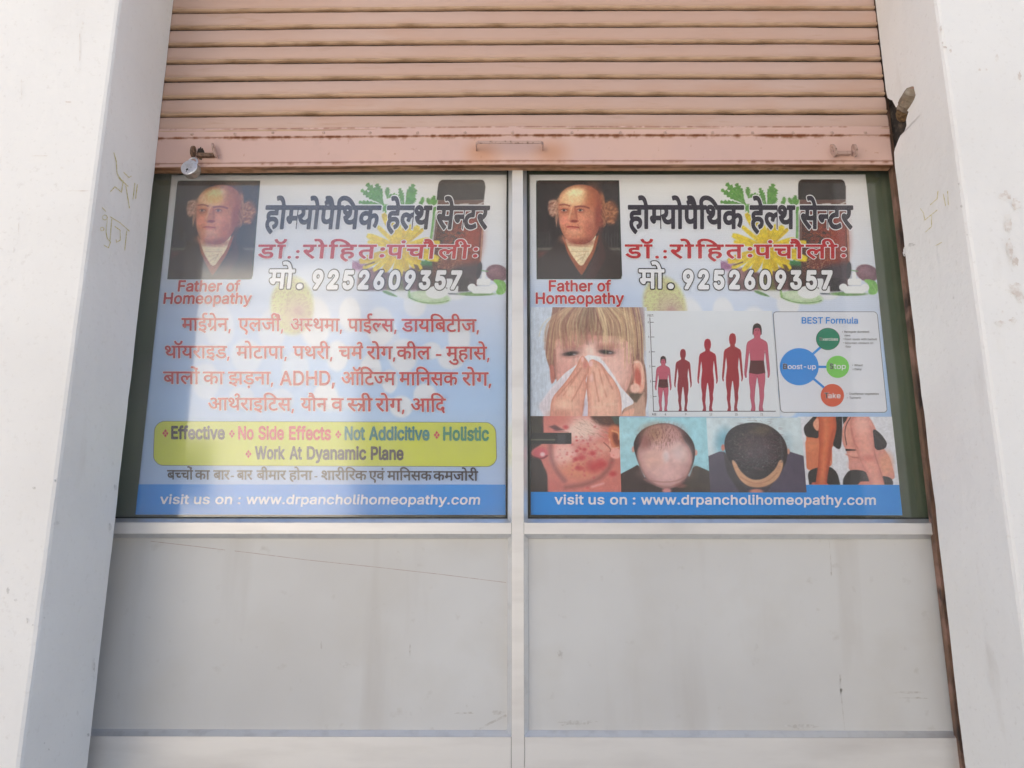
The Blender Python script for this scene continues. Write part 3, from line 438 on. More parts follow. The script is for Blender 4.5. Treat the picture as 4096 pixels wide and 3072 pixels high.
[404,[212,-8,-35,3,-32,8,-28,13,-25,19,-20,23,-16,27,-12,31,-7,34,-3,37,2,37,8,34,11,32,16,27,20,23,24,19,27,14,30,9,33,2,21,-1,20,-3,20,-6,19,-8,18,-11,16,-14,15,-17,13,-19,10,-23,8,-26,5,-29,1,-33,0,-25,-296,0,0,52,263,0,-28,-19,-2,24,-4,22,-6,21,-10,17,-11,15,-14,13,-17,9,-19,5,-22,2,-22,-2,-19,-5,-18,-10,-15,-12,-12,-15,-10,-16,-7,-19,-5,-20,-1,-20,0,-33,2,-27,4,-24,8,-21,11,-18,14,-15,16,-12,18,-8,21,-5,22,-2,15,1,14,2,13,4,11,5,11,7,9,8,9,9,6,11,6,12,59,-14,-7,-19,-10,-17,-13,-16,-15,-13,-18,-12,-19,-10,-22,-7,-24,-4]],
[259,[53,0,0,379,59,0,0,-58,3,0,9,18,13,15,15,13,19,10,20,6,22,2,16,-1,14,0,0,-62,-2,1,-5,1,-6,0,-23,2,-17,-2,-16,-3,-15,-6,-13,-9,-11,-10,-9,-12,-7,-15,-4,-15,-1,-17,0,-237]],
[280],
[415,[207,-8,-33,3,-30,8,-27,13,-24,19,-21,23,-16,27,-12,31,-7,34,-3,37,3,38,7,35,12,31,16,27,21,23,24,19,27,14,30,8,33,2,34,-2,30,-8,28,-14,24,-19,20,-23,16,-27,12,-31,8,-35,2,-38,-2,-37,-8,-34,-12,-31,-16,-27,-20,-23,-24,-19,-28,-13,-30,-8],[207,46,24,3,21,6,18,11,15,14,13,17,9,20,7,22,4,24,1,24,-1,25,-4,24,-7,22,-9,20,-13,18,-15,14,-18,11,-21,7,-24,2,-23,-2,-21,-7,-18,-11,-15,-14,-12,-18,-10,-20,-6,-22,-4,-24,-2,-25,2,-24,4,-24,6,-22,10,-20,12,-17,15,-14,18,-11,21,-6]],
[254,[228,379,0,-52,-222,0,0,52],[81,0,0,432,1,20,5,18,9,16,11,13,13,11,15,9,17,6,17,4,18,1,14,0,11,-1,10,-2,9,-2,7,-2,5,-2,-16,-53,-12,4,-20,2,-17,-2,-14,-4,-10,-8,-7,-11,-4,-14,-1,-16,0,-419]],
[517,[60,0,0,509,65,0,0,-220,267,0,0,220,65,0,0,-509,-65,0,0,232,-267,0,0,-232]],
[610,[53,0,0,379,59,0,0,-84,-4,0,6,19,8,17,10,15,12,12,14,10,14,8,15,6,16,3,16,1,26,-3,23,-8,19,-14,16,-19,11,-22,7,-25,-9,0,6,17,8,17,11,14,13,13,14,10,17,9,17,6,19,4,20,1,21,-1,20,-5,19,-8,17,-11,15,-15,12,-18,9,-21,5,-24,2,-28,0,-255,-61,0,0,254,-3,25,-8,19,-12,15,-17,10,-18,6,-19,1,-17,-1,-15,-3,-13,-6,-11,-8,-10,-10,-8,-12,-5,-13,-4,-14,-1,-16,0,-247,-61,0,0,260,-2,20,-7,17,-12,14,-15,11,-18,6,-21,2,-14,-1,-14,-3,-13,-6,-13,-8,-10,-10,-9,-13,-7,-15,-4,-17,-1,-19,0,-238]],
[424,[53,-143,0,522,59,0,0,-60,6,0,5,8,7,9,7,10,10,9,11,9,13,9,17,6,19,4,22,1,30,-2,28,-8,26,-13,22,-19,19,-22,16,-27,11,-32,7,-34,2,-38,-2,-38,-7,-35,-11,-32,-15,-27,-19,-23,-23,-18,-25,-13,-28,-9,-31,-2,-21,1,-19,4,-16,7,-14,8,-12,9,-9,10,-8,10,-6,9,-6,9,-4,0,0,-202],[220,47,22,2,20,6,17,11,15,14,12,17,10,20,7,22,4,24,1,26,-1,26,-4,24,-7,22,-9,20,-12,17,-15,13,-18,11,-19,6,-23,2,-22,-2,-20,-6,-17,-10,-14,-13,-13,-17,-9,-19,-7,-22,-4,-25,-1,-27,1,-27,4,-24,7,-23,10,-20,12,-17,15,-13,17,-10,19,-6]],
[389,[47,-139,14,53,10,-1,12,-2,11,-1,10,1,9,3,9,5,8,7,8,10,7,13,6,15,12,35,-146,380,67,0,81,-224,22,-68,19,-66,-22,0,18,66,22,68,81,224,66,0,-167,-437,-8,-19,-9,-16,-10,-14,-12,-12,-12,-9,-14,-8,-14,-5,-16,-3,-18,-1,-26,2,-8,1,-5,2]],
[453,[226,516,30,-3,29,-7,25,-12,23,-16,19,-20,16,-24,12,-26,7,-30,2,-31,-2,-25,-5,-26,-9,-26,-14,-30,-19,-33,-25,-39,-115,-168,-70,0,171,248,6,0,-5,-10,-7,-9,-8,-8,-9,-7,-10,-7,-11,-5,-12,-4,-13,-3,-14,0,-30,2,-27,6,-24,11,-21,15,-18,18,-15,22,-11,25,-6,27,-2,31,2,30,7,29,12,25,16,23,19,20,23,15,25,12,28,7],[226,460,-19,-1,-17,-5,-16,-8,-14,-11,-12,-12,-10,-16,-7,-17,-4,-18,-2,-20,2,-21,4,-18,7,-18,10,-15,12,-12,14,-11,16,-7,17,-5,19,-2,19,2,18,4,16,8,14,10,12,13,9,15,8,17,4,18,1,20,-1,21,-4,19,-8,17,-9,15,-12,13,-14,11,-16,8,-18,5]],
[453,[64,0,0,47,170,182,18,19,16,18,14,16,12,16,9,14,8,15,5,14,3,15,1,15,-1,18,-4,16,-7,14,-10,12,-11,10,-14,8,-15,6,-17,3,-17,2,-19,-2,-17,-4,-16,-7,-13,-9,-11,-11,-9,-14,-7,-15,-4,-17,-1,-19,-61,0,2,29,7,27,11,24,16,22,19,18,22,14,25,11,28,6,29,3,29,-3,27,-6,25,-10,22,-15,18,-17,15,-20,11,-22,7,-25,2,-26,-1,-18,-3,-18,-6,-18,-8,-19,-12,-19,-15,-21,-19,-24,-23,-26,-27,-29,-114,-120,0,-3,236,0,0,-57]],
[453,[221,-7,-29,2,-27,6,-25,10,-22,14,-19,16,-16,19,-12,22,-8,23,-3,25,62,0,3,-15,5,-13,8,-13,10,-11,12,-10,13,-8,15,-6,16,-3,17,-1,20,1,18,5,17,8,15,11,13,14,10,15,8,18,4,19,2,21,-2,21,-5,20,-7,18,-11,16,-13,14,-15,11,-18,8,-19,5,-20,2,-17,-1,-17,-3,-17,-5,-15,-6,-13,-7,-11,-9,-61,7,29,256,270,0,0,-57,-215,0,-17,-151,2,0,12,10,14,7,16,7,16,5,18,3,17,1,23,-2,22,-4,20,-7,19,-10,17,-12,15,-14,13,-16,12,-18,9,-20,7,-21,4,-23,1,-24,-3,-31,-7,-30,-12,-26,-17,-24,-20,-20,-23,-17,-27,-12,-29,-7]],
[453,[226,-7,-30,3,-28,7,-26,12,-23,16,-19,20,-16,23,-11,27,-7,29,-2,32,1,25,6,25,9,27,13,29,19,34,25,38,115,169,70,0,-171,-248,-6,0,6,9,6,9,8,9,9,7,10,7,12,5,12,4,13,2,14,1,30,-2,26,-7,25,-10,21,-15,18,-18,15,-22,10,-25,7,-28,2,-30,-2,-30,-8,-29,-11,-25,-16,-23,-19,-20,-23,-16,-26,-11,-27,-7],[226,48,19,2,18,5,16,8,14,10,11,13,10,15,8,18,4,18,1,20,-1,21,-4,18,-8,17,-10,15,-11,13,-14,10,-16,8,-18,5,-19,1,-19,-1,-17,-5,-16,-7,-14,-11,-12,-12,-10,-15,-7,-17,-5,-18,-1,-21,1,-20,5,-19,7,-17,10,-16,12,-13,14,-10,16,-8,17,-5]],
[453,[227,-7,-36,4,-33,10,-28,17,-25,24,-20,29,-16,36,-12,42,-7,47,-2,52,2,52,7,47,12,42,16,36,21,30,24,23,29,18,32,10,36,4,35,-4,33,-10,28,-18,25,-23,20,-30,16,-36,12,-42,7,-47,2,-52,-2,-52,-7,-47,-12,-42,-16,-36,-20,-29,-25,-24,-28,-17,-32,-10],[227,50,23,2,21,8,19,14,16,18,14,24,10,28,8,32,4,37,2,41,-2,41,-4,37,-8,33,-10,28,-14,23,-16,19,-19,14,-21,8,-23,3,-24,-3,-21,-8,-19,-14,-16,-19,-13,-23,-11,-28,-8,-33,-4,-37,-2,-41,2,-41,4,-37,8,-32,11,-28,13,-24,16,-18,19,-14,21,-8]],
[453,[218,-7,-30,2,-29,6,-26,9,-25,12,-20,16,-18,19,-13,22,-9,25,-4,28,65,0,3,-17,6,-15,8,-13,11,-11,13,-10,15,-7,17,-5,18,-3,19,-1,20,1,19,4,17,6,16,8,13,11,11,13,8,15,5,17,1,20,-1,18,-5,17,-7,16,-10,15,-14,12,-17,11,-21,7,-25,5,-28,2,-44,0,0,51,131,149,0,4,-218,0,0,57,302,0,0,-48,-161,-183,0,11,36,1,32,-4,29,-10,25,-14,21,-18,17,-22,12,-24,8,-25,2,-28,-3,-29,-7,-26,-13,-24,-16,-21,-21,-18,-24,-15,-28,-10,-30,-7]],
[453,[97,0,226,448,0,4,-261,0,0,57,329,0,0,-60,-226,-449]],
[389,[163,0,-146,379,67,0,81,-224,22,-68,19,-66,-22,0,19,66,21,68,81,224,66,0,-145,-379]],
[167,[53,0,0,379,61,0,0,-379],[84,443,-11,1,-10,4,-9,7,-7,8,-4,9,-2,11,2,11,4,10,7,8,9,6,10,4,11,2,11,-2,10,-4,9,-6,7,-8,4,-10,1,-11,-1,-11,-4,-9,-7,-8,-9,-7,-10,-4]],
[365,[182,-8,-25,1,-24,4,-21,6,-19,9,-17,12,-14,14,-12,16,-9,19,-5,21,58,13,7,-20,10,-15,13,-12,17,-8,19,-5,21,-2,25,2,21,6,17,9,14,12,7,14,3,15,-2,12,-4,11,-8,10,-11,8,-14,6,-17,5,-63,15,-31,10,-26,12,-20,16,-14,19,-8,22,-3,25,2,21,6,19,10,18,14,15,16,13,20,10,22,8,24,5,26,1,25,-1,22,-4,20,-7,17,-9,15,-11,13,-13,10,-15,9,-16,6,-18,-56,-13,-6,14,-8,13,-11,12,-15,9,-18,6,-23,2,-21,-2,-19,-5,-16,-9,-12,-12,-8,-13,-2,-15,1,-13,5,-11,9,-10,12,-8,16,-6,20,-6,57,-14,32,-9,26,-13,19,-16,14,-18,8,-22,3,-24,-2,-22,-6,-20,-11,-18,-14,-16,-17,-13,-21,-12,-24,-8,-26,-5]],
[410,[182,-5,-24,2,-23,5,-20,9,-18,12,-15,16,-13,20,-9,23,-6,27,-1,30,0,240,61,0,0,-235,2,-27,8,-23,13,-19,17,-14,21,-8,25,-3,18,1,16,4,15,7,14,9,11,12,9,14,7,16,5,19,1,21,0,226,61,0,0,-379,-59,0,0,92,9,0,-13,-32,-17,-25,-20,-18,-23,-12,-25,-8]],
[410,[114,227,0,-227,-61,0,0,379,59,0,0,-92,-10,0,14,32,16,25,20,18,23,12,25,8,27,2,25,-1,23,-6,20,-8,18,-13,15,-16,13,-19,9,-23,5,-27,2,-31,0,-240,-61,0,0,235,-3,28,-7,23,-13,18,-17,14,-21,8,-25,3,-18,-1,-16,-4,-15,-7,-14,-9,-11,-11,-10,-14,-7,-17,-4,-18]],
[188,[95,-4,-12,1,-10,4,-10,8,-8,9,-4,11,-1,12,1,12,4,11,8,9,10,8,10,4,12,2,12,-2,11,-4,10,-8,7,-9,5,-11,1,-12,-1,-12,-5,-11,-7,-9,-10,-8,-11,-4],[95,271,-12,1,-10,5,-10,7,-8,10,-4,10,-1,12,1,12,4,11,8,10,10,7,10,4,12,2,12,-2,11,-4,10,-7,7,-10,5,-11,1,-12,-1,-12,-5,-10,-7,-10,-10,-7,-11,-5]],
[567,[138,0,-115,379,64,0,46,-165,7,-24,7,-26,7,-27,7,-30,7,-32,7,-34,-10,0,7,33,7,31,7,30,6,28,7,26,7,25,46,165,64,0,46,-165,6,-25,7,-26,7,-27,6,-30,7,-31,7,-34,-11,0,8,34,7,31,7,29,7,28,7,26,7,25,46,165,65,0,-116,-379,-61,0,-49,172,-14,53,-14,55,-14,58,14,0,-14,-58,-14,-55,-15,-53,-49,-172]],
[188,[95,-4,-12,1,-10,4,-10,8,-8,9,-4,11,-1,12,1,12,4,11,8,9,10,8,10,4,12,2,12,-2,11,-4,10,-8,7,-9,5,-11,1,-12,-1,-12,-5,-11,-7,-9,-10,-8,-11,-4]],
[424,[195,-8,-30,2,-28,9,-26,13,-22,18,-19,23,-15,27,-12,32,-7,35,-2,38,2,38,7,34,12,32,15,27,19,22,23,19,25,13,28,8,31,2,22,-1,19,-4,16,-6,14,-9,11,-9,9,-9,8,-10,6,-9,5,-8,5,0,0,190,61,0,0,-509,-59,0,0,59,-6,0,-6,-9,-6,-9,-8,-10,-10,-10,-11,-9,-14,-8,-16,-7,-19,-4],[205,47,21,2,20,6,17,10,15,13,12,17,9,20,7,23,4,24,2,27,-2,27,-4,25,-6,22,-10,19,-12,17,-15,13,-17,10,-19,6,-22,2,-23,-2,-20,-6,-17,-11,-15,-13,-12,-17,-10,-20,-6,-22,-4,-24,-2,-26,2,-26,4,-24,7,-22,9,-20,12,-17,15,-14,17,-11,20,-6]],
[396,[207,-8,-33,3,-30,8,-27,13,-24,19,-21,23,-16,27,-12,31,-7,34,-3,37,3,38,7,35,12,31,16,27,21,23,24,19,27,14,30,8,33,2,19,0,17,-3,17,-4,16,-6,15,-7,14,-8,13,-10,12,-11,10,-13,9,-14,7,-15,6,-16,-59,-15,-13,27,-20,22,-28,14,-11,3,-11,1,-13,1,-23,-2,-21,-7,-18,-11,-15,-14,-12,-18,-10,-20,-6,-22,-4,-24,-2,-25,2,-24,4,-24,6,-22,10,-20,12,-17,15,-14,18,-11,21,-6,23,-3,13,1,12,2,11,3,28,14,21,23,12,28,59,-15,-6,-16,-7,-16,-9,-14,-10,-13,-12,-11,-13,-11,-14,-9,-15,-7,-16,-6,-17,-4,-18,-2]],
[189,[139,-2,-27,2,-21,8,-17,12,-12,17,-7,22,-2,25,0,425,61,0,0,-410,0,-16,3,-12,3,-9,6,-5,9,-4,11,-1,14,1,10,1,11,-51,-19,-4]],
[480,[16,0,185,509,75,0,187,-509,-68,0,-108,302,-7,21,-8,23,-8,26,-9,30,-11,36,-12,40,13,0,-12,-41,-11,-35,-9,-31,-9,-26,-7,-23,-6,-20,-106,-302],[110,142,0,57,260,0,0,-57]],
[502,[219,0,-123,0,0,57,119,0,39,3,34,8,30,13,25,18,20,23,16,27,11,32,7,35,2,39,-2,39,-7,35,-11,32,-15,27,-20,22,-24,18,-29,13,-33,8,-37,3,-128,0,0,57,132,0,48,-4,42,-10,38,-17,32,-23,27,-29,21,-35,16,-40,9,-45,4,-51,-4,-50,-9,-46,-16,-40,-22,-36,-27,-29,-33,-23,-39,-17,-44,-11],[125,509,0,-509,-65,0,0,509]],
[188,[38,-119,30,190,69,0,-53,-190]],
[453,[337,244,0,-56,-223,0,0,56]],
[419,[60,0,0,509,312,0,0,-57,-247,0,0,-166,230,0,0,-57,-230,0,0,-172,250,0,0,-57]],
[523,[60,0,0,509,76,0,207,-326,6,-9,6,-11,8,-12,25,-44,26,-52,-9,-1,-4,54,-2,49,0,14,0,13,0,11,0,314,64,0,0,-509,-76,0,-185,290,-25,41,-9,15,-9,17,-11,18,-12,21,-13,23,-15,27,11,2,3,-70,1,-21,1,-18,0,-17,1,-15,0,-12,0,-10,0,-291]],
[447,[224,-9,-36,2,-32,6,-28,10,-26,14,-21,17,-17,20,-13,23,-9,26,-4,28,66,0,4,-19,6,-16,9,-14,13,-12,14,-10,16,-7,19,-6,19,-3,20,-1,22,1,21,4,19,6,17,9,14,10,12,13,9,14,6,16,2,17,-2,15,-4,14,-8,11,-10,10,-12,8,-14,8,-16,6,-17,6,-18,5,-61,17,-39,14,-33,16,-26,20,-19,24,-11,28,-4,31,2,28,8,25,13,23,17,20,21,16,25,14,27,10,30,6,32,2,32,-2,30,-6,27,-10,24,-14,20,-16,17,-19,13,-22,8,-24,3,-25,-64,0,-5,24,-12,19,-18,16,-22,12,-26,7,-29,3,-21,-2,-19,-3,-18,-6,-15,-8,-13,-10,-10,-12,-8,-13,-4,-14,-2,-15,2,-17,5,-14,9,-11,11,-10,13,-9,14,-7,43,-15,52,-14,48,-15,16,-8,16,-8,15,-10,13,-12,12,-13,11,-15,7,-18,5,-19,1,-22,-2,-27,-7,-25,-13,-23,-16,-21,-21,-18,-26,-14,-29,-11,-33,-7]],
[686,[155,0,-139,509,66,0,81,-313,12,-51,12,-51,10,-54,-8,0,11,54,11,51,13,51,82,313,74,0,82,-313,12,-51,12,-51,11,-54,-9,0,11,54,11,51,13,51,80,313,67,0,-140,-509,-75,0,-87,323,-17,68,-5,26,-5,28,-5,30,14,0,-5,-29,-5,-26,-5,-25,-17,-72,-88,-323]],
[381,[110,137,0,75,11,0,163,167,76,0,-176,-180,-7,0],[53,0,0,509,61,0,0,-509],[294,0,-146,186,43,43,181,-229]],
[445,[60,0,0,509,175,0,37,-3,33,-7,27,-12,24,-16,19,-19,15,-22,10,-26,7,-27,2,-29,-2,-30,-7,-27,-10,-26,-15,-22,-19,-20,-24,-16,-27,-12,-33,-7,-37,-2,-126,0,0,56,124,0,24,2,22,4,18,8,15,10,12,13,9,15,6,16,4,18,1,20,-1,19,-4,18,-6,17,-9,14,-12,12,-15,11,-18,7,-22,5,-25,1,-107,0,0,-452]],
[456,[60,0,0,509,181,0,33,-2,30,-6,25,-10,21,-14,17,-16,14,-19,9,-21,6,-23,2,-24,-1,-21,-4,-17,-6,-16,-9,-13,-10,-12,-12,-9,-13,-8,-14,-6,-14,-5,0,-5,16,-2,16,-6,16,-9,15,-11,13,-14,11,-17,9,-19,5,-23,2,-25,-2,-25,-6,-23,-10,-21,-14,-19,-18,-17,-24,-13,-27,-10,-33,-6,-37,-2],[125,57,120,0,36,3,28,7,21,13,14,16,9,19,2,22,-1,16,-4,16,-8,15,-9,13,-13,12,-14,9,-17,7,-20,4,-21,2,-123,0],[125,285,113,0,18,2,17,3,15,6,14,8,12,10,9,12,7,14,5,15,1,17,-3,21,-7,19,-13,17,-19,13,-24,7,-30,3,-115,0]],
[449,[32,452,0,57,385,0,0,-57,-160,0,0,-452,-64,0,0,452]],
[379,[21,0,150,218,0,-47,-142,208,71,0,47,-73,32,-53,28,-47,-32,0,27,47,9,17,11,17,11,19,49,73,70,0,-143,-210,0,45,149,-214,-71,0,-56,85,-31,51,-27,46,32,0,-27,-46,-8,-16,-10,-17,-12,-18,-57,-85]],
[449,[60,0,0,509,176,0,37,-3,32,-6,28,-11,23,-16,20,-18,14,-22,11,-25,6,-27,2,-29,-2,-29,-6,-27,-11,-25,-14,-21,-20,-18,-23,-15,-28,-11,-32,-6,-37,-2,-140,0,0,57,138,0,24,1,22,4,18,7,15,9,12,11,9,13,6,16,4,17,1,19,-1,19,-4,18,-6,16,-9,14,-12,11,-15,10,-19,6,-21,5,-25,1,-108,0,0,-452],[353,0,-123,229,73,0,125,-229]],
[425,[207,-151,-27,2,-24,3,-22,6,-20,8,-17,10,-15,12,-12,13,-11,13,-8,15,50,28,21,-25,9,-8,11,-8,12,-6,15,-5,18,-3,20,-1,29,2,25,8,21,12,16,17,10,24,3,28,0,74,-5,0,-5,-8,-7,-9,-7,-10,-10,-9,-11,-9,-14,-7,-16,-6,-19,-4,-22,-1,-30,2,-27,7,-25,13,-23,16,-19,22,-16,25,-12,30,-7,34,-2,37,2,38,7,34,12,30,16,27,19,22,22,19,26,13,28,8,30,2,22,-1,19,-4,16,-6,14,-8,12,-9,9,-10,8,-10,6,-9,6,-8,5,0,0,60,59,0,0,-388,-2,-31,-7,-27,-13,-23,-16,-19,-20,-15,-23,-12,-26,-8,-28,-5],[205,59,22,2,19,5,18,9,14,12,12,16,10,18,7,21,4,24,1,27,-1,26,-4,23,-7,22,-9,19,-12,16,-15,13,-17,10,-20,6,-22,2,-23,-2,-19,-6,-18,-10,-15,-14,-12,-16,-9,-20,-7,-21,-4,-23,-2,-25,2,-26,4,-23,7,-21,9,-19,13,-16,14,-12,18,-10,20,-5]],
[424,[229,-8,-21,1,-19,4,-17,7,-13,8,-12,9,-9,10,-8,10,-7,9,-5,9,-6,0,0,-59,-59,0,0,509,61,0,0,-190,4,0,5,8,7,9,7,10,10,9,11,9,13,9,17,6,19,4,22,1,30,-2,28,-8,26,-13,22,-19,19,-22,16,-27,11,-32,7,-34,2,-38,-2,-38,-7,-35,-11,-32,-15,-27,-19,-23,-23,-18,-25,-13,-28,-9],[220,47,22,2,20,6,17,11,15,14,12,17,10,20,7,22,4,24,1,26,-1,26,-4,24,-7,22,-9,20,-12,17,-15,13,-18,11,-19,6,-23,2,-22,-2,-20,-6,-17,-10,-14,-13,-13,-17,-9,-19,-7,-22,-4,-25,-1,-27,1,-27,4,-24,7,-23,10,-20,12,-17,15,-13,17,-10,19,-6]],
[424,[372,-143,-61,0,0,202,-5,0,-5,-9,-6,-9,-8,-10,-10,-10,-11,-9,-14,-8,-16,-7,-19,-4,-22,-1,-30,2,-28,9,-26,13,-22,18,-19,23,-15,27,-12,32,-7,35,-2,38,2,38,7,34,12,32,15,27,19,22,23,19,25,13,28,8,31,2,22,-1,19,-4,16,-6,14,-9,11,-9,9,-9,8,-10,6,-9,6,-8,6,0,0,60,59,0],[205,47,21,2,20,6,17,10,15,13,12,17,9,20,7,23,4,24,2,27,-2,27,-4,25,-6,22,-10,19,-12,17,-15,13,-17,10,-19,6,-22,2,-23,-2,-20,-6,-17,-11,-15,-13,-12,-17,-10,-20,-6,-22,-4,-24,-2,-26,2,-26,4,-24,7,-22,9,-20,12,-17,15,-14,17,-11,20,-6]],
[628,[60,0,0,509,92,0,125,-322,10,-28,12,-36,12,-39,11,-35,-15,0,11,34,12,38,12,37,10,29,124,322,92,0,0,-509,-64,0,0,291,0,36,1,42,1,44,1,44,6,0,-15,-48,-16,-46,-15,-41,-4,-12,-4,-10,-3,-9,-114,-291,-56,0,-116,291,-3,9,-4,10,-4,11,-14,40,-16,47,-17,49,7,0,1,-41,1,-44,1,-44,0,-37,0,-291]],
[510,[267,-7,-42,4,-39,10,-36,18,-31,24,-27,30,-22,36,-17,42,-9,46,-4,51,4,51,9,47,17,41,22,36,27,30,31,25,36,17,39,11,42,4,26,-2,24,-3,23,-7,22,-8,21,-11,19,-14,17,-15,16,-18,13,-20,11,-21,8,-24,6,-25,-65,0,-4,17,-7,15,-8,15,-9,12,-11,11,-12,10,-13,9,-14,7,-15,5,-15,4,-16,2,-17,1,-30,-3,-28,-8,-25,-13,-23,-18,-20,-23,-16,-27,-12,-32,-7,-37,-3,-41,3,-41,7,-36,12,-32,16,-28,20,-23,23,-18,26,-13,27,-7,30,-3,17,1,16,2,15,4,15,5,14,7,13,9,12,9,11,12,9,12,8,14,7,16,4,16,65,0,-6,-25,-8,-23,-11,-21,-13,-20,-15,-18,-18,-15,-19,-14,-20,-11,-22,-8,-24,-7,-24,-4]],
[520,[269,-7,-44,4,-40,10,-36,18,-31,24,-27,30,-22,37,-16,41,-10,46,-3,51,3,51,10,47,16,41,22,36,26,30,32,25,35,17,39,11,42,4,26,-2,25,-4,24,-6,23,-10,21,-11,19,-14,18,-16,15,-17,13,-20,11,-21,8,-22,6,-24,-66,0,-6,16,-7,14,-8,14,-9,13,-10,11,-12,10,-12,9,-14,7,-15,5,-15,5,-17,2,-18,1,-29,-3,-27,-8,-26,-13,-23,-18,-19,-22,-16,-28,-12,-32,-7,-37,-3,-41,3,-41,7,-36,12,-32,16,-28,20,-22,23,-19,26,-13,28,-7,31,-3,27,2,26,6,23,10,20,14,17,17,14,21,11,24,6,26,2,29,19,-3,-151,0,0,57,195,0,0,-56,-3,-40,-9,-36,-15,-33,-20,-29,-25,-24,-29,-19,-33,-14,-36,-9]],
[453,[76,0,0,55,315,0,0,-55],[276,509,0,-509,-64,0,0,448,-3,0,-123,-90,0,69,112,82]],
[453,[40,105,0,53,207,351,64,0,-202,-343,0,-3,304,0,0,-58],[282,0,0,121,0,25,0,172,61,0,0,-318]],
[453,[226,-7,-33,2,-30,6,-27,10,-25,14,-20,17,-17,20,-12,22,-8,25,-2,26,1,21,5,20,7,19,10,17,12,16,14,13,16,11,17,8,19,5,0,2,-24,9,-20,13,-16,19,-13,22,-7,24,-3,26,3,25,6,24,11,21,16,19,18,16,22,13,24,10,27,6,29,2,29,-2,27,-6,24,-10,22,-13,18,-16,15,-19,12,-21,6,-24,3,-25,-3,-26,-7,-24,-13,-22,-16,-19,-20,-13,-23,-9,0,-2,19,-5,16,-8,16,-11,14,-13,12,-16,10,-17,8,-19,4,-20,2,-21,-3,-26,-7,-25,-13,-22,-16,-20,-21,-17,-24,-14,-28,-10,-30,-6],[226,49,22,1,19,4,18,6,15,9,13,10,10,12,8,15,4,15,2,18,-2,18,-5,16,-8,16,-10,13,-14,11,-15,10,-18,7,-18,4,-21,1,-20,-1,-19,-4,-18,-7,-15,-10,-14,-11,-10,-13,-8,-16,-5,-16,-2,-18,2,-18,4,-15,8,-15,10,-12,13,-10,15,-9,18,-6,20,-4],[226,290,18,1,16,3,14,6,13,8,11,10,9,12,7,14,4,15,1,17,-1,16,-4,15,-6,13,-9,12,-11,10,-13,7,-15,6,-16,4,-18,1,-18,-1,-16,-4,-15,-6,-13,-7,-11,-10,-8,-12,-7,-13,-4,-15,-1,-16,1,-17,4,-15,7,-14,9,-12,11,-10,13,-8,15,-6,16,-3]],
]
GL = {GL_ORDER[i]: (row[0], row[1:]) for i, row in enumerate(GL_DATA)}
def _loops(ch):
    adv, ps = GL[ch]
    out = []
    for p in ps:
        q = np.array(p, float).reshape(-1, 2).cumsum(0) / 1000.0
        out.append(q)
    return adv / 1000.0, out
BAR_ADV, _b = _loops('\u093e')
BAR_L = min(q[:, 0][q[:, 1] < 0.5].min() for q in _b)
BAR_R = max(q[:, 0][q[:, 1] < 0.5].max() for q in _b)
TAIL = BAR_ADV - BAR_L
BAR_C = BAR_ADV - (BAR_L + BAR_R) / 2          # bar centre measured back from the pen
SW = (BAR_R - BAR_L) / 2

def word_field(text, cell, pad, track=0.0):
    """signed distance field of a word in font units. '½' = half form of the letter before it,
    'ʳ' = reph over the bar just set, '₍' = rakar stroke on it, '₮' = tra"""
    items = []; pen = 0.0
    i = 0
    while i < len(text):
        ch = text[i]; nx = text[i + 1] if i + 1 < len(text) else ''
        if ch == 'ʳ':
            x = pen - BAR_C
            items.append(('s', [(x + .005, .60), (x + .062, .68), (x + .062, .76), (x + .0, .82), (x - .075, .82), (x - .125, .765)], SW * .85, None, 0))
        elif ch == '₍':
            x = pen - BAR_C
            items.append(('s', [(x, .27), (x - .12, .15), (x - .24, .05)], SW * .85, None, 0))
        elif ch == '₮':
            items.append(('g', _loops('\u093e')[1], 0, None, pen + .12))
            items.append(('s', [(pen, .595), (pen + .2, .595)], .027, None, 0))
            x = pen + .12 + BAR_ADV - BAR_C
            items.append(('s', [(x, .33), (x - .14, .31), (x - .24, .36)], SW * .85, None, 0))
            items.append(('s', [(x - .05, .31), (x - .16, .15), (x - .22, .04)], SW * .85, None, 0))
            pen += .12 + BAR_ADV
        elif ch == ' ':
            pen += 0.2
        else:
            adv, lp = _loops(ch)
            if nx == '½':
                cut = adv - TAIL
                items.append(('g', lp, 0, cut, pen)); pen += cut; i += 1
            else:
                items.append(('g', lp, 0, None, pen)); pen += adv + track * (adv > 0)
        i += 1
    xs = []; ys = []
    for k, d, hw, cut, off in items:
        for q in (d if k == 'g' else [np.array(d)]):
            xs += [q[:, 0].min() + off - hw, (min(q[:, 0].max(), cut) if cut else q[:, 0].max()) + off + hw]; ys += [q[:, 1].min() - hw, q[:, 1].max() + hw]
    ux0, ux1 = min(xs), max(xs)
    gx = np.arange(ux0 - pad, ux1 + pad + cell, cell); gy = np.arange(min(ys) - pad, max(ys) + pad + cell, cell)
    S = np.full((len(gy), len(gx)), 0.5)
    for k, d, hw, cut, off in items:
        q = np.concatenate([np.asarray(a) for a in d]) if k == 'g' else np.array(d)
        x0, x1 = q[:, 0].min() + off - hw - pad, q[:, 0].max() + off + hw + pad
        y0, y1 = q[:, 1].min() - hw - pad, q[:, 1].max() + hw + pad
        i0, i1 = np.searchsorted(gx, [x0, x1]); j0, j1 = np.searchsorted(gy, [y0, y1])
        X, Y = np.meshgrid(gx[i0:i1], gy[j0:j1])
        s = sd_loops(X - off, Y, d) if k == 'g' else sd_stroke(X, Y, d, hw)
        if cut is not None: s = np.maximum(s, X - off - cut + 0.028)
        S[j0:j1, i0:i1] = np.minimum(S[j0:j1, i0:i1], s)
    return S, gx, gy, ux0, ux1

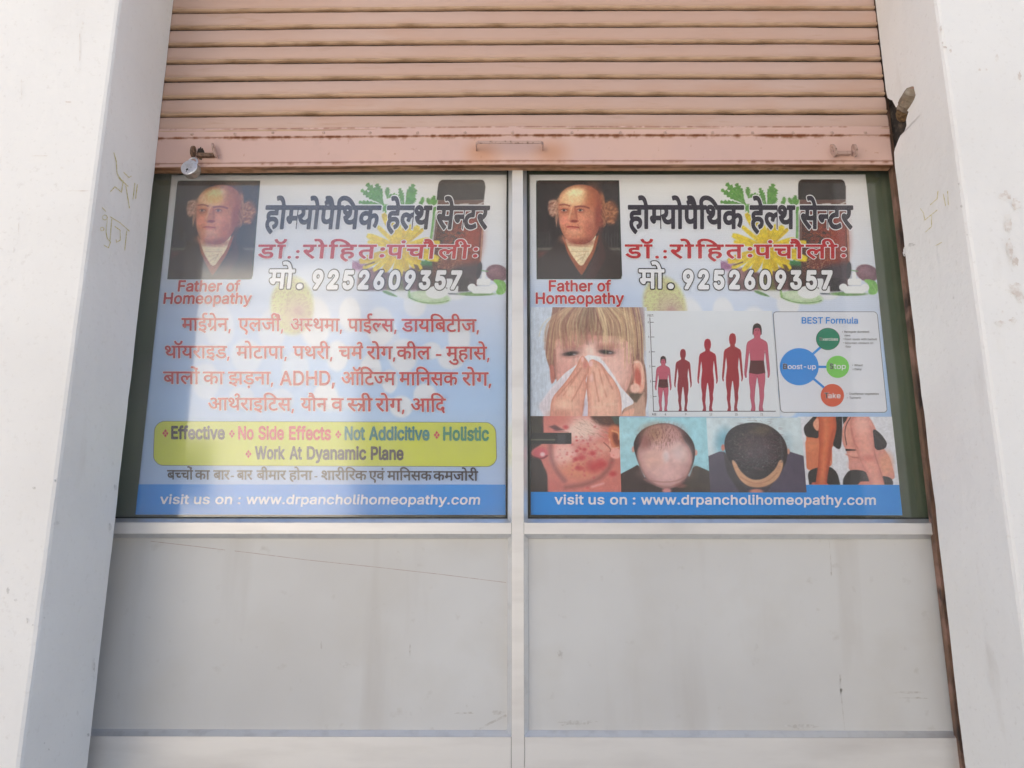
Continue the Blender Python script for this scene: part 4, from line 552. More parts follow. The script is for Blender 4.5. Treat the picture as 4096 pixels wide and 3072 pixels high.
def text_line(sh, words, left, right, ref, d=0.0, halo=0.0, mi=0, mh=1, Y=-0.004, Yh=-0.003, cell=1 / 56, track=0.0, fill=True, slant=0.0):
    """words: (text, x of its left edge, x of its right edge); left/right: (x, y top, y base) in photo pixels"""
    for tx, xl, xr in words:
        S, gx, gy, u0, u1 = word_field(tx, cell, max(d + halo, 0) + 3 * cell, track)
        u0 -= d; u1 += d
        def mp(v, Yp):
            px = xl + (v[:, 0] + slant * v[:, 1] - u0) / (u1 - u0) * (xr - xl)
            t = (px - left[0]) / (right[0] - left[0])
            yt = left[1] + t * (right[1] - left[1]); yb = left[2] + t * (right[2] - left[2])
            py = yb - v[:, 1] / ref * (yb - yt)
            return at(px, py, Yp)
        if halo > 0:
            v, f = contour_mesh(S, gx, gy, d + halo); sh.add(mp(v, Yh), f, mh)
        if fill:
            v, f = contour_mesh(S, gx, gy, d); sh.add(mp(v, Y), f, mi)
DEV, CAP = 0.622, 0.509

# ------------------------------------------------------------------ painted pictures (colour stored on a fine mesh)
def vnoise(X, Y, seed=0):
    def h(i, j):
        n = (i * 374761393 + j * 668265263 + seed * 974711) & 0xffffffff
        n = ((n ^ (n >> 13)) * 1274126177) & 0xffffffff
        return ((n ^ (n >> 16)) & 0xffff) / 65535.0
    xi, yi = np.floor(X).astype(np.int64), np.floor(Y).astype(np.int64)
    fx, fy = X - xi, Y - yi
    fx = fx * fx * (3 - 2 * fx); fy = fy * fy * (3 - 2 * fy)
    return (h(xi, yi) * (1 - fx) + h(xi + 1, yi) * fx) * (1 - fy) + (h(xi, yi + 1) * (1 - fx) + h(xi + 1, yi + 1) * fx) * fy

def fbm(X, Y, seed=0, o=4):
    s = 0; a = 0.5; t = 0
    for k in range(o):
        s = s + a * vnoise(X * 2 ** k, Y * 2 ** k, seed + k); t += a; a *= 0.55
    return s / t

def sstep(d, soft):
    t = np.clip(0.5 - d / (2 * max(soft, 1e-6)), 0, 1)
    return t * t * (3 - 2 * t)

class Paint:
    def __init__(s, X, Y, col):
        s.X, s.Y = X, Y
        s.C = np.tile(np.asarray(col, float), X.shape + (1,)) if np.ndim(col) == 1 else col
    def blend(s, a, col):
        col = np.asarray(col, float)
        s.C = s.C + (col - s.C) * a[..., None]
    @staticmethod
    def round_off(pts, closed, n=2):
        q = np.asarray(pts, float)
        for k in range(n):
            if closed:
                nx = np.roll(q, -1, 0)
                L = np.hypot(*(nx - q).T)[:, None] + 1e-9
                c = np.minimum(.28, (34.0 if k == 0 else 12.0) / L)
                q = np.stack([q + c * (nx - q), nx + c * (q - nx)], 1).reshape(-1, 2)
            elif len(q) > 2:
                a, b = q[:-1], q[1:]
                q = np.concatenate([q[:1], np.stack([.75 * a + .25 * b, .25 * a + .75 * b], 1).reshape(-1, 2)[1:-1], q[-1:]])
        return q
    def poly(s, pts, col, soft=6, a=1.0, n=2):
        if n and len(pts) > 4: pts = s.round_off(pts, True, n)
        s.blend(a * sstep(sd_loops(s.X, s.Y, [pts]), soft), col)
    def rim(s, pts, col, width, a=.6, n=2, dx=0, dy=0):
        """tone that gathers along the inside edge of a shape, more on the side (dx, dy)"""
        q = s.round_off(pts, True, n) if n else pts
        d = sd_loops(s.X, s.Y, [q]); d2 = sd_loops(s.X + dx, s.Y + dy, [q])
        s.blend(a * sstep(d, 4) * np.clip(np.exp(np.minimum(d2, 0) / width), 0, 1), col)
    def line(s, pts, wd, col, soft=4, a=1.0): s.blend(a * sstep(sd_stroke(s.X, s.Y, s.round_off(pts, False), wd / 2), soft), col)
    def ell(s, cx, cy, rx, ry, col, soft=0.3, a=1.0, rot=0.0):
        c, n = math.cos(rot), math.sin(rot)
        x, y = s.X - cx, s.Y - cy
        r = np.hypot((c * x + n * y) / rx, (-n * x + c * y) / ry)
        s.blend(a * sstep(r - 1, soft), col)
    def rect(s, x0, y0, x1, y1, col, soft=3, a=1.0, r=0): s.blend(a * sstep(sd_rrect(s.X, s.Y, x0, y0, x1, y1, r), soft), col)
    def mul(s, f): s.C = s.C * f[..., None]

def quad_grid(px4, Y, step):
    """grid of points over a quadrilateral given by photo pixels TL TR BR BL, on plane Y"""
    P = [at(x, y, Y) for x, y in px4]
    x0, x1 = min(P[0][0], P[3][0]), max(P[1][0], P[2][0])
    z1, z0 = max(P[0][2], P[1][2]), min(P[2][2], P[3][2])
    return rect_grid(x0, x1, z0, z1, Y, step)

def rect_grid(x0, x1, z0, z1, Y, step):
    nx = max(2, int((x1 - x0) / step) + 1); nz = max(2, int((z1 - z0) / step) + 1)
    G = np.zeros((nz, nx, 3))
    G[..., 0] = np.linspace(x0, x1, nx)[None, :]
    G[..., 1] = Y
    G[..., 2] = np.linspace(z1, z0, nz)[:, None]
    return G

def crop_xy(G, crop):
    px, py = to_px(G)
    return (px - crop[0]) * crop[2], (py - crop[1]) * crop[2]

def grid_object(name, G, col, mt, parent, raw=False, thick=0.0):
    nz, nx = G.shape[:2]
    me = bpy.data.meshes.new(name)
    V = G.reshape(-1, 3)
    I = np.arange(nz * nx).reshape(nz, nx)
    F = np.stack([I[1:, :-1], I[1:, 1:], I[:-1, 1:], I[:-1, :-1]], -1).reshape(-1, 4)
    nv = len(V)
    cols = np.ones((nv, 4)); cols[:, :3] = (lin(col.reshape(-1, 3)) if raw else ink(col.reshape(-1, 3)))
    if thick:
        ring = np.concatenate([I[0, :], I[1:, -1], I[-1, -2::-1], I[-2:0:-1, 0]])
        B = V[ring].copy(); B[:, 1] += thick
        n = len(ring)
        j = np.arange(n); k = (j + 1) % n
        F2 = np.stack([ring[j], ring[k], nv + k, nv + j], -1)
        V = np.concatenate([V, B]); cols = np.concatenate([cols, cols[ring]])
        F = np.concatenate([F, F2])
    me.vertices.add(len(V)); me.vertices.foreach_set('co', V.ravel().astype(np.float32))
    me.loops.add(F.size); me.loops.foreach_set('vertex_index', F.ravel().astype(np.int32))
    me.polygons.add(len(F)); me.polygons.foreach_set('loop_start', (np.arange(len(F)) * 4).astype(np.int32))
    me.update(calc_edges=True)
    at_ = me.color_attributes.new('Col', 'FLOAT_COLOR', 'POINT')
    at_.data.foreach_set('color', cols.ravel().astype(np.float32))
    me.validate()
    return link_mesh(name, me, mt, parent)

# ================================================================== materials of the place
M = {}
M['plaster'] = mat('white_painted_plaster', (0.80, 0.79, 0.77), 0.75, spec=0.3,
                   noise=[(1.6, 5, (0.72, 0.705, 0.685), 0.48, 0.8), (9.0, 6, (0.62, 0.58, 0.53), 0.66, 0.95, (1, 1, 0.25)), (70, 3, (0.70, 0.68, 0.65), 0.60, 0.85)], bump=(22, 0.38))
M['mortar'] = mat('dark_broken_mortar', (0.045, 0.036, 0.03), 0.95, noise=(40, 5, (0.16, 0.12, 0.09), 0.5, 0.8), bump=(60, 0.8))
M['rust_steel'] = mat('rusty_brown_steel', (0.20, 0.115, 0.075), 0.7, metal=0.0, noise=[(30, 6, (0.05, 0.035, 0.03), 0.45, 0.65, (1, 1, 0.25)), (14, 3, (0.30, 0.17, 0.13), 0.5, 0.7)], bump=(90, 0.3))
M['alu'] = mat('brushed_aluminium', (0.73, 0.715, 0.695), 0.42, metal=0.34, spec=0.5, noise=(16, 4, (0.60, 0.58, 0.56), 0.45, 0.85, (0.2, 1, 1)))
M['bead'] = mat('aluminium_glazing_bead', (0.78, 0.79, 0.80), 0.33, metal=0.8, noise=(25, 4, (0.64, 0.64, 0.64), 0.5, 0.85))
M['gasket'] = mat('black_rubber_gasket', (0.025, 0.027, 0.025), 0.6, noise=(60, 3, (0.08, 0.08, 0.075), 0.55, 0.8))
M['panel'] = mat('off_white_laminate_panel', (0.60, 0.60, 0.59), 0.36, spec=0.45,
                 noise=[(1.3, 4, (0.52, 0.51, 0.495), 0.38, 0.72), (3.2, 6, (0.53, 0.515, 0.485), 0.50, 0.78), (6, 6, (0.47, 0.45, 0.425), 0.56, 0.82, (1, 1, .12)), (22, 5, (0.44, 0.42, 0.39), 0.66, 0.9)], bump=(14, 0.015))
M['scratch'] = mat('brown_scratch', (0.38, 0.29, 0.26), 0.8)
M['dirt_and_shade'] = mat('grey_grime_and_shade', (0.46, 0.445, 0.42), 0.85, noise=(60, 5, (0.58, 0.575, 0.56), 0.40, 0.60))
M['faint'] = mat('faint_grey_grime', (0.56, 0.55, 0.53), 0.9, noise=(60, 5, (0.73, 0.72, 0.70), 0.38, 0.58))
M['backing'] = mat('dark_green_film', (0.12, 0.16, 0.095), 0.55, noise=(5, 4, (0.09, 0.12, 0.075), 0.4, 0.7))
M['glass'] = mat_glass('window_glass', 0.012)
M['dusty_glass'] = mat_glass('dusty_window_glass', 0.055)
M['shutter'] = mat('salmon_shutter_paint', (0.52, 0.352, 0.286), 0.5, spec=0.35,
                   noise=[(2.2, 5, (0.54, 0.385, 0.328), 0.42, 0.68), (30, 6, (0.44, 0.28, 0.20), 0.60, 0.9, (0.3, 1, 2)), (7, 5, (0.50, 0.30, 0.21), 0.55, 0.8, (0.25, 1, 1))], bump=(25, 0.04))
M['roll'] = mat('ochre_slat_roll', (0.50, 0.34, 0.23), 0.55, noise=(22, 5, (0.26, 0.16, 0.085), 0.45, 0.75, (0.4, 1, 1)))  # rolls yellower than the slat faces, with darker blotches
M['plate'] = mat_attr('shutter_plate_paint', 0.55, 0.35, bump=(30, 0.05))
M['rivet'] = mat('painted_rivet', (0.50, 0.345, 0.29), 0.5, noise=(160, 4, (0.22, 0.13, 0.08), 0.55, 0.75))
M['lug'] = mat('painted_steel_lug', (0.46, 0.31, 0.26), 0.55, noise=(70, 4, (0.16, 0.09, 0.05), 0.55, 0.7))
M['darklug'] = mat('bare_rusty_lug', (0.22, 0.13, 0.08), 0.6, noise=(90, 4, (0.06, 0.035, 0.025), 0.45, 0.7))
M['steel'] = mat('worn_chromed_steel', (0.66, 0.66, 0.69), 0.36, metal=0.9, noise=(120, 4, (0.40, 0.39, 0.40), 0.55, 0.8))
M['brass'] = mat('tarnished_padlock_side', (0.42, 0.38, 0.33), 0.45, metal=0.7, noise=(80, 4, (0.22, 0.19, 0.16), 0.5, 0.75))
M['black'] = mat('black_void', (0.01, 0.01, 0.01), 0.9)
M['stone'] = mat('rough_concrete_lump', (0.25, 0.195, 0.14), 0.95, noise=[(30, 6, (0.36, 0.31, 0.245), 0.48, 0.72), (18, 3, (0.30, 0.10, 0.06), 0.66, 0.72)], bump=(70, 1.0))
M['stone_base'] = mat('brown_brick_end', (0.20, 0.125, 0.06), 0.95, noise=(40, 5, (0.09, 0.055, 0.03), 0.45, 0.7), bump=(70, 1.0))
M['chalk'] = mat('yellow_chalk', (0.60, 0.52, 0.22), 0.95, noise=(90, 3, (0.72, 0.69, 0.54), 0.42, 0.68))
M['stain'] = mat('faint_brown_stain', (0.62, 0.55, 0.50), 0.9, noise=(45, 5, (0.77, 0.75, 0.72), 0.35, 0.56))
M['ground'] = mat('dusty_street', (0.46, 0.43, 0.38), 0.95, noise=[(0.6, 6, (0.39, 0.36, 0.31), 0.4, 0.7), (30, 4, (0.33, 0.25, 0.21), 0.55, 0.8)])
M['paving'] = mat('concrete_paving', (0.42, 0.40, 0.36), 0.9, noise=(4, 6, (0.34, 0.32, 0.29), 0.4, 0.7))
M['cream_wall'] = mat('sunlit_cream_wall', (0.84, 0.81, 0.77), 0.85, noise=(0.8, 5, (0.76, 0.73, 0.68), 0.45, 0.8))
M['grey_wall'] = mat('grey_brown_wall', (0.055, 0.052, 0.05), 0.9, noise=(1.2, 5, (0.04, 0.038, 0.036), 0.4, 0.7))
M['dark_window'] = mat('dark_window_pane', (0.10, 0.11, 0.12), 0.5)
M['white_trim'] = mat('white_trim', (0.8, 0.79, 0.76), 0.8)
M['tan_wall'] = mat('tan_wall', (0.42, 0.38, 0.33), 0.85, noise=(0.9, 5, (0.34, 0.31, 0.27), 0.4, 0.8))
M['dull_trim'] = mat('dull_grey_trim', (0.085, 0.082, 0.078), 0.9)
M['pole'] = mat('galvanised_pole', (0.40, 0.40, 0.39), 0.5)

XL, XR = -1.2783, 1.3257            # plaster reveals left and right
YB = -0.085                         # back edge of the plaster
YF_L, YF_R = -0.408, -0.430         # street faces of the two piers
TOP = 6.2

# ================================================================== ground
g = MB(); g.box((-60, -60, -0.2), (60, 60, 0.0))
tag(g.build('ground', M['ground']), kind='structure')
g = MB(); g.box((-14, -2.2, 0.004), (14, -0.0, 0.14))
tag(g.build('pavement', M['paving']), kind='structure')

# ================================================================== the building round the opening
bld = empty('shop_building', (0, 0.5, 0.14), 'white plastered shop building framing the half-open salmon shutter', 'building')

# left pier: one block, its reveal irregular along the inner edge
def edge_run(n, z0, z1, amp, seed):
    r = np.random.default_rng(seed)
    z = np.linspace(z0, z1, n)
    e = np.cumsum(r.normal(0, 1, n)); e = e - np.linspace(e[0], e[-1], n)
    e = e / (np.abs(e).max() + 1e-9)
    return z, amp * (0.5 * e + 0.5 * r.normal(0, 0.5, n))

z, e = edge_run(90, 0.14, TOP, 0.0035, 3)
lp = MB()
n = len(z)
zz, e2 = edge_run(90, 0.14, TOP, 0.002, 5)
V = []; rad = 0.012
prof = lambda i: [(-9.0, YF_L), (XL - rad + e2[i] * .5, YF_L), (XL - rad * .3 + e2[i], YF_L + rad * .3), (XL, YF_L + rad), (XL, -0.28), (XL, YB + e[i]), (XL - 0.02, YB + e[i] + 0.004), (-9.0, YB)]
k = len(prof(0))
for i in range(n):
    V += [(x, y, z[i]) for x, y in prof(i)]
F = [(i * k + j, i * k + j + 1, (i + 1) * k + j + 1, (i + 1) * k + j) for i in range(n - 1) for j in range(k - 1)]
lp.add(V, F)
pl = lp.build('pier', M['plaster'], bld)

# right pier: plaster skin with a broken notch beside the shutter, dark mortar behind it
c5 = lambda pts: [at_side(3296 + x / 2.765, y / 2.765, XR) for x, y in pts]
notch = c5([(700, 1085), (727, 1104), (752, 1112), (771, 1150), (792, 1188), (835, 1200), (900, 1214), (932, 1240), (918, 1280), (905, 1330), (910, 1388), (893, 1440), (872, 1478), (842, 1502), (822, 1545), (800, 1602), (784, 1640), (772, 1690)])
z, e = edge_run(120, 0.14, TOP, 0.006, 11)
nz1, nz0 = notch[0][2], notch[-1][2]
back = [(YB + ee, zz_) for zz_, ee in zip(z, e) if zz_ < nz0 - 0.01]
back += [(p[1], p[2]) for p in notch[::-1]]
back += [(YB + ee * .4, zz_) for zz_, ee in zip(z, e) if zz_ > nz1 + 0.01]
rp = MB()
# reveal skin: fan strips from the back edge to the front corner
V = []; F = []
zf, ef = edge_run(len(back), 0.14, TOP, 0.002, 17)
for i, (y, zz_) in enumerate(back):
    V += [(XR + 0.022, y, zz_), (XR, y - 0.0015, zz_), (XR, min(y - 0.004, -0.27) if y > -0.26 else y - 0.004, zz_)]
for i in range(len(back) - 1):
    for j in range(2):
        F.append((i * 3 + j, (i + 1) * 3 + j, (i + 1) * 3 + j + 1, i * 3 + j + 1))
rp.add(V, F)
zs = np.linspace(0.14, TOP, 90); ex = edge_run(90, 0.14, TOP, 0.0022, 23)[1]
V = []; F = []
for zz_, ee in zip(zs, ex):
    V += [(XR, -0.2695, zz_), (XR, YF_R + rad, zz_), (XR + rad * .3 + ee, YF_R + rad * .3, zz_), (XR + rad + ee, YF_R, zz_), (9.0, YF_R, zz_)]
for i in range(89):
    for j in range(4):
        F.append((i * 5 + j, (i + 1) * 5 + j, (i + 1) * 5 + j + 1, i * 5 + j + 1))
rp.add(V, F)
pr = rp.build('pier', M['plaster'], bld)
co = MB(); co.box((XR + 0.0225, -0.40, 0.14), (XR + 0.3, -0.052, TOP))
co.build('mortar_core', M['mortar'], bld)
co = MB(); co.box((-1.60, YB + 0.006, 0.14), (-1.375, 0.4, TOP)); co.build('mortar_core', M['mortar'], bld)
uw = MB(); uw.box((XL + 0.002, YF_L + 0.03, 3.72), (XR - 0.002, -0.16, TOP - .01)); uw.build('upper_wall', M['plaster'], bld)
ms = MB(); ms.box((-9, 0.42, 0.14), (9, 4.6, TOP)); ms.box((-9, YF_L - 0.05, TOP + .002), (9, 4.6, TOP + 0.25))
ms.build('building_mass', M['plaster'], bld)

# chalk scribbles and stains on the reveals
def scribble(name, strokes, hw, crop, X, off, mt, parent, cell=2.2):
    sh = Sheet()
    allp = np.concatenate([np.array(s) for s in strokes])
    def fn(A, B):
        d = np.full(A.shape, 1e9)
        for s in strokes: d = np.minimum(d, sd_stroke(A, B, s, hw))
        return d + (fbm(A / 9, B / 9, 5) - .42) * hw * 1.3
    px_shape(sh, fn, (allp[:, 0].min() - 15, allp[:, 1].min() - 15, allp[:, 0].max() + 15, allp[:, 1].max() + 15), cell, crop, 0, 0, side=X + off)
    return sh.build(name, mt, parent)
cir = lambda cx, cy, r, n=12: [(cx + r * math.cos(q), cy + r * math.sin(q)) for q in np.linspace(0, 2 * math.pi, n)]
c2 = (0, 700, 2.765)
k1 = lambda pts: [(x * 2.765 / 2.212, (y / 2.212 - 700) * 2.765) for x, y in pts]
scribble('chalk_scribble', [k1([(1008, 1355), (1030, 1430), (1035, 1530), (1060, 1585), (1130, 1645)]), k1([(1095, 1525), (1140, 1570), (1160, 1560)]),
    [(1300, 0), (1350, 60), (1415, 125)], [(1222, 182), (1272, 130), (1345, 190), (1362, 62)], [(1392, 120), (1432, 365)], [(1492, 90), (1472, 265)], [(1520, 105), (1500, 258)]],
    5.5, c2, XL, 0.0012, M['chalk'], bld)
scribble('chalk_scribble', [[(1132, 362), (1170, 402)], cir(1160, 470, 27), [(1187, 490), (1172, 620), (1187, 700), (1222, 742), (1200, 805), (1152, 778)], cir(1130, 597, 20), [(1236, 490), (1216, 740)],
    [(1220, 462), (1330, 530), (1430, 620)], [(1272, 570), (1330, 612), (1332, 720), (1290, 742), (1285, 715)], [(1402, 620), (1380, 830)]],
    5.0, c2, XL, 0.0012, M['chalk'], bld)
c8 = (3596, 700, 2.764)
scribble('chalk_scribble', [[(430, 180), (420, 262), (345, 330)], [(490, 212), (515, 340)], [(537, 180), (545, 330)], [(235, 370), (270, 420), (285, 498), (420, 388)], [(357, 450), (360, 570), (292, 630)], [(407, 780), (470, 745)]],
    4.2, c8, XR, -0.0012, M['chalk'], bld)

def blot(name, spots, crop, plane, mt, parent, cell=3.0, seed=1, side=None):
    for bi, (cx, cy, rx, ry) in enumerate(spots):
        sh = Sheet()
        up_ = .0003 * (bi % 4)
        fn = lambda A, B: (np.hypot((A - cx) / rx, (B - cy) / ry) - 1 + (fbm(A / (rx * .5) + cx, B / (ry * .5), seed) - .5) * 1.9) * min(rx, ry)
        px_shape(sh, fn, (cx - 1.6 * rx, cy - 1.6 * ry, cx + 1.6 * rx, cy + 1.6 * ry), max(cell * .4, min(rx, ry) / 8), crop, plane - up_, 0, side=None if side is None else side + (up_ if side < 0 else -up_))
        if sh.n: sh.build(name, mt, parent)
blot('wall_stain', [(1180, 230, 60, 50), (1290, 330, 45, 60), (1200, 540, 40, 90), (1230, 820, 40, 120), (1290, 960, 35, 40), (1280, 1260, 70, 60), (1340, 1340, 50, 60), (1120, 1640, 50, 25), (1260, 1610, 40, 30), (1145, 1515, 12, 14)],
     c8, YF_R - 0.0012, M['stain'], bld, seed=4)
blot('wall_stain', [(1915, 640, 16, 34), (1720, 770, 14, 12), (1800, 770, 10, 10), (2165, 840, 20, 40), (1290, 320, 14, 36), (1310, 470, 10, 14), (1400, 560, 12, 18), (1340, 520, 20, 10)], (3296, 0, 2.765), YF_R - 0.0012, M['stain'], bld, seed=9)
blot('wall_stain', [(690, 345, 10, 16), (660, 98, 10, 10), (752, 660, 7, 8), (606, 1360, 6, 14), (632, 970, 5, 34), (60, 850, 14, 40), (130, 770, 40, 22), (415, 1460, 5, 20)], c8, 0, M['faint'], bld, seed=12, side=XR - 0.0012)
blot('wall_stain', [(302, 116, 12, 12), (140, 1107, 13, 11), (240, 1285, 6, 22), (292, 1325, 8, 9), (70, 1020, 14, 26)], (0, 1900, 2.212), YF_L - 0.0012, M['faint'], bld, seed=14)
blot('wall_stain', [(500, 425, 30, 16), (1025, 105, 14, 30), (975, 460, 12, 30), (392, 1262, 8, 8), (490, 50, 8, 12)], (0, 1900, 2.212), 0, M['faint'], bld, seed=15, side=XL + 0.0012)
blot('wall_stain', [(150, 830, 8, 24), (205, 600, 3, 60), (860, 175, 120, 4), (325, 375, 6, 6), (270, 1215, 5, 12)], c2, YF_L - 0.0012, M['stain'], bld, seed=16)
blot('wall_stain', [(350, 1378, 70, 5), (605, 902, 26, 5), (732, 205, 8, 12), (705, 400, 4, 130), (190, 800, 3, 90), (545, 1485, 12, 10)], (0, 0, 2.212), YF_L - 0.0012, M['stain'], bld, seed=18)
blot('wall_stain', [(455, 1405, 6, 10), (500, 1470, 8, 12), (900, 1320, 12, 18), (960, 620, 14, 60)], (0, 2422, 2.552), 0, M['faint'], bld, seed=19, side=XL + 0.0012)

# the lump of rubble lodged in the notch
b0 = at_side(3620, 462, XR + 0.028); t0 = CAM + ray(3646, 366) * ((-0.255 - CAM[1]) / ray(3646, 366)[1])
st = MB()
pts = [b0 + (t0 - b0) * q for q in np.linspace(0, 1, 9)]
rr = np.array([.028, .030, .030, .030, .030, .029, .028, .026, .020])
st.tube(pts, rr, 14)
for i, q in enumerate(st.v):
    a = np.array(q); k = RNG.normal(0, .0018, 3) * (.3 if i >= 14 * 8 else 1); st.v[i] = tuple(a + k)
st.m = [1 if i < 14 * 3 else 0 for i in range(len(st.f))]
ro = st.build('rubble_lump', [M['stone'], M['stone_base']], None)
tag(ro, 'rough grey brown lump of rubble poking out of the broken plaster beside the shutter', 'rubble')

# ================================================================== shop window
win = empty('shop_window', (0.002, 0, 0.14), 'silver aluminium shop front with two glass panes above pale panels', 'shop window')
MX0, MX1 = -0.0172, 0.0214
JX0, JX1 = -1.365, 1.40
ZR0, ZR1 = 1.476, 1.512
ZB0, ZB1 = 0.765, 0.8705
ZT = 3.05
f = MB(); f.box((MX0, -0.0425, ZB0 - .02), (MX1, 0.0, ZT)); f.build('mullion', M['alu'], win, bevel=0.0006)
for x0, x1 in ((JX0, MX0 - .0012), (MX1 + .0012, JX1)):
    f = MB(); f.box((x0, -0.0415, ZR0), (x1, 0.0, ZR1)); f.build('rail', M['alu'], win, bevel=0.0006)
    f = MB(); f.box((x0, -0.0415, ZB0 - .3), (x1, 0.0, ZB1)); f.build('bottom_rail', M['alu'], win, bevel=0.0006)
def bead(x0, x1, z0, z1, name='glazing_bead', wd=0.0135, sides='lrtb'):
    y0, y1 = -0.0395, -0.019
    b = MB()
    o = [(x0, z0), (x1, z0), (x1, z1), (x0, z1)]
    i = [(x0 + wd, z0 + wd), (x1 - wd, z0 + wd), (x1 - wd, z1 - wd), (x0 + wd, z1 - wd)]
    for a in range(4):
        c = (a + 1) % 4
        b.quad((o[a][0], y0, o[a][1]), (o[c][0], y0, o[c][1]), (i[c][0], y1, i[c][1]), (i[a][0], y1, i[a][1]))
        b.quad((i[a][0], y1, i[a][1]), (i[c][0], y1, i[c][1]), (i[c][0], y1 + 0.006, i[c][1]), (i[a][0], y1 + 0.006, i[a][1]))
    return b.build(name, M['bead'], win)
def ring(x0, x1, z0, z1, wd, y0, y1, mt, name):
    b = MB()
    b.box((x0, y0, z0), (x1, y1, z0 + wd)); b.box((x0, y0, z1 - wd), (x1, y1, z1))
    b.box((x0, y0, z0 + wd), (x0 + wd, y1, z1 - wd)); b.box((x1 - wd, y0, z0 + wd), (x1, y1, z1 - wd))
    return b.build(name, mt, win)
for x0, x1 in ((JX0, MX0 - .0003), (MX1 + .0003, JX1)):
    bead(x0, x1, ZR1 + .0003, ZT)
    ring(x0 + .0125, x1 - .0125, ZR1 + .0125, ZT - .0125, 0.0062, -0.0185, -0.0115, M['gasket'], 'rubber_gasket')
    gp = MB(); gp.box((x0 + .014, -0.0165, ZR1 + .014), (x1 - .014, -0.0125, ZT - .014)); gp.build('glass_pane', M['dusty_glass'] if x0 < -1 else M['glass'], win)
    bead(x0, x1, ZB1 + .0003, ZR0 - .0003)
    pp = MB(); pp.box((x0 + .005, -0.0150, ZB1 + .005), (x1 - .005, -0.006, ZR0 - .005)); pnl = pp.build('lower_panel', M['panel'], win)
bp = MB(); bp.box((JX0, 0.035, 0.3), (JX1, 0.05, ZT)); bp.build('green_backing', M['backing'], win)
# scratches, grime and a painted shadow line on the lower panels
def px_strokes(name, strokes, mt, Y, cell, wob=0.0):
    sh = Sheet()
    for pts, hw in strokes:
        p = np.array(pts)
        fn = lambda A, B: sd_stroke(A, B, pts, hw) + (fbm(A / 14, B / 14, 3) - .45) * wob
        px_shape(sh, fn, (p[:, 0].min() - 14, p[:, 1].min() - 14, p[:, 0].max() + 14, p[:, 1].max() + 14), cell, (0, 0, 1), Y, 0)
    return sh.build(name, mt, win)
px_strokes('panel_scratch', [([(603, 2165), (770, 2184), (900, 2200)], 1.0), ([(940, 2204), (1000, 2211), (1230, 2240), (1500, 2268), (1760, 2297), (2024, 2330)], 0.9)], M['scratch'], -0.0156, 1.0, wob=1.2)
px_strokes('grime_and_shadow_streak', [([(1906, 2920), (1950, 2898), (2022, 2863)], 4.6)], M['dirt_and_shade'], -0.0156, 1.2, wob=2.0)  # diagonal shadow line, painted as a darker strip
px_strokes('grime_and_shadow_streak', [([(3360, 2700), (3361, 2730), (3366, 2790), (3372, 2850), (3378, 2918)], 2.0), ([(3312, 2130), (3318, 2180), (3323, 2240), (3326, 2300)], 1.0), ([(3325, 2290), (3326, 2300)], 3), ([(3361, 2715), (3361, 2717)], 5), ([(3366, 2760), (3366, 2762)], 6)], M['dirt_and_shade'], -0.0156, 1.2, wob=2.8)
blot('grime_and_shadow_streak', [(1285, 2580, 3, 16), (1380, 2660, 16, 9), (2240, 2620, 10, 14), (2300, 2890, 60, 10), (1990, 2850, 24, 8), (1860, 2852, 40, 4), (3200, 2905, 60, 8), (3640, 2770, 60, 4), (3650, 2792, 50, 3), (2570, 2250, 3, 3), (1640, 2600, 3, 22), (1868, 2824, 4, 5)],
     (0, 0, 1), -0.0156, M['dirt_and_shade'], win, seed=21)

# ================================================================== roller shutter
shu = empty('roller_shutter', (0.02, -0.075, 2.75), 'salmon pink steel roller shutter pulled half way up above the posters', 'roller shutter')
SX0, SX1 = -1.325, 1.3245
YS = -0.075
TILT = 0.0052
def tilt(x): return -0.0 + (x - 0.0) * TILT * 0.0
PITCH_S = 0.0713
Z0 = 2.957                                      # lowest dark joint
def slat_profile(z):                            # z = joint at the slat's lower edge -> (y, z, material)
    P = PITCH_S
    return [(YS + .0050, z + .0010, 1), (YS - .0050, z + .0008, 1), (YS - .0098, z + .0038, 1), (YS - .0105, z + .0075, 1), (YS - .0070, z + .0120, 1), (YS - .0022, z + .0138, 1),
            (YS - .0026, z + .0150, 0), (YS - .0044, z + .0168, 0), (YS - .0064, z + .026, 0), (YS - .0072, z + .036, 0), (YS - .0070, z + .046, 0), (YS - .0058, z + .055, 0), (YS - .0040, z + .0620, 0), (YS + .0004, z + .0668, 0), (YS + .0040, z + .0682, 0)]
sc_ = MB()
xs = np.linspace(SX0, SX1, 40)
for si in range(-1, 11):
    zb = Z0 + PITCH_S * si
    prof_ = slat_profile(zb)
    k = len(prof_)
    jit = RNG.normal(0, .0005, 40)
    dent = .0012 * np.sin(xs * RNG.uniform(2, 5) + RNG.uniform(0, 6)) + RNG.normal(0, .0004, 40) + RNG.normal(0, .0005)
    V = [(x, y + dent[i], zz_ + jit[i] + (0.0) + (-0.0105 * max(0, (-x)) / 1.3 - 0.002 * max(0, x) / 1.3)) for i, x in enumerate(xs) for y, zz_, _ in prof_]
    F = [(i * k + j, i * k + j + 1, (i + 1) * k + j + 1, (i + 1) * k + j) for i in range(39) for j in range(k - 1)]
    n0 = len(sc_.v)
    sc_.add(V, F, 0)
    ml = [prof_[j][2] for i in range(39) for j in range(k - 1)]
    sc_.m[-len(ml):] = ml
so_ = sc_.build('slat_curtain', [M['shutter'], M['roll']], shu, smooth=True)
bk = MB(); bk.box((SX0, YS + .006, 2.80), (SX1, YS + .012, 3.74)); bk.build('curtain_back', M['mortar'], shu)
def sag(x): return -0.0105 * np.maximum(0, -x) / 1.3 - 0.002 * np.maximum(0, x) / 1.3

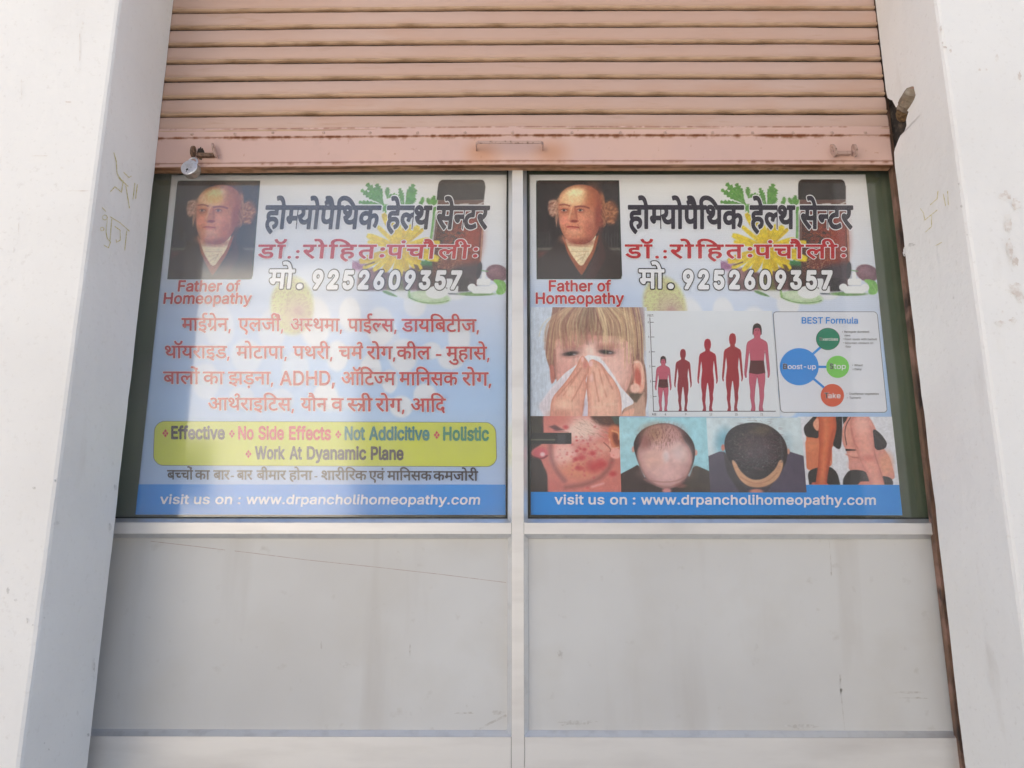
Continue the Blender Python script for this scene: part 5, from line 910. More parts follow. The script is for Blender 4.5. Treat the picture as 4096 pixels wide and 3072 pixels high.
# bottom plate with rust along its seams
def plate_paint(G, band):
    X, Z = G[..., 0], G[..., 2]
    nz_ = fbm(X * 14, Z * 14, 31); n2 = fbm(X * 60, Z * 60, 32); n3 = fbm(X * 4, Z * 4, 33)
    p = Paint(X, Z, (197, 165, 155))
    p.blend(np.clip((n3 - .45) * 2.2, 0, .7), (203, 169, 154))
    p.blend(np.clip((nz_ - .62) * 3, 0, .4), (190, 160, 150))
    for zc, wd, amt, thr in band:
        dz = (Z - zc) / wd
        a = np.exp(-dz * dz) * np.clip((fbm(X * 9, Z * 0 + zc * 9, 40) * .6 + n2 * .55 - thr) * 5, 0, 1) * amt
        p.blend(a, (112, 62, 34))
    p.blend(np.clip((n2 - .80) * 6, 0, .35), (150, 105, 84))
    return p.C
G = rect_grid(SX0, SX1, 2.8665, 2.9575, YS - .006, 0.004); 
G = rect_grid(SX0, SX1, 2.868, 2.9015, YS - .0100, 0.0035); Gz = G.copy(); G[..., 2] += sag(G[..., 0])
grid_object('rivet_strap', G, plate_paint(Gz, [(2.8995, .002, .9, .50), (2.868, .0025, .8, .50)]), M['plate'], shu, thick=0.008)
G = rect_grid(SX0, SX1, 2.7535, 2.8675, YS - .0065, 0.0035); Gz = G.copy(); G[..., 2] += sag(G[..., 0])
p_ = plate_paint(Gz, [(2.866, .003, 1.0, .42), (2.862, .006, .8, .60), (2.768, .0024, .9, .44), (2.764, .005, .6, .6)])
pp_ = Paint(Gz[..., 0], Gz[..., 2], p_)
pp_.line([(SX0, 2.7678), (SX1, 2.7678)], .0012, (130, 92, 78), .0006, .8)
for hx in (-.125, .122): pp_.ell(hx, 2.80, .05, .04, (186, 128, 90), .9, .5)
grid_object('bottom_plate', G, pp_.C, M['plate'], shu, thick=0.006)
G = rect_grid(SX0, SX1, 0, .044, 0, 0.0035)
Gl = G.copy(); Gl[..., 1] = YS - .0085 + (.044 - G[..., 2]); Gl[..., 2] = 2.7525 + sag(G[..., 0]) - 0.001 * np.sin(G[..., 0] * 5)
n1 = fbm(G[..., 0] * 7, G[..., 2] * 40, 51); n2 = fbm(G[..., 0] * 40, G[..., 2] * 90, 52)
pc = Paint(G[..., 0], G[..., 2], (176, 134, 104))
pc.blend(np.clip((n1 - .40) * 4, 0, 1) * sstep(np.abs(G[..., 2] - .030) - .009, .006), (104, 62, 36))
pc.blend(np.clip((n2 - .5) * 3, 0, .8), (120, 84, 54))
grid_object('bottom_lip', Gl[::-1], pc.C[::-1], M['plate'], shu)
lf = MB(); lf.box((SX0, YS - .0082, 2.7535 - .0105), (SX1 - .002, YS - .0068, 2.7528)); 
rv = MB()
rpx = [768, 940, 1091, 1294, 1480, 1670, 1860, 2050, 2288, 2481, 2660, 2850, 3010, 3172, 3328, 3461]
for i, x in enumerate(rpx):
    q = at(x, 531 + (6 if x < 1000 else 0), YS - .010)
    r_ = MB(); r_.tube([q + [0, .001, 0], q + [0, -.002, 0], q + [0, -.0036, 0]], [.0062, .0056, .003], 10)
    r_.build('rivet', M['rivet'], shu, smooth=True)
# handle: a flat steel strap bent into a U
ha = MB()
q0, q1 = at(1905, 594, YS - .007), at(2172, 594, YS - .007)
zc = (q0[2] + q1[2]) / 2 - .004
prof_h = [(q0[0], 0), (q0[0], -.040), (q0[0] + .008, -.050), (q1[0] - .008, -.050), (q1[0], -.040), (q1[0], 0)]
t_ = .003
inn = [(q0[0] + t_, 0), (q0[0] + t_, -.0385), (q0[0] + .0092, -.047), (q1[0] - .0092, -.047), (q1[0] - t_, -.0385), (q1[0] - t_, 0)]
for i in range(5):
    a, b, c_, d_ = prof_h[i], prof_h[i + 1], inn[i + 1], inn[i]
    ha.prism([(a[0], YS - .0066 + a[1]), (b[0], YS - .0066 + b[1]), (c_[0], YS - .0066 + c_[1]), (d_[0], YS - .0066 + d_[1])], 2, zc - .0052, zc + .0052)
ha.build('handle', M['lug'], shu)

def lug(px, py, mt, lean=0.0, h=.046, dep=.034):
    """upright steel tab with an eye, welded edge-on to the plate"""
    q = at(px, py, YS - .0066)
    n_ = 18
    out = []; hol = []
    for i in range(n_):
        a = 2 * math.pi * i / n_
        out.append((-.017 + .018 * math.cos(a) if math.cos(a) < 0 else -.017 + .017 * math.cos(a), (h / 2) * math.sin(a)))
        hol.append((-.019 + .0062 * math.cos(a), .004 + .010 * math.sin(a)))
    b = MB(); th = .0032
    for sx in (-th, th):
        v = [(q[0] + sx + lean * o[1], q[1] + o[0], q[2] + o[1]) for o in out] + [(q[0] + sx + lean * o[1], q[1] + o[0], q[2] + o[1]) for o in hol]
        b.add(v, [(i, (i + 1) % n_, n_ + (i + 1) % n_, n_ + i) for i in range(n_)])
    for ring_ in (out, hol):
        v = [(q[0] - th + lean * o[1], q[1] + o[0], q[2] + o[1]) for o in ring_] + [(q[0] + th + lean * o[1], q[1] + o[0], q[2] + o[1]) for o in ring_]
        b.add(v, [(i, (i + 1) % n_, n_ + (i + 1) % n_, n_ + i) for i in range(n_)])
    b.build('latch_lug', mt, shu)
    return q
lug(3326, 612, M['lug'], -.25); lug(3409, 612, M['lug'], -.12)
lug(866, 612, M['lug'], -.3, .056); lq = lug(781, 616, M['darklug'], .1, .040)
def bolt(x0, x1, y, mt):
    a, b_ = at(x0, y, YS - .0066), at(x1, y, YS - .0066)
    k = MB(); k.box((a[0], YS - .022, a[2] - .0065), (b_[0], YS - .0062, a[2] + .0065)); k.build('latch_bolt', mt, shu, bevel=.001)
bolt(3338, 3398, 618, M['lug']); bolt(792, 860, 626, M['darklug'])
gm = blot('grease_mark', [(804, 618, 14, 24)], (0, 0, 1), YS - .0072, M['mortar'], shu, seed=3)
gc = MB(); gc.box((1.3335, -0.056, 0.5), (1.42, -0.030, 3.7)); gc.build('guide_channel', M['rust_steel'], shu)
gc = MB(); gc.box((-1.42, -0.056, 0.5), (-1.352, -0.030, 3.7)); gc.build('guide_channel', M['rust_steel'], shu)

# ================================================================== padlock
pk = at(756, 669, YS - .052)
pad = empty('padlock', tuple(pk), 'round silver padlock hanging from the left latch of the salmon shutter', 'padlock')
R_ = 0.0300
body = MB(); T_ = .031
n_ = 40
rings = [(R_ - .0035, 0), (R_ - .0012, .0008), (R_, .003), (R_, T_ - .003), (R_ - .002, T_)]
V = []; F = []
rot = Matrix.Rotation(math.radians(-6), 3, 'Z') @ Matrix.Rotation(math.radians(-7), 3, 'X')
def PR(x, y, z_): 
    q = rot @ Vector((x, y, z_)); return (pk[0] + q.x, pk[1] + q.y, pk[2] + q.z)
for r_, y_ in rings:
    V += [PR(r_ * math.cos(a), y_ - .002, r_ * math.sin(a)) for a in np.linspace(0, 2 * math.pi, n_, endpoint=False)]
for i in range(len(rings) - 1):
    for j in range(n_): F.append((i * n_ + j, i * n_ + (j + 1) % n_, (i + 1) * n_ + (j + 1) % n_, (i + 1) * n_ + j))
F.append(tuple(range(n_))); F.append(tuple((len(rings) - 1) * n_ + j for j in range(n_)))
body.add(V, F)
body.m = [0 if i < 2 * n_ or i == len(F) - 2 else 1 for i in range(len(F))]
body.build('body', [M['steel'], M['brass']], pad)
kh = MB()
kv = [PR(-.004 + .0042 * math.cos(a), -.0026, -.010 + .0042 * math.sin(a)) for a in np.linspace(0, 2 * math.pi, 14, endpoint=False)]
kh.add(kv, [tuple(range(14))])
kh.add([PR(-.0052, -.0026, -.0138), PR(-.0030, -.0026, -.0138), PR(-.0052, -.0026, -.021), PR(-.0072, -.0026, -.0205)], [(0, 1, 2, 3)])
kh.build('keyhole', M['black'], pad)
wr = MB()
r9 = np.random.default_rng(4)
for row in range(4):
    zz_ = .012 - row * .0048; x = -.014 + .002 * row
    while x < .014 - row * .001:
        wdt = r9.uniform(.001, .0032)
        wr.quad(PR(x, -.0025, zz_), PR(x + wdt, -.0025, zz_), PR(x + wdt, -.0025, zz_ - .0016), PR(x, -.0025, zz_ - .0016)); x += wdt + r9.uniform(.0008, .0022)
wr.build('worn_stamping', M['brass'], pad)
shk = MB()
sp = []
for a in np.linspace(0, math.pi, 15):
    sp.append(PR(.0165 * math.cos(a), T_ / 2, .030 + .0185 * math.sin(a)))
sp = [PR(.0165, T_ / 2, .018)] + sp + [PR(-.0165, T_ / 2, .018)]
shk.tube(sp, .0036, 12); shk.build('shackle', M['steel'], pad, smooth=True)

# ================================================================== across the street (seen as reflections in the glass, with side blocks added for the light)
def house(x0, x1, y, h, mt, name, label, wins, wsize, depth=7.0, parapet=.5):
    o = empty(name, ((x0 + x1) / 2, y, 0), label, 'building')
    trim = M['white_trim'] if mt is M['cream_wall'] else M['dull_trim']
    b = MB(); b.box((x0, y - depth, 0), (x1, y, h)); b.build('wall', mt, o)
    b = MB(); b.box((x0 - .12, y - depth - .1, h + .002), (x1 + .12, y + .15, h + .16)); b.box((x0, y - .12, h + .162), (x1, y + .02, h + .16 + parapet)); b.build('roof', trim, o)
    if mt is M['cream_wall']:
        b = MB(); b.box((x0 - 9.0, y - depth, 0), (x0 - .02, y + 7.0, h - .02)); b.build('added_bounce_wing', mt, o)  # unseen block added to bounce sunlight onto the right reveal
        b = MB(); b.box((x1 + .02, y - depth + .5, 0), (x1 + 1.5, y - .5, h - 1.1)); b.build('added_veil_annex', M['tan_wall'], o)  # tan block added to soften the edge of the reflected veil
    for wx, wz in wins:
        f_ = MB(); ww, wh = wsize
        f_.box((wx - ww / 2 - .1, y + .002, wz - .1), (wx + ww / 2 + .1, y + .05, wz)); f_.box((wx - ww / 2 - .1, y + .002, wz + wh), (wx + ww / 2 + .1, y + .05, wz + wh + .1))
        f_.box((wx - ww / 2 - .1, y + .002, wz), (wx - ww / 2, y + .05, wz + wh)); f_.box((wx + ww / 2, y + .002, wz), (wx + ww / 2 + .1, y + .05, wz + wh))
        fo = f_.build('window', trim, o)
        p2 = MB(); p2.box((wx - ww / 2, y + .004, wz), (wx + ww / 2, y + .02, wz + wh)); q2 = p2.build('pane', M['dark_window'], o)
        q2.parent = fo; q2.matrix_parent_inverse = Matrix.Identity(4); q2.location = (0, 0, 0)
    return o
house(-11.5, -4.0, -15.5, 7.7, M['cream_wall'], 'white_building', 'sunlit white building across the street mirrored in the left glass pane', [(-7.9, 2.4)], (1.1, 1.5))
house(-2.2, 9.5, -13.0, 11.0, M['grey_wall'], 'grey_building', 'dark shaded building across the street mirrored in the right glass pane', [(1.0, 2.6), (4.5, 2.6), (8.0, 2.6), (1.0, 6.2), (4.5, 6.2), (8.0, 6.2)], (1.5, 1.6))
pl_ = MB(); pl_.tube([(-2.75, -13.5, 0), (-2.75, -13.5, 5), (-2.75, -13.5, 11.5)], [.06, .055, .04], 10); pl_.box((-3.5, -13.56, 10.4), (-2.0, -13.44, 10.52))
tag(pl_.build('utility_pole', M['pole'], smooth=False), 'thin grey utility pole mirrored as a faint upright line in the left pane', 'utility pole')

# ================================================================== posters
P_X0, P_X1 = -1.2579, 0.0450          # left edges of the two posters
P_W, P_ZT, P_H = 1.22, 2.7576, 1.2193
DX = P_X1 - P_X0
print_m = mat_attr('printed_flex', 0.45, 0.12, grain=0.10)
def inkm(name, c, rough=0.45):
    return mat(name, tuple(ink(c)), rough, spec=0.12)
I_RED = inkm('red_ink', (178, 16, 32)); I_WHITE = inkm('white_ink', (226, 226, 230)); I_NAVY = inkm('navy_ink', (28, 20, 42))
I_BLACK = inkm('black_ink', (40, 34, 36)); I_BLUE = inkm('blue_ink', (26, 138, 220)); I_SKY = inkm('sky_blue_ink', (46, 136, 214)); I_YEL = inkm('yellow_green_ink', (196, 202, 44))
I_BROWN = inkm('brown_ink', (50, 38, 36)); I_TEAL = inkm('teal_ink', (10, 112, 112)); I_GREEN = inkm('green_ink', (16, 122, 88)); I_ORR = inkm('vermilion_ink', (196, 44, 44))
I_DGREEN = inkm('dark_green_ink', (20, 128, 98)); I_LGREEN = inkm('light_green_ink', (118, 196, 92)); I_ORANGE = inkm('orange_ink', (206, 92, 66)); I_PANEL = inkm('pale_panel_ink', (214, 217, 226)); I_GREY = inkm('grey_ink', (96, 96, 100))

pL = empty('poster', (P_X0 + P_W / 2, 0, P_ZT - P_H), 'blue and white poster with red ailment list and yellow-green banner behind the left glass', 'poster', 'posters behind the shop glass')
pR = empty('poster', (P_X1 + P_W / 2, 0, P_ZT - P_H), 'blue and white poster with sneezing child, growth chart and bald heads behind the right glass', 'poster', 'posters behind the shop glass')

c7 = (2080, 680, 2.765); c8h = (2780, 680, 2.765); cl4 = (1240, 1200, 2.765); cl3 = (540, 1200, 2.765)

def background(G):
    """printed background, G given on the LEFT poster"""
    u = (G[..., 0] - P_X0) / P_W; v = (P_ZT - G[..., 2]) / P_H
    X, Y = crop_xy(G, cl4)
    p = Paint(X, Y, (222, 222, 224))
    p.blend(np.clip((v - .12) / .35, 0, 1), (196, 208, 230))
    p.blend(np.clip((v - .42) / .2, 0, 1) * .75, (156, 192, 232))
    p.blend(np.clip((v - .70) / .22, 0, 1) * .8, (170, 190, 226))
    p.blend(np.clip((.45 - u) / .4, 0, .55) * np.clip((v - .3) / .1, 0, 1), (164, 188, 222))
    wh = (226, 226, 228)
    for cx, cy, rx, ry in [(440, 160, 120, 190), (780, 290, 155, 215), (1160, 40, 125, 150), (1030, 620, 155, 190), (1340, 560, 110, 95), (670, 770, 118, 170), (1270, 1050, 125, 130), (1010, 1180, 128, 120), (170, 1070, 140, 150), (1650, 420, 120, 200), (1560, 640, 150, 130), (60, 250, 170, 280), (-160, 760, 150, 190), (-420, 330, 150, 230), (-700, 620, 170, 190), (-330, 1110, 150, 130), (-1000, 300, 160, 240), (-1150, 900, 150, 200), (-760, 1080, 140, 120), (1600, -120, 160, 120), (300, 620, 120, 170), (-150, 120, 130, 200), (880, 900, 90, 130)]:
        p.ell(cx, cy, rx, ry, wh, .16, .78 if cx > -50 else .42)
    p.ell(860, 420, 130, 150, (226, 226, 228), .15, .4); p.ell(250, 1150, 200, 90, (226, 226, 228), .3, .4)
    # fuzzy yellow green flower head
    fx, fy = (1168 - 1240) * 2.765, (1222 - 1200) * 2.765
    nn = fbm(X / 14, Y / 14, 61)
    p.ell(fx, fy, 235, 320, (206, 208, 150), .12, .95)
    p.ell(fx + 60, fy + 90, 150, 190, (196, 178, 158), .5, .8)
    r = np.hypot((X - fx) / 235, (Y - fy) / 320)
    p.blend(sstep(r - 1, .1) * np.clip((nn - .5) * 3, 0, .5), (168, 140, 130))
    p.ell(fx + 70, fy + 60, 60, 50, (176, 130, 140), .6, .5)
    # faint print banding
    p.mul(1 + .012 * np.sin(G[..., 2] * 900) + .02 * (fbm(G[..., 0] * 3, G[..., 2] * 160, 71) - .5))
    return p

def serrated(base, tip, wd, n=5):
    b = np.array(base, float); t = np.array(tip, float); d = t - b; L = np.linalg.norm(d); d /= L; q = np.array([-d[1], d[0]])
    left = []; right = []
    for i in range(n):
        s0 = .28 + .72 * i / n; s1 = s0 + .72 / n * .75
        wv = wd * math.sin(math.pi * min(.93, .22 + .74 * i / n)) 
        left += [b + d * L * s0 + q * wv * .62, b + d * L * s1 + q * wv * 1.12]
        right += [b + d * L * s0 - q * wv * .62, b + d * L * s1 - q * wv * 1.12]
    return [b + q * wd * .12] + left + [t] + right[::-1] + [b - q * wd * .12]

def botanical(G):
    p = background(G)                      # G lies on the left poster
    GR = G.copy(); GR[..., 0] += DX
    X, Y = crop_xy(GR, c8h)
    p.X, p.Y = X, Y
    n1 = fbm(X / 30, Y / 30, 81); n2 = fbm(X / 9, Y / 60, 82); n3 = fbm(X / 12, Y / 12, 83)
    # bottle
    p.poly([(1160, 330), (1170, 380), (1178, 420), (1160, 520), (1160, 1000), (1180, 1340), (1590, 1340), (1700, 1300), (1712, 1000), (1700, 660), (1670, 560), (1672, 330)], (106, 48, 42), 5)
    p.poly([(1160, 480), (1240, 480), (1260, 900), (1270, 1340), (1180, 1340), (1160, 1000)], (58, 36, 34), 40, .75)
    p.ell(1540, 800, 150, 300, (150, 62, 50), .6, .9)
    p.blend(sstep(sd_rrect(X, Y, 1180, 620, 1560, 1100, 60), 40) * np.clip((n3 - .52) * 5, 0, .8), (160, 84, 50))
    p.blend(sstep(sd_rrect(X, Y, 1200, 620, 1500, 880, 40), 40) * np.clip((n1 - .52) * 5, 0, .9), (40, 36, 34))
    p.blend(sstep(sd_rrect(X, Y, 1200, 940, 1480, 1150, 40), 40) * np.clip((n3 - .5) * 5, 0, .6), (150, 110, 92))
    p.poly([(1480, 1040), (1705, 1020), (1700, 1300), (1590, 1340), (1200, 1340), (1300, 1180)], (58, 54, 66), 60, .9)
    p.line([(1685, 600), (1704, 1000)], 10, (206, 176, 150), 8, .9); p.line([(1668, 620), (1680, 980)], 6, (60, 36, 34), 6, .8)
    p.line([(1180, 480), (1172, 760)], 8, (190, 170, 160), 6, .6)
    p.rect(1142, 102, 1660, 322, (40, 34, 35), 5, 1, 60); p.rect(1142, 170, 1668, 330, (34, 28, 29), 5, 1, 12)
    p.poly([(1230, 150), (1420, 120), (1420, 320), (1200, 320)], (52, 46, 46), 60, .6)
    for x in range(1150, 1655, 11): p.line([(x, 104 + 22 * abs((x - 1400) / 250) ** 3), (x, 118 + 22 * abs((x - 1400) / 250) ** 3)], 4, (26, 20, 20), 3, .7)
    p.rect(1158, 330, 1668, 396, (104, 74, 68), 6, 1, 10); p.poly([(1400, 372), (1500, 366), (1505, 380), (1410, 384)], (206, 200, 196), 4, .9); p.poly([(1600, 375), (1670, 345), (1670, 362), (1620, 388)], (196, 190, 190), 5, .8)
    p.line([(1560, 330), (1668, 322)], 8, (120, 114, 112), 6, .7)
    # left stem, buds and parsley leaves
    gA, gB, gC = (96, 152, 70), (66, 122, 52), (140, 186, 98)
    p.line([(1128, 420), (1132, 640), (1122, 860), (1098, 1010)], 26, (92, 150, 80), 6); p.line([(1136, 440), (1138, 640), (1128, 850)], 7, (160, 196, 130), 4, .8)
    for b, t, wd in [((556, 372), (345, 146), 42), ((552, 368), (455, 148), 40), ((545, 375), (288, 215), 34), ((560, 385), (278, 352), 30), ((470, 300), (520, 210), 26),
                     ((590, 312), (582, 188), 30), ((592, 312), (643, 268), 22), ((790, 392), (716, 198), 30), ((800, 380), (868, 152), 44), ((810, 385), (905, 212), 36), ((780, 390), (652, 256), 30), ((815, 388), (908, 308), 36), ((800, 300), (850, 190), 30),
                     ((985, 392), (985, 296), 24), ((985, 392), (955, 345), 18), ((1090, 402), (1112, 280), 30), ((1085, 400), (1036, 306), 26), ((1095, 402), (1146, 330), 24), ((1120, 470), (1145, 405), 22), ((560, 460), (590, 385), 24), ((600, 460), (560, 410), 20)]:
        p.poly(serrated(b, t, wd), gA, 5, n=0)
        p.line([b, ((b[0] + 2 * t[0]) / 3, (b[1] + 2 * t[1]) / 3)], 4, gC, 3, .7)
    lf = sstep(sd_rrect(X, Y, 270, 140, 1150, 480, 10), 10) * np.clip((n3 - .45) * 3, 0, .5) * ((p.C[..., 1] > p.C[..., 0] + 20) & (p.C[..., 1] > p.C[..., 2] + 20))
    p.blend(lf, gB)
    p.line([(700, 410), (640, 378), (450, 378)], 8, gA, 4, .7); p.line([(556, 372), (592, 470)], 14, gA, 5)
    # thistle, brown base and leaves behind the number
    for i in range(26):
        a = 2.6 + 1.1 * (i / 25.0); r = 170 + 40 * math.sin(i * 5.1)
        p.line([(430, 1080), (430 + r * math.cos(a), 1050 + r * .55 * math.sin(a) * (-1))], 7, (150, 92, 132), 5, .7)
    p.ell(360, 1060, 100, 55, (146, 92, 130), .5, .7)
    p.poly([(370, 1110), (560, 1080), (760, 1160), (1060, 1020), (1180, 1120), (1160, 1330), (420, 1330), (360, 1290)], (98, 62, 64), 22, .95)
    p.ell(470, 1160, 100, 70, (160, 110, 110), .5, .6); p.poly([(690, 1180), (860, 1200), (900, 1340), (700, 1330)], (112, 128, 62), 26, .7)
    p.poly([(1040, 1000), (1170, 1010), (1180, 1120), (1060, 1080)], (56, 120, 70), 10)
    p.poly([(1000, 1050), (1180, 1060), (1190, 1340), (1040, 1330)], (58, 46, 46), 20, .85)
    # yellow flower
    cx, cy = 790, 860
    tips = [(560, 470), (600, 500), (508, 612), (640, 545), (404, 716), (420, 790), (352, 1016), (400, 1092), (520, 1120), (640, 1130), (760, 1160), (832, 1190), (905, 1120), (985, 1085), (1062, 1108), (1046, 1030), (1165, 985), (1252, 992), (1150, 905), (1242, 796), (1120, 770), (1036, 645), (980, 612), (905, 600), (830, 580), (740, 600), (680, 580)]
    for k, (tx, ty) in enumerate(tips):
        d = np.array([tx - cx, ty - cy], float); L = np.linalg.norm(d); d /= L; q = np.array([-d[1], d[0]])
        wv = 34 + 10 * math.sin(k * 2.3)
        A = np.array([cx, cy])
        pts = [A + q * 10, A + d * L * .45 + q * wv * .9, A + d * L * .85 + q * wv, A + d * L + q * wv * .5, A + d * L * .96, A + d * L - q * wv * .5, A + d * L * .85 - q * wv, A + d * L * .45 - q * wv * .9, A - q * 10]
        c0 = (222, 198, 44) if k % 3 else (208, 178, 34)
        p.poly(pts, c0, 9)
        p.line([A + d * L * .2, A + d * L * .85], 7, (176, 136, 30), 9, .5); p.line([A + d * L * .3 + q * wv * .5, A + d * L * .9 + q * wv * .5], 4, (190, 152, 34), 4, .4)
    p.ell(cx + 10, cy - 20, 110, 80, (196, 158, 34), .7, .55)
    p.line([(430, 1052), (525, 1020)], 16, (96, 70, 44), 6, .9); p.poly([(965, 1040), (1010, 1050), (1050, 1110), (1000, 1110)], (84, 60, 36), 6, .9)
    # leaves, tablets and petals in the foreground
    p.poly([(630, 1330), (760, 1350), (860, 1420), (1000, 1440), (980, 1330)], (216, 216, 214), 20, .8)
    p.poly([(640, 1335), (700, 1330), (840, 1400), (800, 1402), (690, 1370)], (88, 130, 72), 8, .9)
    p.ell(1180, 1410, 235, 72, (176, 200, 160), .12, 1, .10); p.ell(1150, 1395, 170, 40, (206, 216, 196), .4, .7, .1)
    p.line([(960, 1410), (1060, 1455), (1200, 1475), (1340, 1462), (1400, 1440)], 9, (92, 132, 72), 5, .8); p.line([(940, 1290), (960, 1400)], 24, (120, 160, 90), 10, .8)
    p.rect(1500, 1195, 1600, 1340, (40, 37, 44), 8, 1, 4)
    p.ell(1260, 1350, 125, 72, (224, 226, 228), .1); p.rect(1370, 1280, 1492, 1360, (222, 224, 228), 5, 1, 16); p.rect(1340, 1200, 1420, 1300, (222, 224, 228), 6, 1, 20)
    p.poly([(1380, 1360), (1490, 1364), (1500, 1378), (1400, 1376)], (70, 84, 96), 4, .9)
    p.ell(1700, 1110, 30, 92, (52, 52, 62), .12, 1, .08); p.ell(1700, 1370, 200, 22, (110, 150, 92), .3)
    p.ell(1905, 1140, 128, 92, (116, 82, 96), .1, 1, .3); p.ell(1880, 1115, 80, 50, (150, 112, 124), .6, .7, .3)
    p.line([(1728, 1110), (1800, 1120)], 10, (96, 150, 96), 5)
    p.poly([(1850, 1215), (1930, 1205), (2020, 1240), (2025, 1378), (1900, 1378), (1940, 1280)], (118, 178, 88), 8); p.line([(1960, 1260), (2010, 1350)], 10, (166, 206, 140), 8, .7)
    wt = (226, 228, 230)
    p.rect(1738, 1130, 1780, 1230, wt, 5, 1, 18); p.rect(1688, 1200, 1840, 1275, wt, 5, 1, 24); p.ell(1640, 1296, 46, 40, wt, .1); p.ell(1880, 1300, 46, 42, wt, .1); p.rect(1640, 1285, 1885, 1366, wt, 5, 1, 40)
    p.line([(1700, 1272), (1830, 1276)], 5, (176, 180, 186), 4, .8); p.line([(1660, 1362), (1860, 1366)], 5, (160, 176, 160), 4, .8)
    n4 = fbm(X / 26, Y / 26, 84)
    md = np.clip(np.abs(p.C - np.array([210, 216, 226])).max(-1) / 60 - .3, 0, 1)
    p.mul(1 + md * (.30 * (n4 - .5) + .18 * (n3 - .5)))
    return p

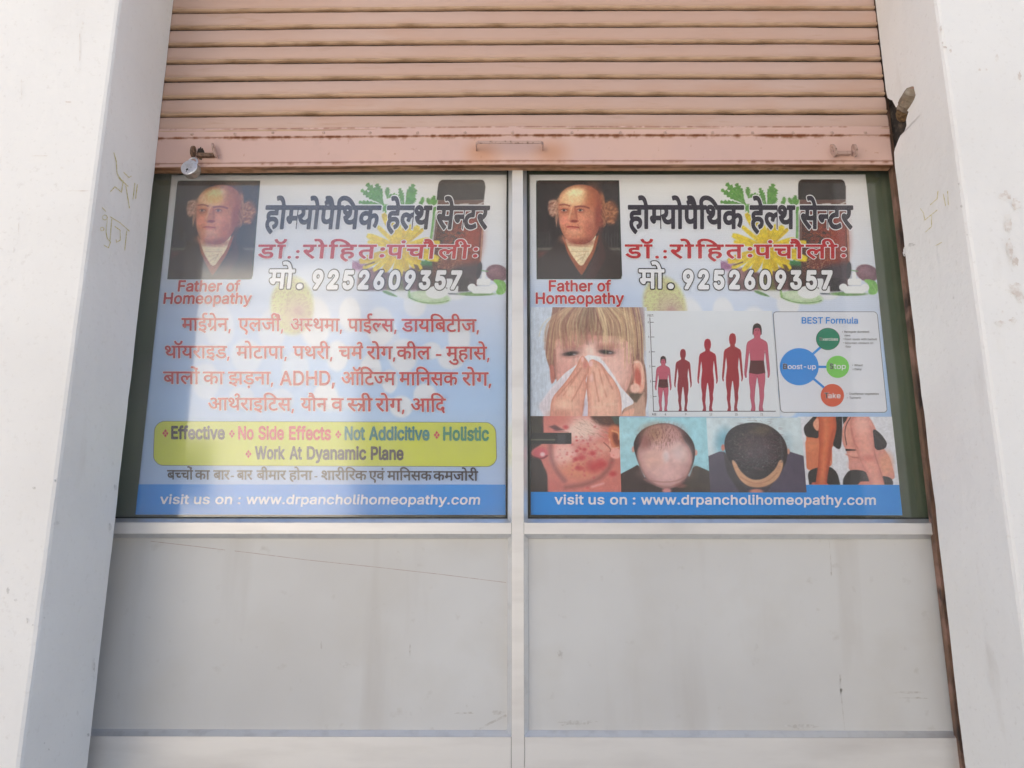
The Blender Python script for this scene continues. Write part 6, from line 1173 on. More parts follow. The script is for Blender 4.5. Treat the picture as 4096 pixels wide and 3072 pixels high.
def portrait(G):
    X, Y = crop_xy(G, c7)
    n1 = fbm(X / 16, Y / 16, 91); n2 = fbm(X / 40, Y / 40, 92)
    p = Paint(X, Y, (40, 32, 34))
    p.blend(np.clip((n2 - .4) * 1.4, 0, .5), (54, 44, 44))
    for i in range(16):
        x = 205 + i * 17 if i < 9 else 885 + (i - 9) * 32
        p.line([(x, 690 + 12 * math.sin(i * 3)), (x, 855)], 6, (74, 74, 72) if i % 2 else (60, 58, 60), 6, .8)
    p.rect(180, 862, 1120, 1100, (62, 52, 48), 14, .9); p.rect(180, 858, 1120, 888, (98, 92, 84), 8, .8)
    p.rect(190, 900, 300, 1210, (96, 44, 40), 30, .7)
    p.poly([(455, 690), (360, 870), (230, 960), (120, 1060), (120, 1300), (1200, 1300), (1200, 1000), (1010, 900), (890, 690)], (50, 36, 34), 22)
    p.poly([(880, 700), (870, 860), (740, 1120), (700, 1210), (820, 1210), (960, 960)], (72, 40, 38), 14, .8)
    p.poly([(452, 690), (500, 830), (520, 910), (600, 1050), (672, 1160), (690, 1160), (780, 1000), (830, 900), (880, 690), (760, 880), (680, 1040), (590, 940)], (150, 80, 50), 8)
    p.poly([(488, 745), (560, 790), (680, 830), (790, 790), (852, 700), (822, 800), (800, 890), (740, 980), (682, 1085), (600, 980), (548, 900)], (226, 206, 168), 7)
    for a, b in [((520, 830), (780, 850)), ((560, 900), (760, 900)), ((600, 960), (720, 930)), ((640, 1000), (700, 960)), ((690, 1000), (730, 900))]: p.line([a, b], 8, (186, 150, 116), 6, .6)
    # hair at both sides, behind the face
    for cx, cy, rx, ry, base, hi in [(366, 420, 56, 92, (150, 104, 88), (206, 164, 142)), (1000, 470, 84, 128, (128, 74, 48), (196, 132, 88)), (905, 560, 44, 70, (110, 62, 46), (160, 100, 70))]:
        p.ell(cx, cy, rx, ry, base, .3)
        rr_ = np.random.default_rng(int(cx))
        for i in range(34):
            a, q = rr_.uniform(0, 6.28), math.sqrt(rr_.uniform(0, .9))
            x, y = cx + rx * q * math.cos(a), cy + ry * q * math.sin(a)
            p.ell(x, y, 17, 13, hi, .8, .6); p.ell(x + 9, y + 9, 11, 9, (92, 52, 40), .8, .5)
    p.poly([(420, 470), (416, 350), (440, 270), (500, 205), (580, 170), (660, 160), (740, 165), (820, 200), (880, 260), (905, 350), (900, 460), (880, 580), (866, 680), (800, 770), (720, 815), (640, 822), (560, 800), (500, 750), (455, 670), (435, 570)], (206, 134, 100), 9)
    p.rim([(420, 470), (416, 350), (440, 270), (500, 205), (580, 170), (660, 160), (740, 165), (820, 200), (880, 260), (905, 350), (900, 460), (880, 580), (866, 680), (800, 770), (720, 815), (640, 822), (560, 800), (500, 750), (455, 670), (435, 570)], (120, 52, 44), 46, .5, dx=34, dy=6)
    p.ell(900, 340, 34, 84, (190, 124, 78), .4, .9); p.ell(878, 480, 50, 200, (136, 60, 50), .6, .75)
    p.ell(610, 290, 140, 90, (246, 220, 168), .55, .95, -.15); p.ell(560, 345, 140, 60, (236, 190, 146), .6, .7); p.ell(620, 248, 90, 38, (250, 234, 192), .6, .7)
    p.ell(800, 300, 90, 130, (166, 88, 58), .7, .65)
    for i in range(14): p.line([(432 - i % 3 * 8, 300 + i * 14), (408 - i % 4 * 7, 340 + i * 18), (404, 390 + i * 18)], 9, (192, 146, 120) if i % 2 else (150, 104, 86), 7, .6)
    for i in range(16): p.line([(898 + i % 3 * 9, 270 + i * 16), (930 + i % 4 * 8, 330 + i * 18), (925, 390 + i * 16)], 10, (186, 124, 84) if i % 2 else (118, 68, 46), 8, .6)
    p.ell(560, 760, 110, 50, (214, 140, 112), .6, .6); p.ell(670, 800, 150, 40, (146, 66, 52), .7, .7)
    p.ell(500, 560, 66, 60, (232, 148, 124), .8, .8); p.ell(700, 560, 76, 76, (226, 150, 120), .8, .75); p.ell(600, 680, 90, 36, (232, 168, 138), .7, .6); p.ell(760, 650, 50, 120, (168, 84, 70), .8, .5)
    p.line([(442, 388), (490, 378), (548, 396)], 17, (136, 66, 56), 8, .85); p.line([(612, 408), (690, 398), (762, 420)], 18, (124, 58, 52), 8, .85)
    for ex in (488, 668):
        p.ell(ex, 446, 50, 24, (168, 92, 74), .6, .8); p.ell(ex, 447, 30, 11, (200, 174, 158), .5, .85); p.ell(ex - 2, 446, 14, 12, (62, 50, 52), .4)
        p.line([(ex - 36, 440), (ex, 428), (ex + 38, 444)], 6, (92, 44, 42), 4, .9); p.line([(ex - 28, 474), (ex + 30, 474)], 7, (156, 82, 70), 7, .6)
    p.poly([(580, 400), (612, 420), (628, 540), (640, 570), (590, 580), (545, 560), (556, 500)], (196, 122, 92), 16, .8); p.line([(572, 420), (556, 480), (540, 535)], 16, (236, 190, 150), 10, .6); p.ell(600, 566, 42, 15, (132, 52, 46), .5, .9)
    p.line([(612, 430), (630, 540)], 18, (150, 72, 58), 12, .6)
    p.line([(522, 630), (570, 626), (650, 636)], 15, (160, 56, 56), 6, .95); p.line([(545, 648), (620, 648)], 12, (204, 110, 100), 7, .8); p.line([(640, 600), (668, 680)], 8, (166, 86, 70), 8, .6); p.line([(500, 600), (510, 660)], 8, (180, 100, 84), 8, .5)
    p.mul(1 + .22 * (n1 - .5) + .16 * (n2 - .5))
    d = sd_rrect(X, Y, 180, 116, 1118, 1206, 6)
    gx = np.interp(Y, [116, 1206], [1093, 1124]); lx = np.interp(Y, [116, 1206], [179, 186])
    d = np.maximum(np.maximum(lx - X, X - gx), np.maximum(116 - Y, Y - 1206))
    cut = np.maximum(0, (40 - np.hypot(np.maximum(lx + 40 - X, 0), np.maximum(156 - Y, 0))) * -1) * ((X < lx + 40) & (Y < 156))
    cut2 = np.maximum(0, (36 - np.hypot(np.maximum(X - gx + 36, 0), np.maximum(Y - 1170, 0))) * -1) * ((X > gx - 36) & (Y > 1170))
    p.blend(np.clip((cut + cut2) / 4, 0, 1), (206, 210, 218))
    p.blend(sstep(np.abs(d + 5) - 4, 3) * .6, (20, 60, 50))
    return p

def child(G):
    X, Y = crop_xy(G, (2080, 1200, 3.457))
    n1 = fbm(X / 14, Y / 120, 101); n2 = fbm(X / 40, Y / 40, 102)
    p = Paint(X, Y, (200, 210, 224))
    p.blend(np.clip((X - 1690) / 160, 0, 1), (206, 212, 226))
    # hair mass
    p.poly([(455, 20), (1590, 20), (1650, 200), (1695, 330), (1705, 470), (1690, 620), (1700, 800), (1740, 950), (1758, 1200), (1755, 1400), (1700, 1700), (1380, 1700), (1420, 900), (480, 900), (430, 1000), (395, 900), (355, 780), (350, 640), (375, 460), (405, 330), (440, 200)], (150, 112, 98), 10)
    p.ell(1640, 500, 80, 420, (126, 92, 88), .6, .8); p.ell(1620, 200, 90, 200, (166, 138, 136), .7, .7)
    # neck side
    p.poly([(1480, 1300), (1720, 1280), (1745, 1700), (1400, 1700)], (196, 158, 140), 20); p.poly([(1500, 1285), (1700, 1290), (1610, 1420), (1540, 1400)], (94, 80, 68), 18, .95)
    # face
    p.poly([(470, 560), (462, 760), (480, 920), (500, 1060), (520, 1250), (640, 1400), (1300, 1400), (1480, 1260), (1540, 1060), (1560, 860), (1560, 640), (1400, 500), (700, 480)], (226, 182, 170), 10)
    p.poly([(405, 880), (470, 900), (500, 1080), (440, 1180), (420, 1100)], (184, 116, 104), 12); p.line([(475, 700), (485, 900), (490, 1080)], 30, (128, 82, 74), 14, .7)
    p.ell(640, 960, 130, 160, (214, 160, 152), .6, .8); p.ell(1320, 980, 180, 200, (232, 190, 180), .6, .8); p.ell(980, 660, 70, 160, (240, 208, 198), .6, .9); p.ell(800, 520, 300, 90, (190, 132, 120), .7, .7)
    p.ell(700, 640, 150, 50, (176, 118, 108), .7, .7); p.ell(1210, 640, 160, 50, (180, 124, 110), .7, .7)
    p.rim([(470, 560), (462, 760), (480, 920), (500, 1060), (520, 1250), (640, 1400), (1300, 1400), (1480, 1260), (1540, 1060), (1560, 860), (1560, 640), (1400, 500), (700, 480)], (190, 130, 118), 70, .55)
    # eyes
    for cx, cy, r_ in ((700, 738, .12), (1195, 716, .10)):
        p.ell(cx, cy - 14, 125, 60, (150, 108, 104), .7, .7, -r_ if cx < 900 else r_); p.ell(cx, cy + 4, 104, 30, (70, 62, 62), .5, .9, -r_ if cx < 900 else r_)
        p.ell(cx + 52, cy + 14, 24, 9, (176, 172, 176), .6, .7); p.ell(cx - 10, cy + 6, 36, 22, (50, 50, 48), .5)
        p.line([(cx - 115, cy + 52), (cx, cy + 64), (cx + 110, cy + 44)], 12, (190, 128, 122), 12, .6)
    # fringe
    rr_ = np.random.default_rng(5)
    pal = [(190, 154, 126), (160, 116, 100), (208, 180, 140), (142, 102, 92), (178, 138, 114), (220, 198, 162), (198, 164, 128)]
    for i in range(280):
        x0 = rr_.uniform(470, 1560); t = (x0 - 470) / 1090
        x1 = 380 + 1300 * t + rr_.normal(0, 60); y1 = 560 + 120 * abs(t - .45) + rr_.normal(0, 60) - (130 if .42 < t < .55 else 0)
        xm = (x0 + x1) / 2 + (t - .5) * 110
        c = pal[rr_.integers(0, 7)]
        if .30 < t < .52: c = np.array(c) * .80
        if t > .55 and rr_.random() < .5: c = (224, 202, 160)
        p.line([(x0 * .62 + 380, 85), (xm, 300), (x1, y1)], rr_.uniform(6, 18), c, 8, .40)
    for i in range(30):
        x0 = rr_.uniform(1420, 1690); p.line([(x0 - 60, 20), (x0 + 20, 400), (x0 + 30, 800 + rr_.uniform(-100, 150))], rr_.uniform(6, 16), pal[rr_.integers(0, 7)], 6, .6)
    for i in range(16):
        x0 = rr_.uniform(370, 470); p.line([(560, 100), (x0 + 40, 350), (x0, 760 + rr_.uniform(-60, 140))], rr_.uniform(6, 16), pal[rr_.integers(0, 5)], 6, .6)
    # ear
    p.ell(1640, 1060, 84, 230, (226, 168, 148), .12, 1, -.1); p.ell(1630, 1070, 44, 130, (188, 92, 80), .4, .9, -.1); p.line([(1580, 860), (1660, 850), (1700, 960), (1690, 1160)], 26, (236, 190, 170), 10, .9); p.ell(1590, 1220, 70, 66, (234, 188, 172), .25)
    p.line([(1560, 900), (1580, 1080), (1545, 1160)], 20, (150, 90, 80), 12, .7)
    # tissue
    p.poly([(885, 790), (945, 755), (1010, 765), (1140, 822), (1270, 1000), (1400, 1210), (1596, 1425), (1410, 1512), (1405, 1690), (400, 1700), (250, 1470), (430, 1220), (620, 1010), (800, 880)], (226, 224, 230), 7)
    p.poly([(250, 1470), (440, 1215), (700, 980), (600, 1300), (430, 1400), (400, 1690)], (214, 200, 208), 40, .7); p.ell(1020, 800, 110, 30, (236, 236, 240), .5, .8)
    # hands
    p.poly([(845, 775), (880, 770), (960, 880), (962, 960), (900, 1120), (930, 1160), (890, 1400), (840, 1700), (410, 1700), (425, 1420), (460, 1330), (640, 1120), (770, 930)], (226, 172, 152), 7)
    p.poly([(948, 860), (985, 815), (1040, 830), (1130, 880), (1200, 990), (1290, 1090), (1380, 1250), (1408, 1420), (1402, 1700), (935, 1700), (940, 1380), (915, 1160), (940, 1010)], (232, 182, 162), 7)
    p.poly([(862, 1700), (880, 1470), (906, 1300), (935, 1480), (935, 1700)], (206, 198, 214), 9)
    p.rim([(845, 775), (880, 770), (960, 880), (962, 960), (900, 1120), (930, 1160), (890, 1400), (840, 1700), (410, 1700), (425, 1420), (460, 1330), (640, 1120), (770, 930)], (188, 116, 100), 34, .6)
    p.rim([(948, 860), (985, 815), (1040, 830), (1130, 880), (1200, 990), (1290, 1090), (1380, 1250), (1408, 1420), (1402, 1700), (935, 1700), (940, 1380), (915, 1160), (940, 1010)], (192, 122, 106), 34, .6)
    dk = (178, 112, 98)
    for l in ([(905, 1040), (820, 1210), (715, 1400)], [(850, 940), (730, 1130), (600, 1320)], [(800, 1000), (690, 1140), (520, 1330)], [(1020, 1000), (1050, 1200), (1090, 1400)], [(1095, 960), (1140, 1160), (1195, 1340)], [(1120, 890), (1200, 1060), (1280, 1230)], [(935, 1060), (930, 1260), (940, 1400)], [(885, 1440), (850, 1690)]): p.line(l, 15, dk, 14, .6)
    for cx, cy, rx, ry in [(620, 1440, 120, 60), (1060, 1480, 70, 20), (1260, 1440, 80, 20), (690, 1260, 50, 70), (1130, 1240, 40, 70)]: p.ell(cx, cy, rx, ry, (240, 200, 178), .7, .6)
    p.ell(560, 1580, 160, 60, (196, 130, 112), .7, .6); p.ell(990, 1080, 26, 50, (240, 196, 190), .5, .7); p.ell(980, 880, 26, 40, (240, 196, 196), .5, .8); p.ell(865, 820, 20, 36, (236, 186, 180), .5, .8); p.ell(900, 900, 30, 50, (204, 120, 116), .6, .6)
    p.poly([(1405, 1560), (1590, 1480), (1580, 1560), (1500, 1700), (1405, 1700)], (226, 172, 152), 10)
    p.mul(1 + .16 * (n1 - .5) + .14 * (n2 - .5))
    return p

def growth_chart(G):
    X, Y = crop_xy(G, (2560, 1220, 3.607))
    p = Paint(X, Y, (214, 218, 224))
    HALF = [(0, 1.0), (.03, .987), (.043, .955), (.046, .915), (.04, .87), (.03, .852), (.031, .828), (.062, .812), (.10, .788), (.113, .75), (.117, .68), (.124, .60), (.130, .52), (.135, .46), (.134, .41), (.122, .375), (.111, .385), (.114, .42), (.107, .47), (.099, .54), (.092, .62), (.082, .69), (.075, .62), (.071, .56), (.079, .49), (.085, .43), (.085, .33), (.07, .23), (.075, .17), (.062, .09), (.056, .045), (.07, .0), (.02, .0), (.02, .05), (.03, .12), (.024, .2), (.022, .25), (.013, .32), (.004, .385)]
    def figure(cx, ft, fb, sx, col, lo):
        H = fb - ft
        pts = [(cx + x * H * sx, fb - y * H) for x, y in HALF] + [(cx - x * H * sx, fb - y * H) for x, y in HALF[::-1]]
        p.poly(pts, (226, 228, 232), 5) if False else None
        d = sd_loops(X, Y, [pts])
        p.blend(sstep(d - 9, 4), (228, 230, 234)); p.blend(sstep(d, 3.5), col)
        p.blend(sstep(d, 3.5) * np.clip((Y - (fb - H * .45)) / (H * .45), 0, 1) * .5, lo)
        return pts, H
    for cx, ft, sx, c in [(620, 632, 1.05, (140, 40, 52)), (975, 484, 1.05, (158, 30, 50)), (1335, 404, 1.0, (154, 40, 50))]:
        figure(cx, ft, 1530, sx, c, (128, 46, 66))
    for cx, ft, sx in [(335, 735, 1.10), (1690, 262, 1.07)]:
        pts, H = figure(cx, ft, 1530, sx, (186, 88, 108), (172, 86, 112))
        p.line(pts, 5, (110, 40, 60), 3, .8)
        fb = 1530
        q = lambda x, y: (cx + x * H * sx, fb - y * H)
        p.poly([q(0, 1.0), q(.034, .987), q(.048, .95), q(.05, .88), q(.046, .862), q(.036, .9), q(.03, .945), q(-.03, .945), q(-.036, .9), q(-.046, .862), q(-.05, .88), q(-.048, .95), q(-.034, .987)], (54, 44, 42), 4, n=1)
        for s in (-1, 1): p.ell(*q(.014 * s, .918), .008 * H, .004 * H, (60, 36, 44), .4, .9); p.line([q(.005 * s, .928), q(.024 * s, .930)], 3, (80, 44, 48), 2, .8)
        p.line([q(0, .915), q(.003, .892)], 4, (140, 56, 72), 3, .8); p.line([q(-.012, .878), q(.012, .878)], 4, (130, 40, 60), 3, .9)
        p.poly([q(.072, .575), q(.084, .47), q(.088, .435), q(.006, .418), q(-.006, .418), q(-.088, .435), q(-.084, .47), q(-.072, .575)], (84, 34, 38), 4, n=0)
        p.line([q(-.06, .70), q(-.02, .69)], 4, (130, 50, 70), 3, .7); p.line([q(.06, .70), q(.02, .69)], 4, (130, 50, 70), 3, .7); p.line([q(0, .74), q(0, .60)], 4, (150, 64, 84), 4, .5)
        p.line([q(0, .40), q(0, .385)], 4, (110, 40, 60), 3)
    ax = (52, 44, 50)
    p.line([(143, 185), (196, 1533)], 9, ax, 3); p.line([(192, 1533), (1955, 1533)], 10, ax, 3)
    for x, y in [(147, 250), (155, 461), (162, 675), (171, 887), (180, 1103), (188, 1320)]: p.line([(x, y), (x + 48, y)], 8, ax, 3)
    return p

def skin_picture(G):
    X, Y = crop_xy(G, (2080, 1640, 3.607))
    n1 = fbm(X / 60, Y / 60, 121); n2 = fbm(X / 16, Y / 16, 122)
    p = Paint(X, Y, (58, 44, 42))
    p.poly([(335, 20), (1560, 20), (1560, 1260), (400, 1260), (395, 960), (330, 800), (300, 700), (160, 660), (160, 590), (235, 540), (330, 480), (340, 330)], (206, 122, 112), 14)
    p.ell(880, 280, 270, 180, (232, 206, 194), .6, .9); p.ell(640, 640, 170, 170, (238, 196, 186), .7, .85); p.ell(560, 160, 200, 80, (206, 120, 108), .7, .7); p.ell(1150, 560, 150, 90, (226, 176, 156), .7, .7)
    p.ell(850, 860, 260, 140, (216, 140, 104), .7, .7)
    p.ell(290, 620, 110, 80, (206, 96, 106), .4, .9); p.ell(325, 640, 34, 30, (242, 206, 206), .6, .9); p.line([(165, 660), (230, 690), (330, 705), (390, 660)], 22, (110, 40, 48), 12, .8)
    p.line([(440, 500), (440, 640), (470, 760), (540, 900), (640, 1020)], 62, (128, 78, 78), 40, .6); p.line([(1330, 720), (1290, 840), (1180, 960), (1040, 1040), (880, 1090), (650, 1120)], 60, (124, 74, 70), 44, .65)
    p.poly([(400, 1010), (560, 1000), (640, 1130), (400, 1180)], (196, 110, 104), 40, .8); p.poly([(900, 1160), (1180, 1060), (1560, 1000), (1560, 1260)], (206, 120, 110), 40, .7); p.line([(1040, 1110), (1200, 1060)], 30, (232, 180, 176), 22, .7)
    p.poly([(1000, 20), (1560, 20), (1560, 260), (1300, 240), (1160, 220), (1040, 150)], (84, 58, 50), 34, .95); p.poly([(1310, 90), (1440, 90), (1440, 210), (1370, 200)], (72, 92, 88), 10, .8)
    rr_ = np.random.default_rng(8)
    for i in range(70):
        x, y = rr_.uniform(760, 1240), rr_.uniform(110, 420); p.line([(x, y), (x + rr_.uniform(30, 110), y + rr_.uniform(10, 70))], 6, (150, 108, 92) if i % 2 else (214, 176, 160), 5, .55)
    p.ell(1390, 400, 110, 190, (208, 124, 92), .2, .95, -.3); p.ell(1390, 420, 50, 110, (120, 56, 44), .5, .9, -.3); p.line([(1290, 420), (1300, 540), (1350, 560), (1420, 540)], 20, (232, 176, 152), 12, .9); p.line([(1330, 300), (1430, 330), (1430, 420)], 24, (236, 170, 120), 12, .8); p.ell(1380, 625, 86, 78, (232, 166, 156), .2); p.line([(1210, 470), (1310, 560), (1300, 600)], 12, (120, 62, 52), 7, .8)
    for i in range(120):
        x, y = rr_.normal(960, 200), rr_.normal(650, 170)
        s = rr_.uniform(8, 26); p.ell(x, y, s, s * .8, (190, 70, 78) if i % 3 else (206, 104, 100), .8, rr_.uniform(.2, .55))
    for x, y, s in [(660, 250, 34), (820, 440, 16), (800, 710, 30), (880, 690, 44), (1050, 620, 40), (930, 570, 24), (860, 840, 40), (1060, 820, 90), (1180, 780, 60), (870, 560, 14), (1340, 920, 40), (820, 590, 20)]: p.ell(x, y, s * 1.2, s * .85, (184, 52, 58), .8, .75)
    p.poly([(420, 240), (500, 215), (640, 290), (520, 300)], (92, 56, 60), 16, .9); p.line([(480, 300), (700, 320)], 10, (150, 80, 78), 7, .7)
    p.rect(160, 328, 742, 490, (38, 34, 32), 4); p.line([(160, 430), (500, 430)], 18, (120, 122, 100), 8, .8); p.rect(540, 345, 660, 488, (66, 62, 66), 14, .8)
    p.poly([(90, 20), (320, 20), (300, 320), (90, 330)], (60, 52, 40), 24, .9); p.poly([(90, 690), (290, 700), (330, 800), (390, 900), (400, 1260), (90, 1260)], (56, 44, 42), 20, .95)
    p.mul(1 + .10 * (n2 - .5) + .08 * (n1 - .5))
    return p

def bald_picture(G):
    X, Y = crop_xy(G, (2480, 1640, 2.989))
    n1 = fbm(X / 8, Y / 30, 131); n2 = fbm(X / 50, Y / 50, 132)
    p = Paint(X, Y, (160, 208, 220))
    p.ell(150, 300, 300, 300, (176, 214, 222), .8, .6)
    p.poly([(330, 760), (800, 760), (960, 1000), (140, 1000)], (64, 52, 52), 8)
    p.poly([(-60, 800), (170, 680), (220, 645), (320, 860), (480, 1060), (-60, 1060)], (66, 52, 52), 7); p.poly([(600, 1060), (840, 800), (880, 655), (1000, 700), (1150, 770), (1150, 1060)], (70, 60, 56), 7); p.line([(880, 690), (900, 985)], 7, (40, 32, 34), 4, .8)
    p.poly([(880, 660), (960, 690), (900, 1060), (690, 1060)], (78, 68, 62), 24, .6)
    p.ell(160, 470, 20, 36, (206, 160, 150), .2); p.ell(905, 510, 22, 36, (206, 160, 150), .2)
    p.poly([(158, 430), (172, 360), (215, 280), (300, 210), (430, 165), (540, 155), (650, 175), (760, 235), (840, 320), (890, 410), (902, 510), (885, 620), (840, 740), (760, 860), (640, 930), (540, 945), (420, 905), (320, 830), (250, 720), (190, 560)], (62, 48, 50), 6)
    p.poly([(300, 235), (430, 178), (540, 166), (640, 186), (720, 260), (760, 370), (840, 470), (872, 590), (830, 740), (750, 860), (640, 926), (540, 942), (430, 905), (330, 830), (260, 720), (205, 560), (210, 470), (260, 400)], (218, 176, 172), 22)
    p.ell(430, 270, 150, 100, (178, 132, 104), .8, .85); p.ell(300, 380, 70, 90, (150, 96, 92), .8, .8); p.ell(620, 280, 130, 100, (196, 150, 148), .8, .7)
    m_ = sstep(np.hypot((X - 500) / 260, (Y - 310) / 150) - 1, .5)
    p.blend(m_ * np.clip((n1 - .5) * 4, 0, .75), (128, 90, 84))
    p.ell(720, 500, 110, 110, (228, 206, 206), .8, .8); p.ell(545, 560, 40, 70, (232, 222, 226), .7, .8); p.ell(400, 620, 130, 130, (222, 178, 166), .8, .7); p.ell(540, 760, 240, 90, (226, 184, 184), .8, .6)
    p.rim([(300, 235), (430, 178), (540, 166), (640, 186), (720, 260), (760, 370), (840, 470), (872, 590), (830, 740), (750, 860), (640, 926), (540, 942), (430, 905), (330, 830), (260, 720), (205, 560), (210, 470), (260, 400)], (150, 104, 98), 60, .55)
    p.line([(290, 830), (400, 850), (540, 866), (680, 850), (780, 800)], 14, (164, 118, 116), 10, .7); p.line([(320, 850), (430, 900), (560, 930), (680, 905), (770, 850)], 22, (150, 106, 106), 12, .6); p.ell(560, 965, 54, 30, (204, 140, 140), .4); p.ell(720, 905, 70, 26, (150, 96, 92), .6, .7)
    p.mul(1 + .16 * (n2 - .5))
    return p

def hair_picture(G):
    X, Y = crop_xy(G, (2480, 1640, 2.989))
    n1 = fbm(X / 9, Y / 9, 141); n2 = fbm(X / 60, Y / 14, 142); n3 = fbm(X / 70, Y / 70, 143)
    p = Paint(X, Y, (200, 214, 220))
    p.ell(1250, 400, 110, 170, (110, 168, 190), .6, .8); p.ell(2000, 400, 60, 120, (170, 196, 208), .7, .6)
    p.poly([(1380, 760), (1900, 760), (2060, 1000), (1200, 1000)], (66, 60, 70), 8)
    p.poly([(1000, 575), (1230, 480), (1300, 560), (1420, 820), (1600, 1060), (1000, 1060)], (84, 76, 92), 7); p.poly([(1990, 485), (2165, 540), (2230, 560), (2280, 1060), (1700, 1060), (1900, 780)], (80, 72, 92), 7)
    p.poly([(1230, 480), (1300, 560), (1420, 820), (1600, 1060), (1480, 1060), (1280, 760)], (60, 54, 56), 20, .8)
    p.ell(1232, 450, 22, 40, (196, 126, 110), .25); p.ell(2012, 495, 20, 32, (206, 150, 130), .25)
    p.poly([(1245, 440), (1252, 340), (1290, 262), (1360, 200), (1480, 158), (1610, 145), (1740, 165), (1850, 225), (1930, 300), (1985, 390), (2005, 480), (1998, 590), (1950, 700), (1890, 820), (1780, 900), (1640, 930), (1500, 905), (1410, 820), (1350, 680), (1280, 560)], (44, 38, 42), 6)
    p.poly([(1328, 590), (1380, 610), (1430, 720), (1540, 820), (1650, 842), (1760, 800), (1870, 690), (1900, 600), (1950, 590), (1950, 690), (1885, 830), (1770, 905), (1640, 932), (1510, 905), (1420, 820), (1360, 700)], (204, 156, 122), 10)
    p.line([(1440, 800), (1560, 870), (1680, 880), (1790, 840), (1880, 750)], 12, (170, 118, 92), 9, .7); p.ell(1630, 975, 80, 30, (196, 130, 116), .4); p.ell(1650, 900, 120, 22, (176, 124, 96), .7, .5)
    hm = sstep(np.hypot((X - 1640) / 330, (Y - 430) / 330) - 1, .3)
    p.blend(hm * np.clip((n1 - .56) * 5, 0, .75) * np.clip((Y - 160) / 200, 0, 1), (122, 118, 122))
    p.ell(1650, 420, 200, 150, (92, 62, 70), .8, .45); p.ell(1660, 520, 190, 130, (104, 100, 110), .8, .35)
    p.blend(hm * np.clip((n2 - .56) * 4, 0, .5), (86, 60, 70)); p.ell(1680, 240, 110, 60, (110, 92, 66), .8, .5); p.line([(1915, 330), (1940, 480), (1935, 620)], 14, (92, 92, 100), 10, .6)
    p.blend(sstep(np.hypot((X - 1500) / 120, (Y - 350) / 160) - 1, .6) * np.clip((n1 - .5) * 3, 0, .4), (96, 84, 70))
    p.mul(1 + .18 * (n3 - .5))
    return p

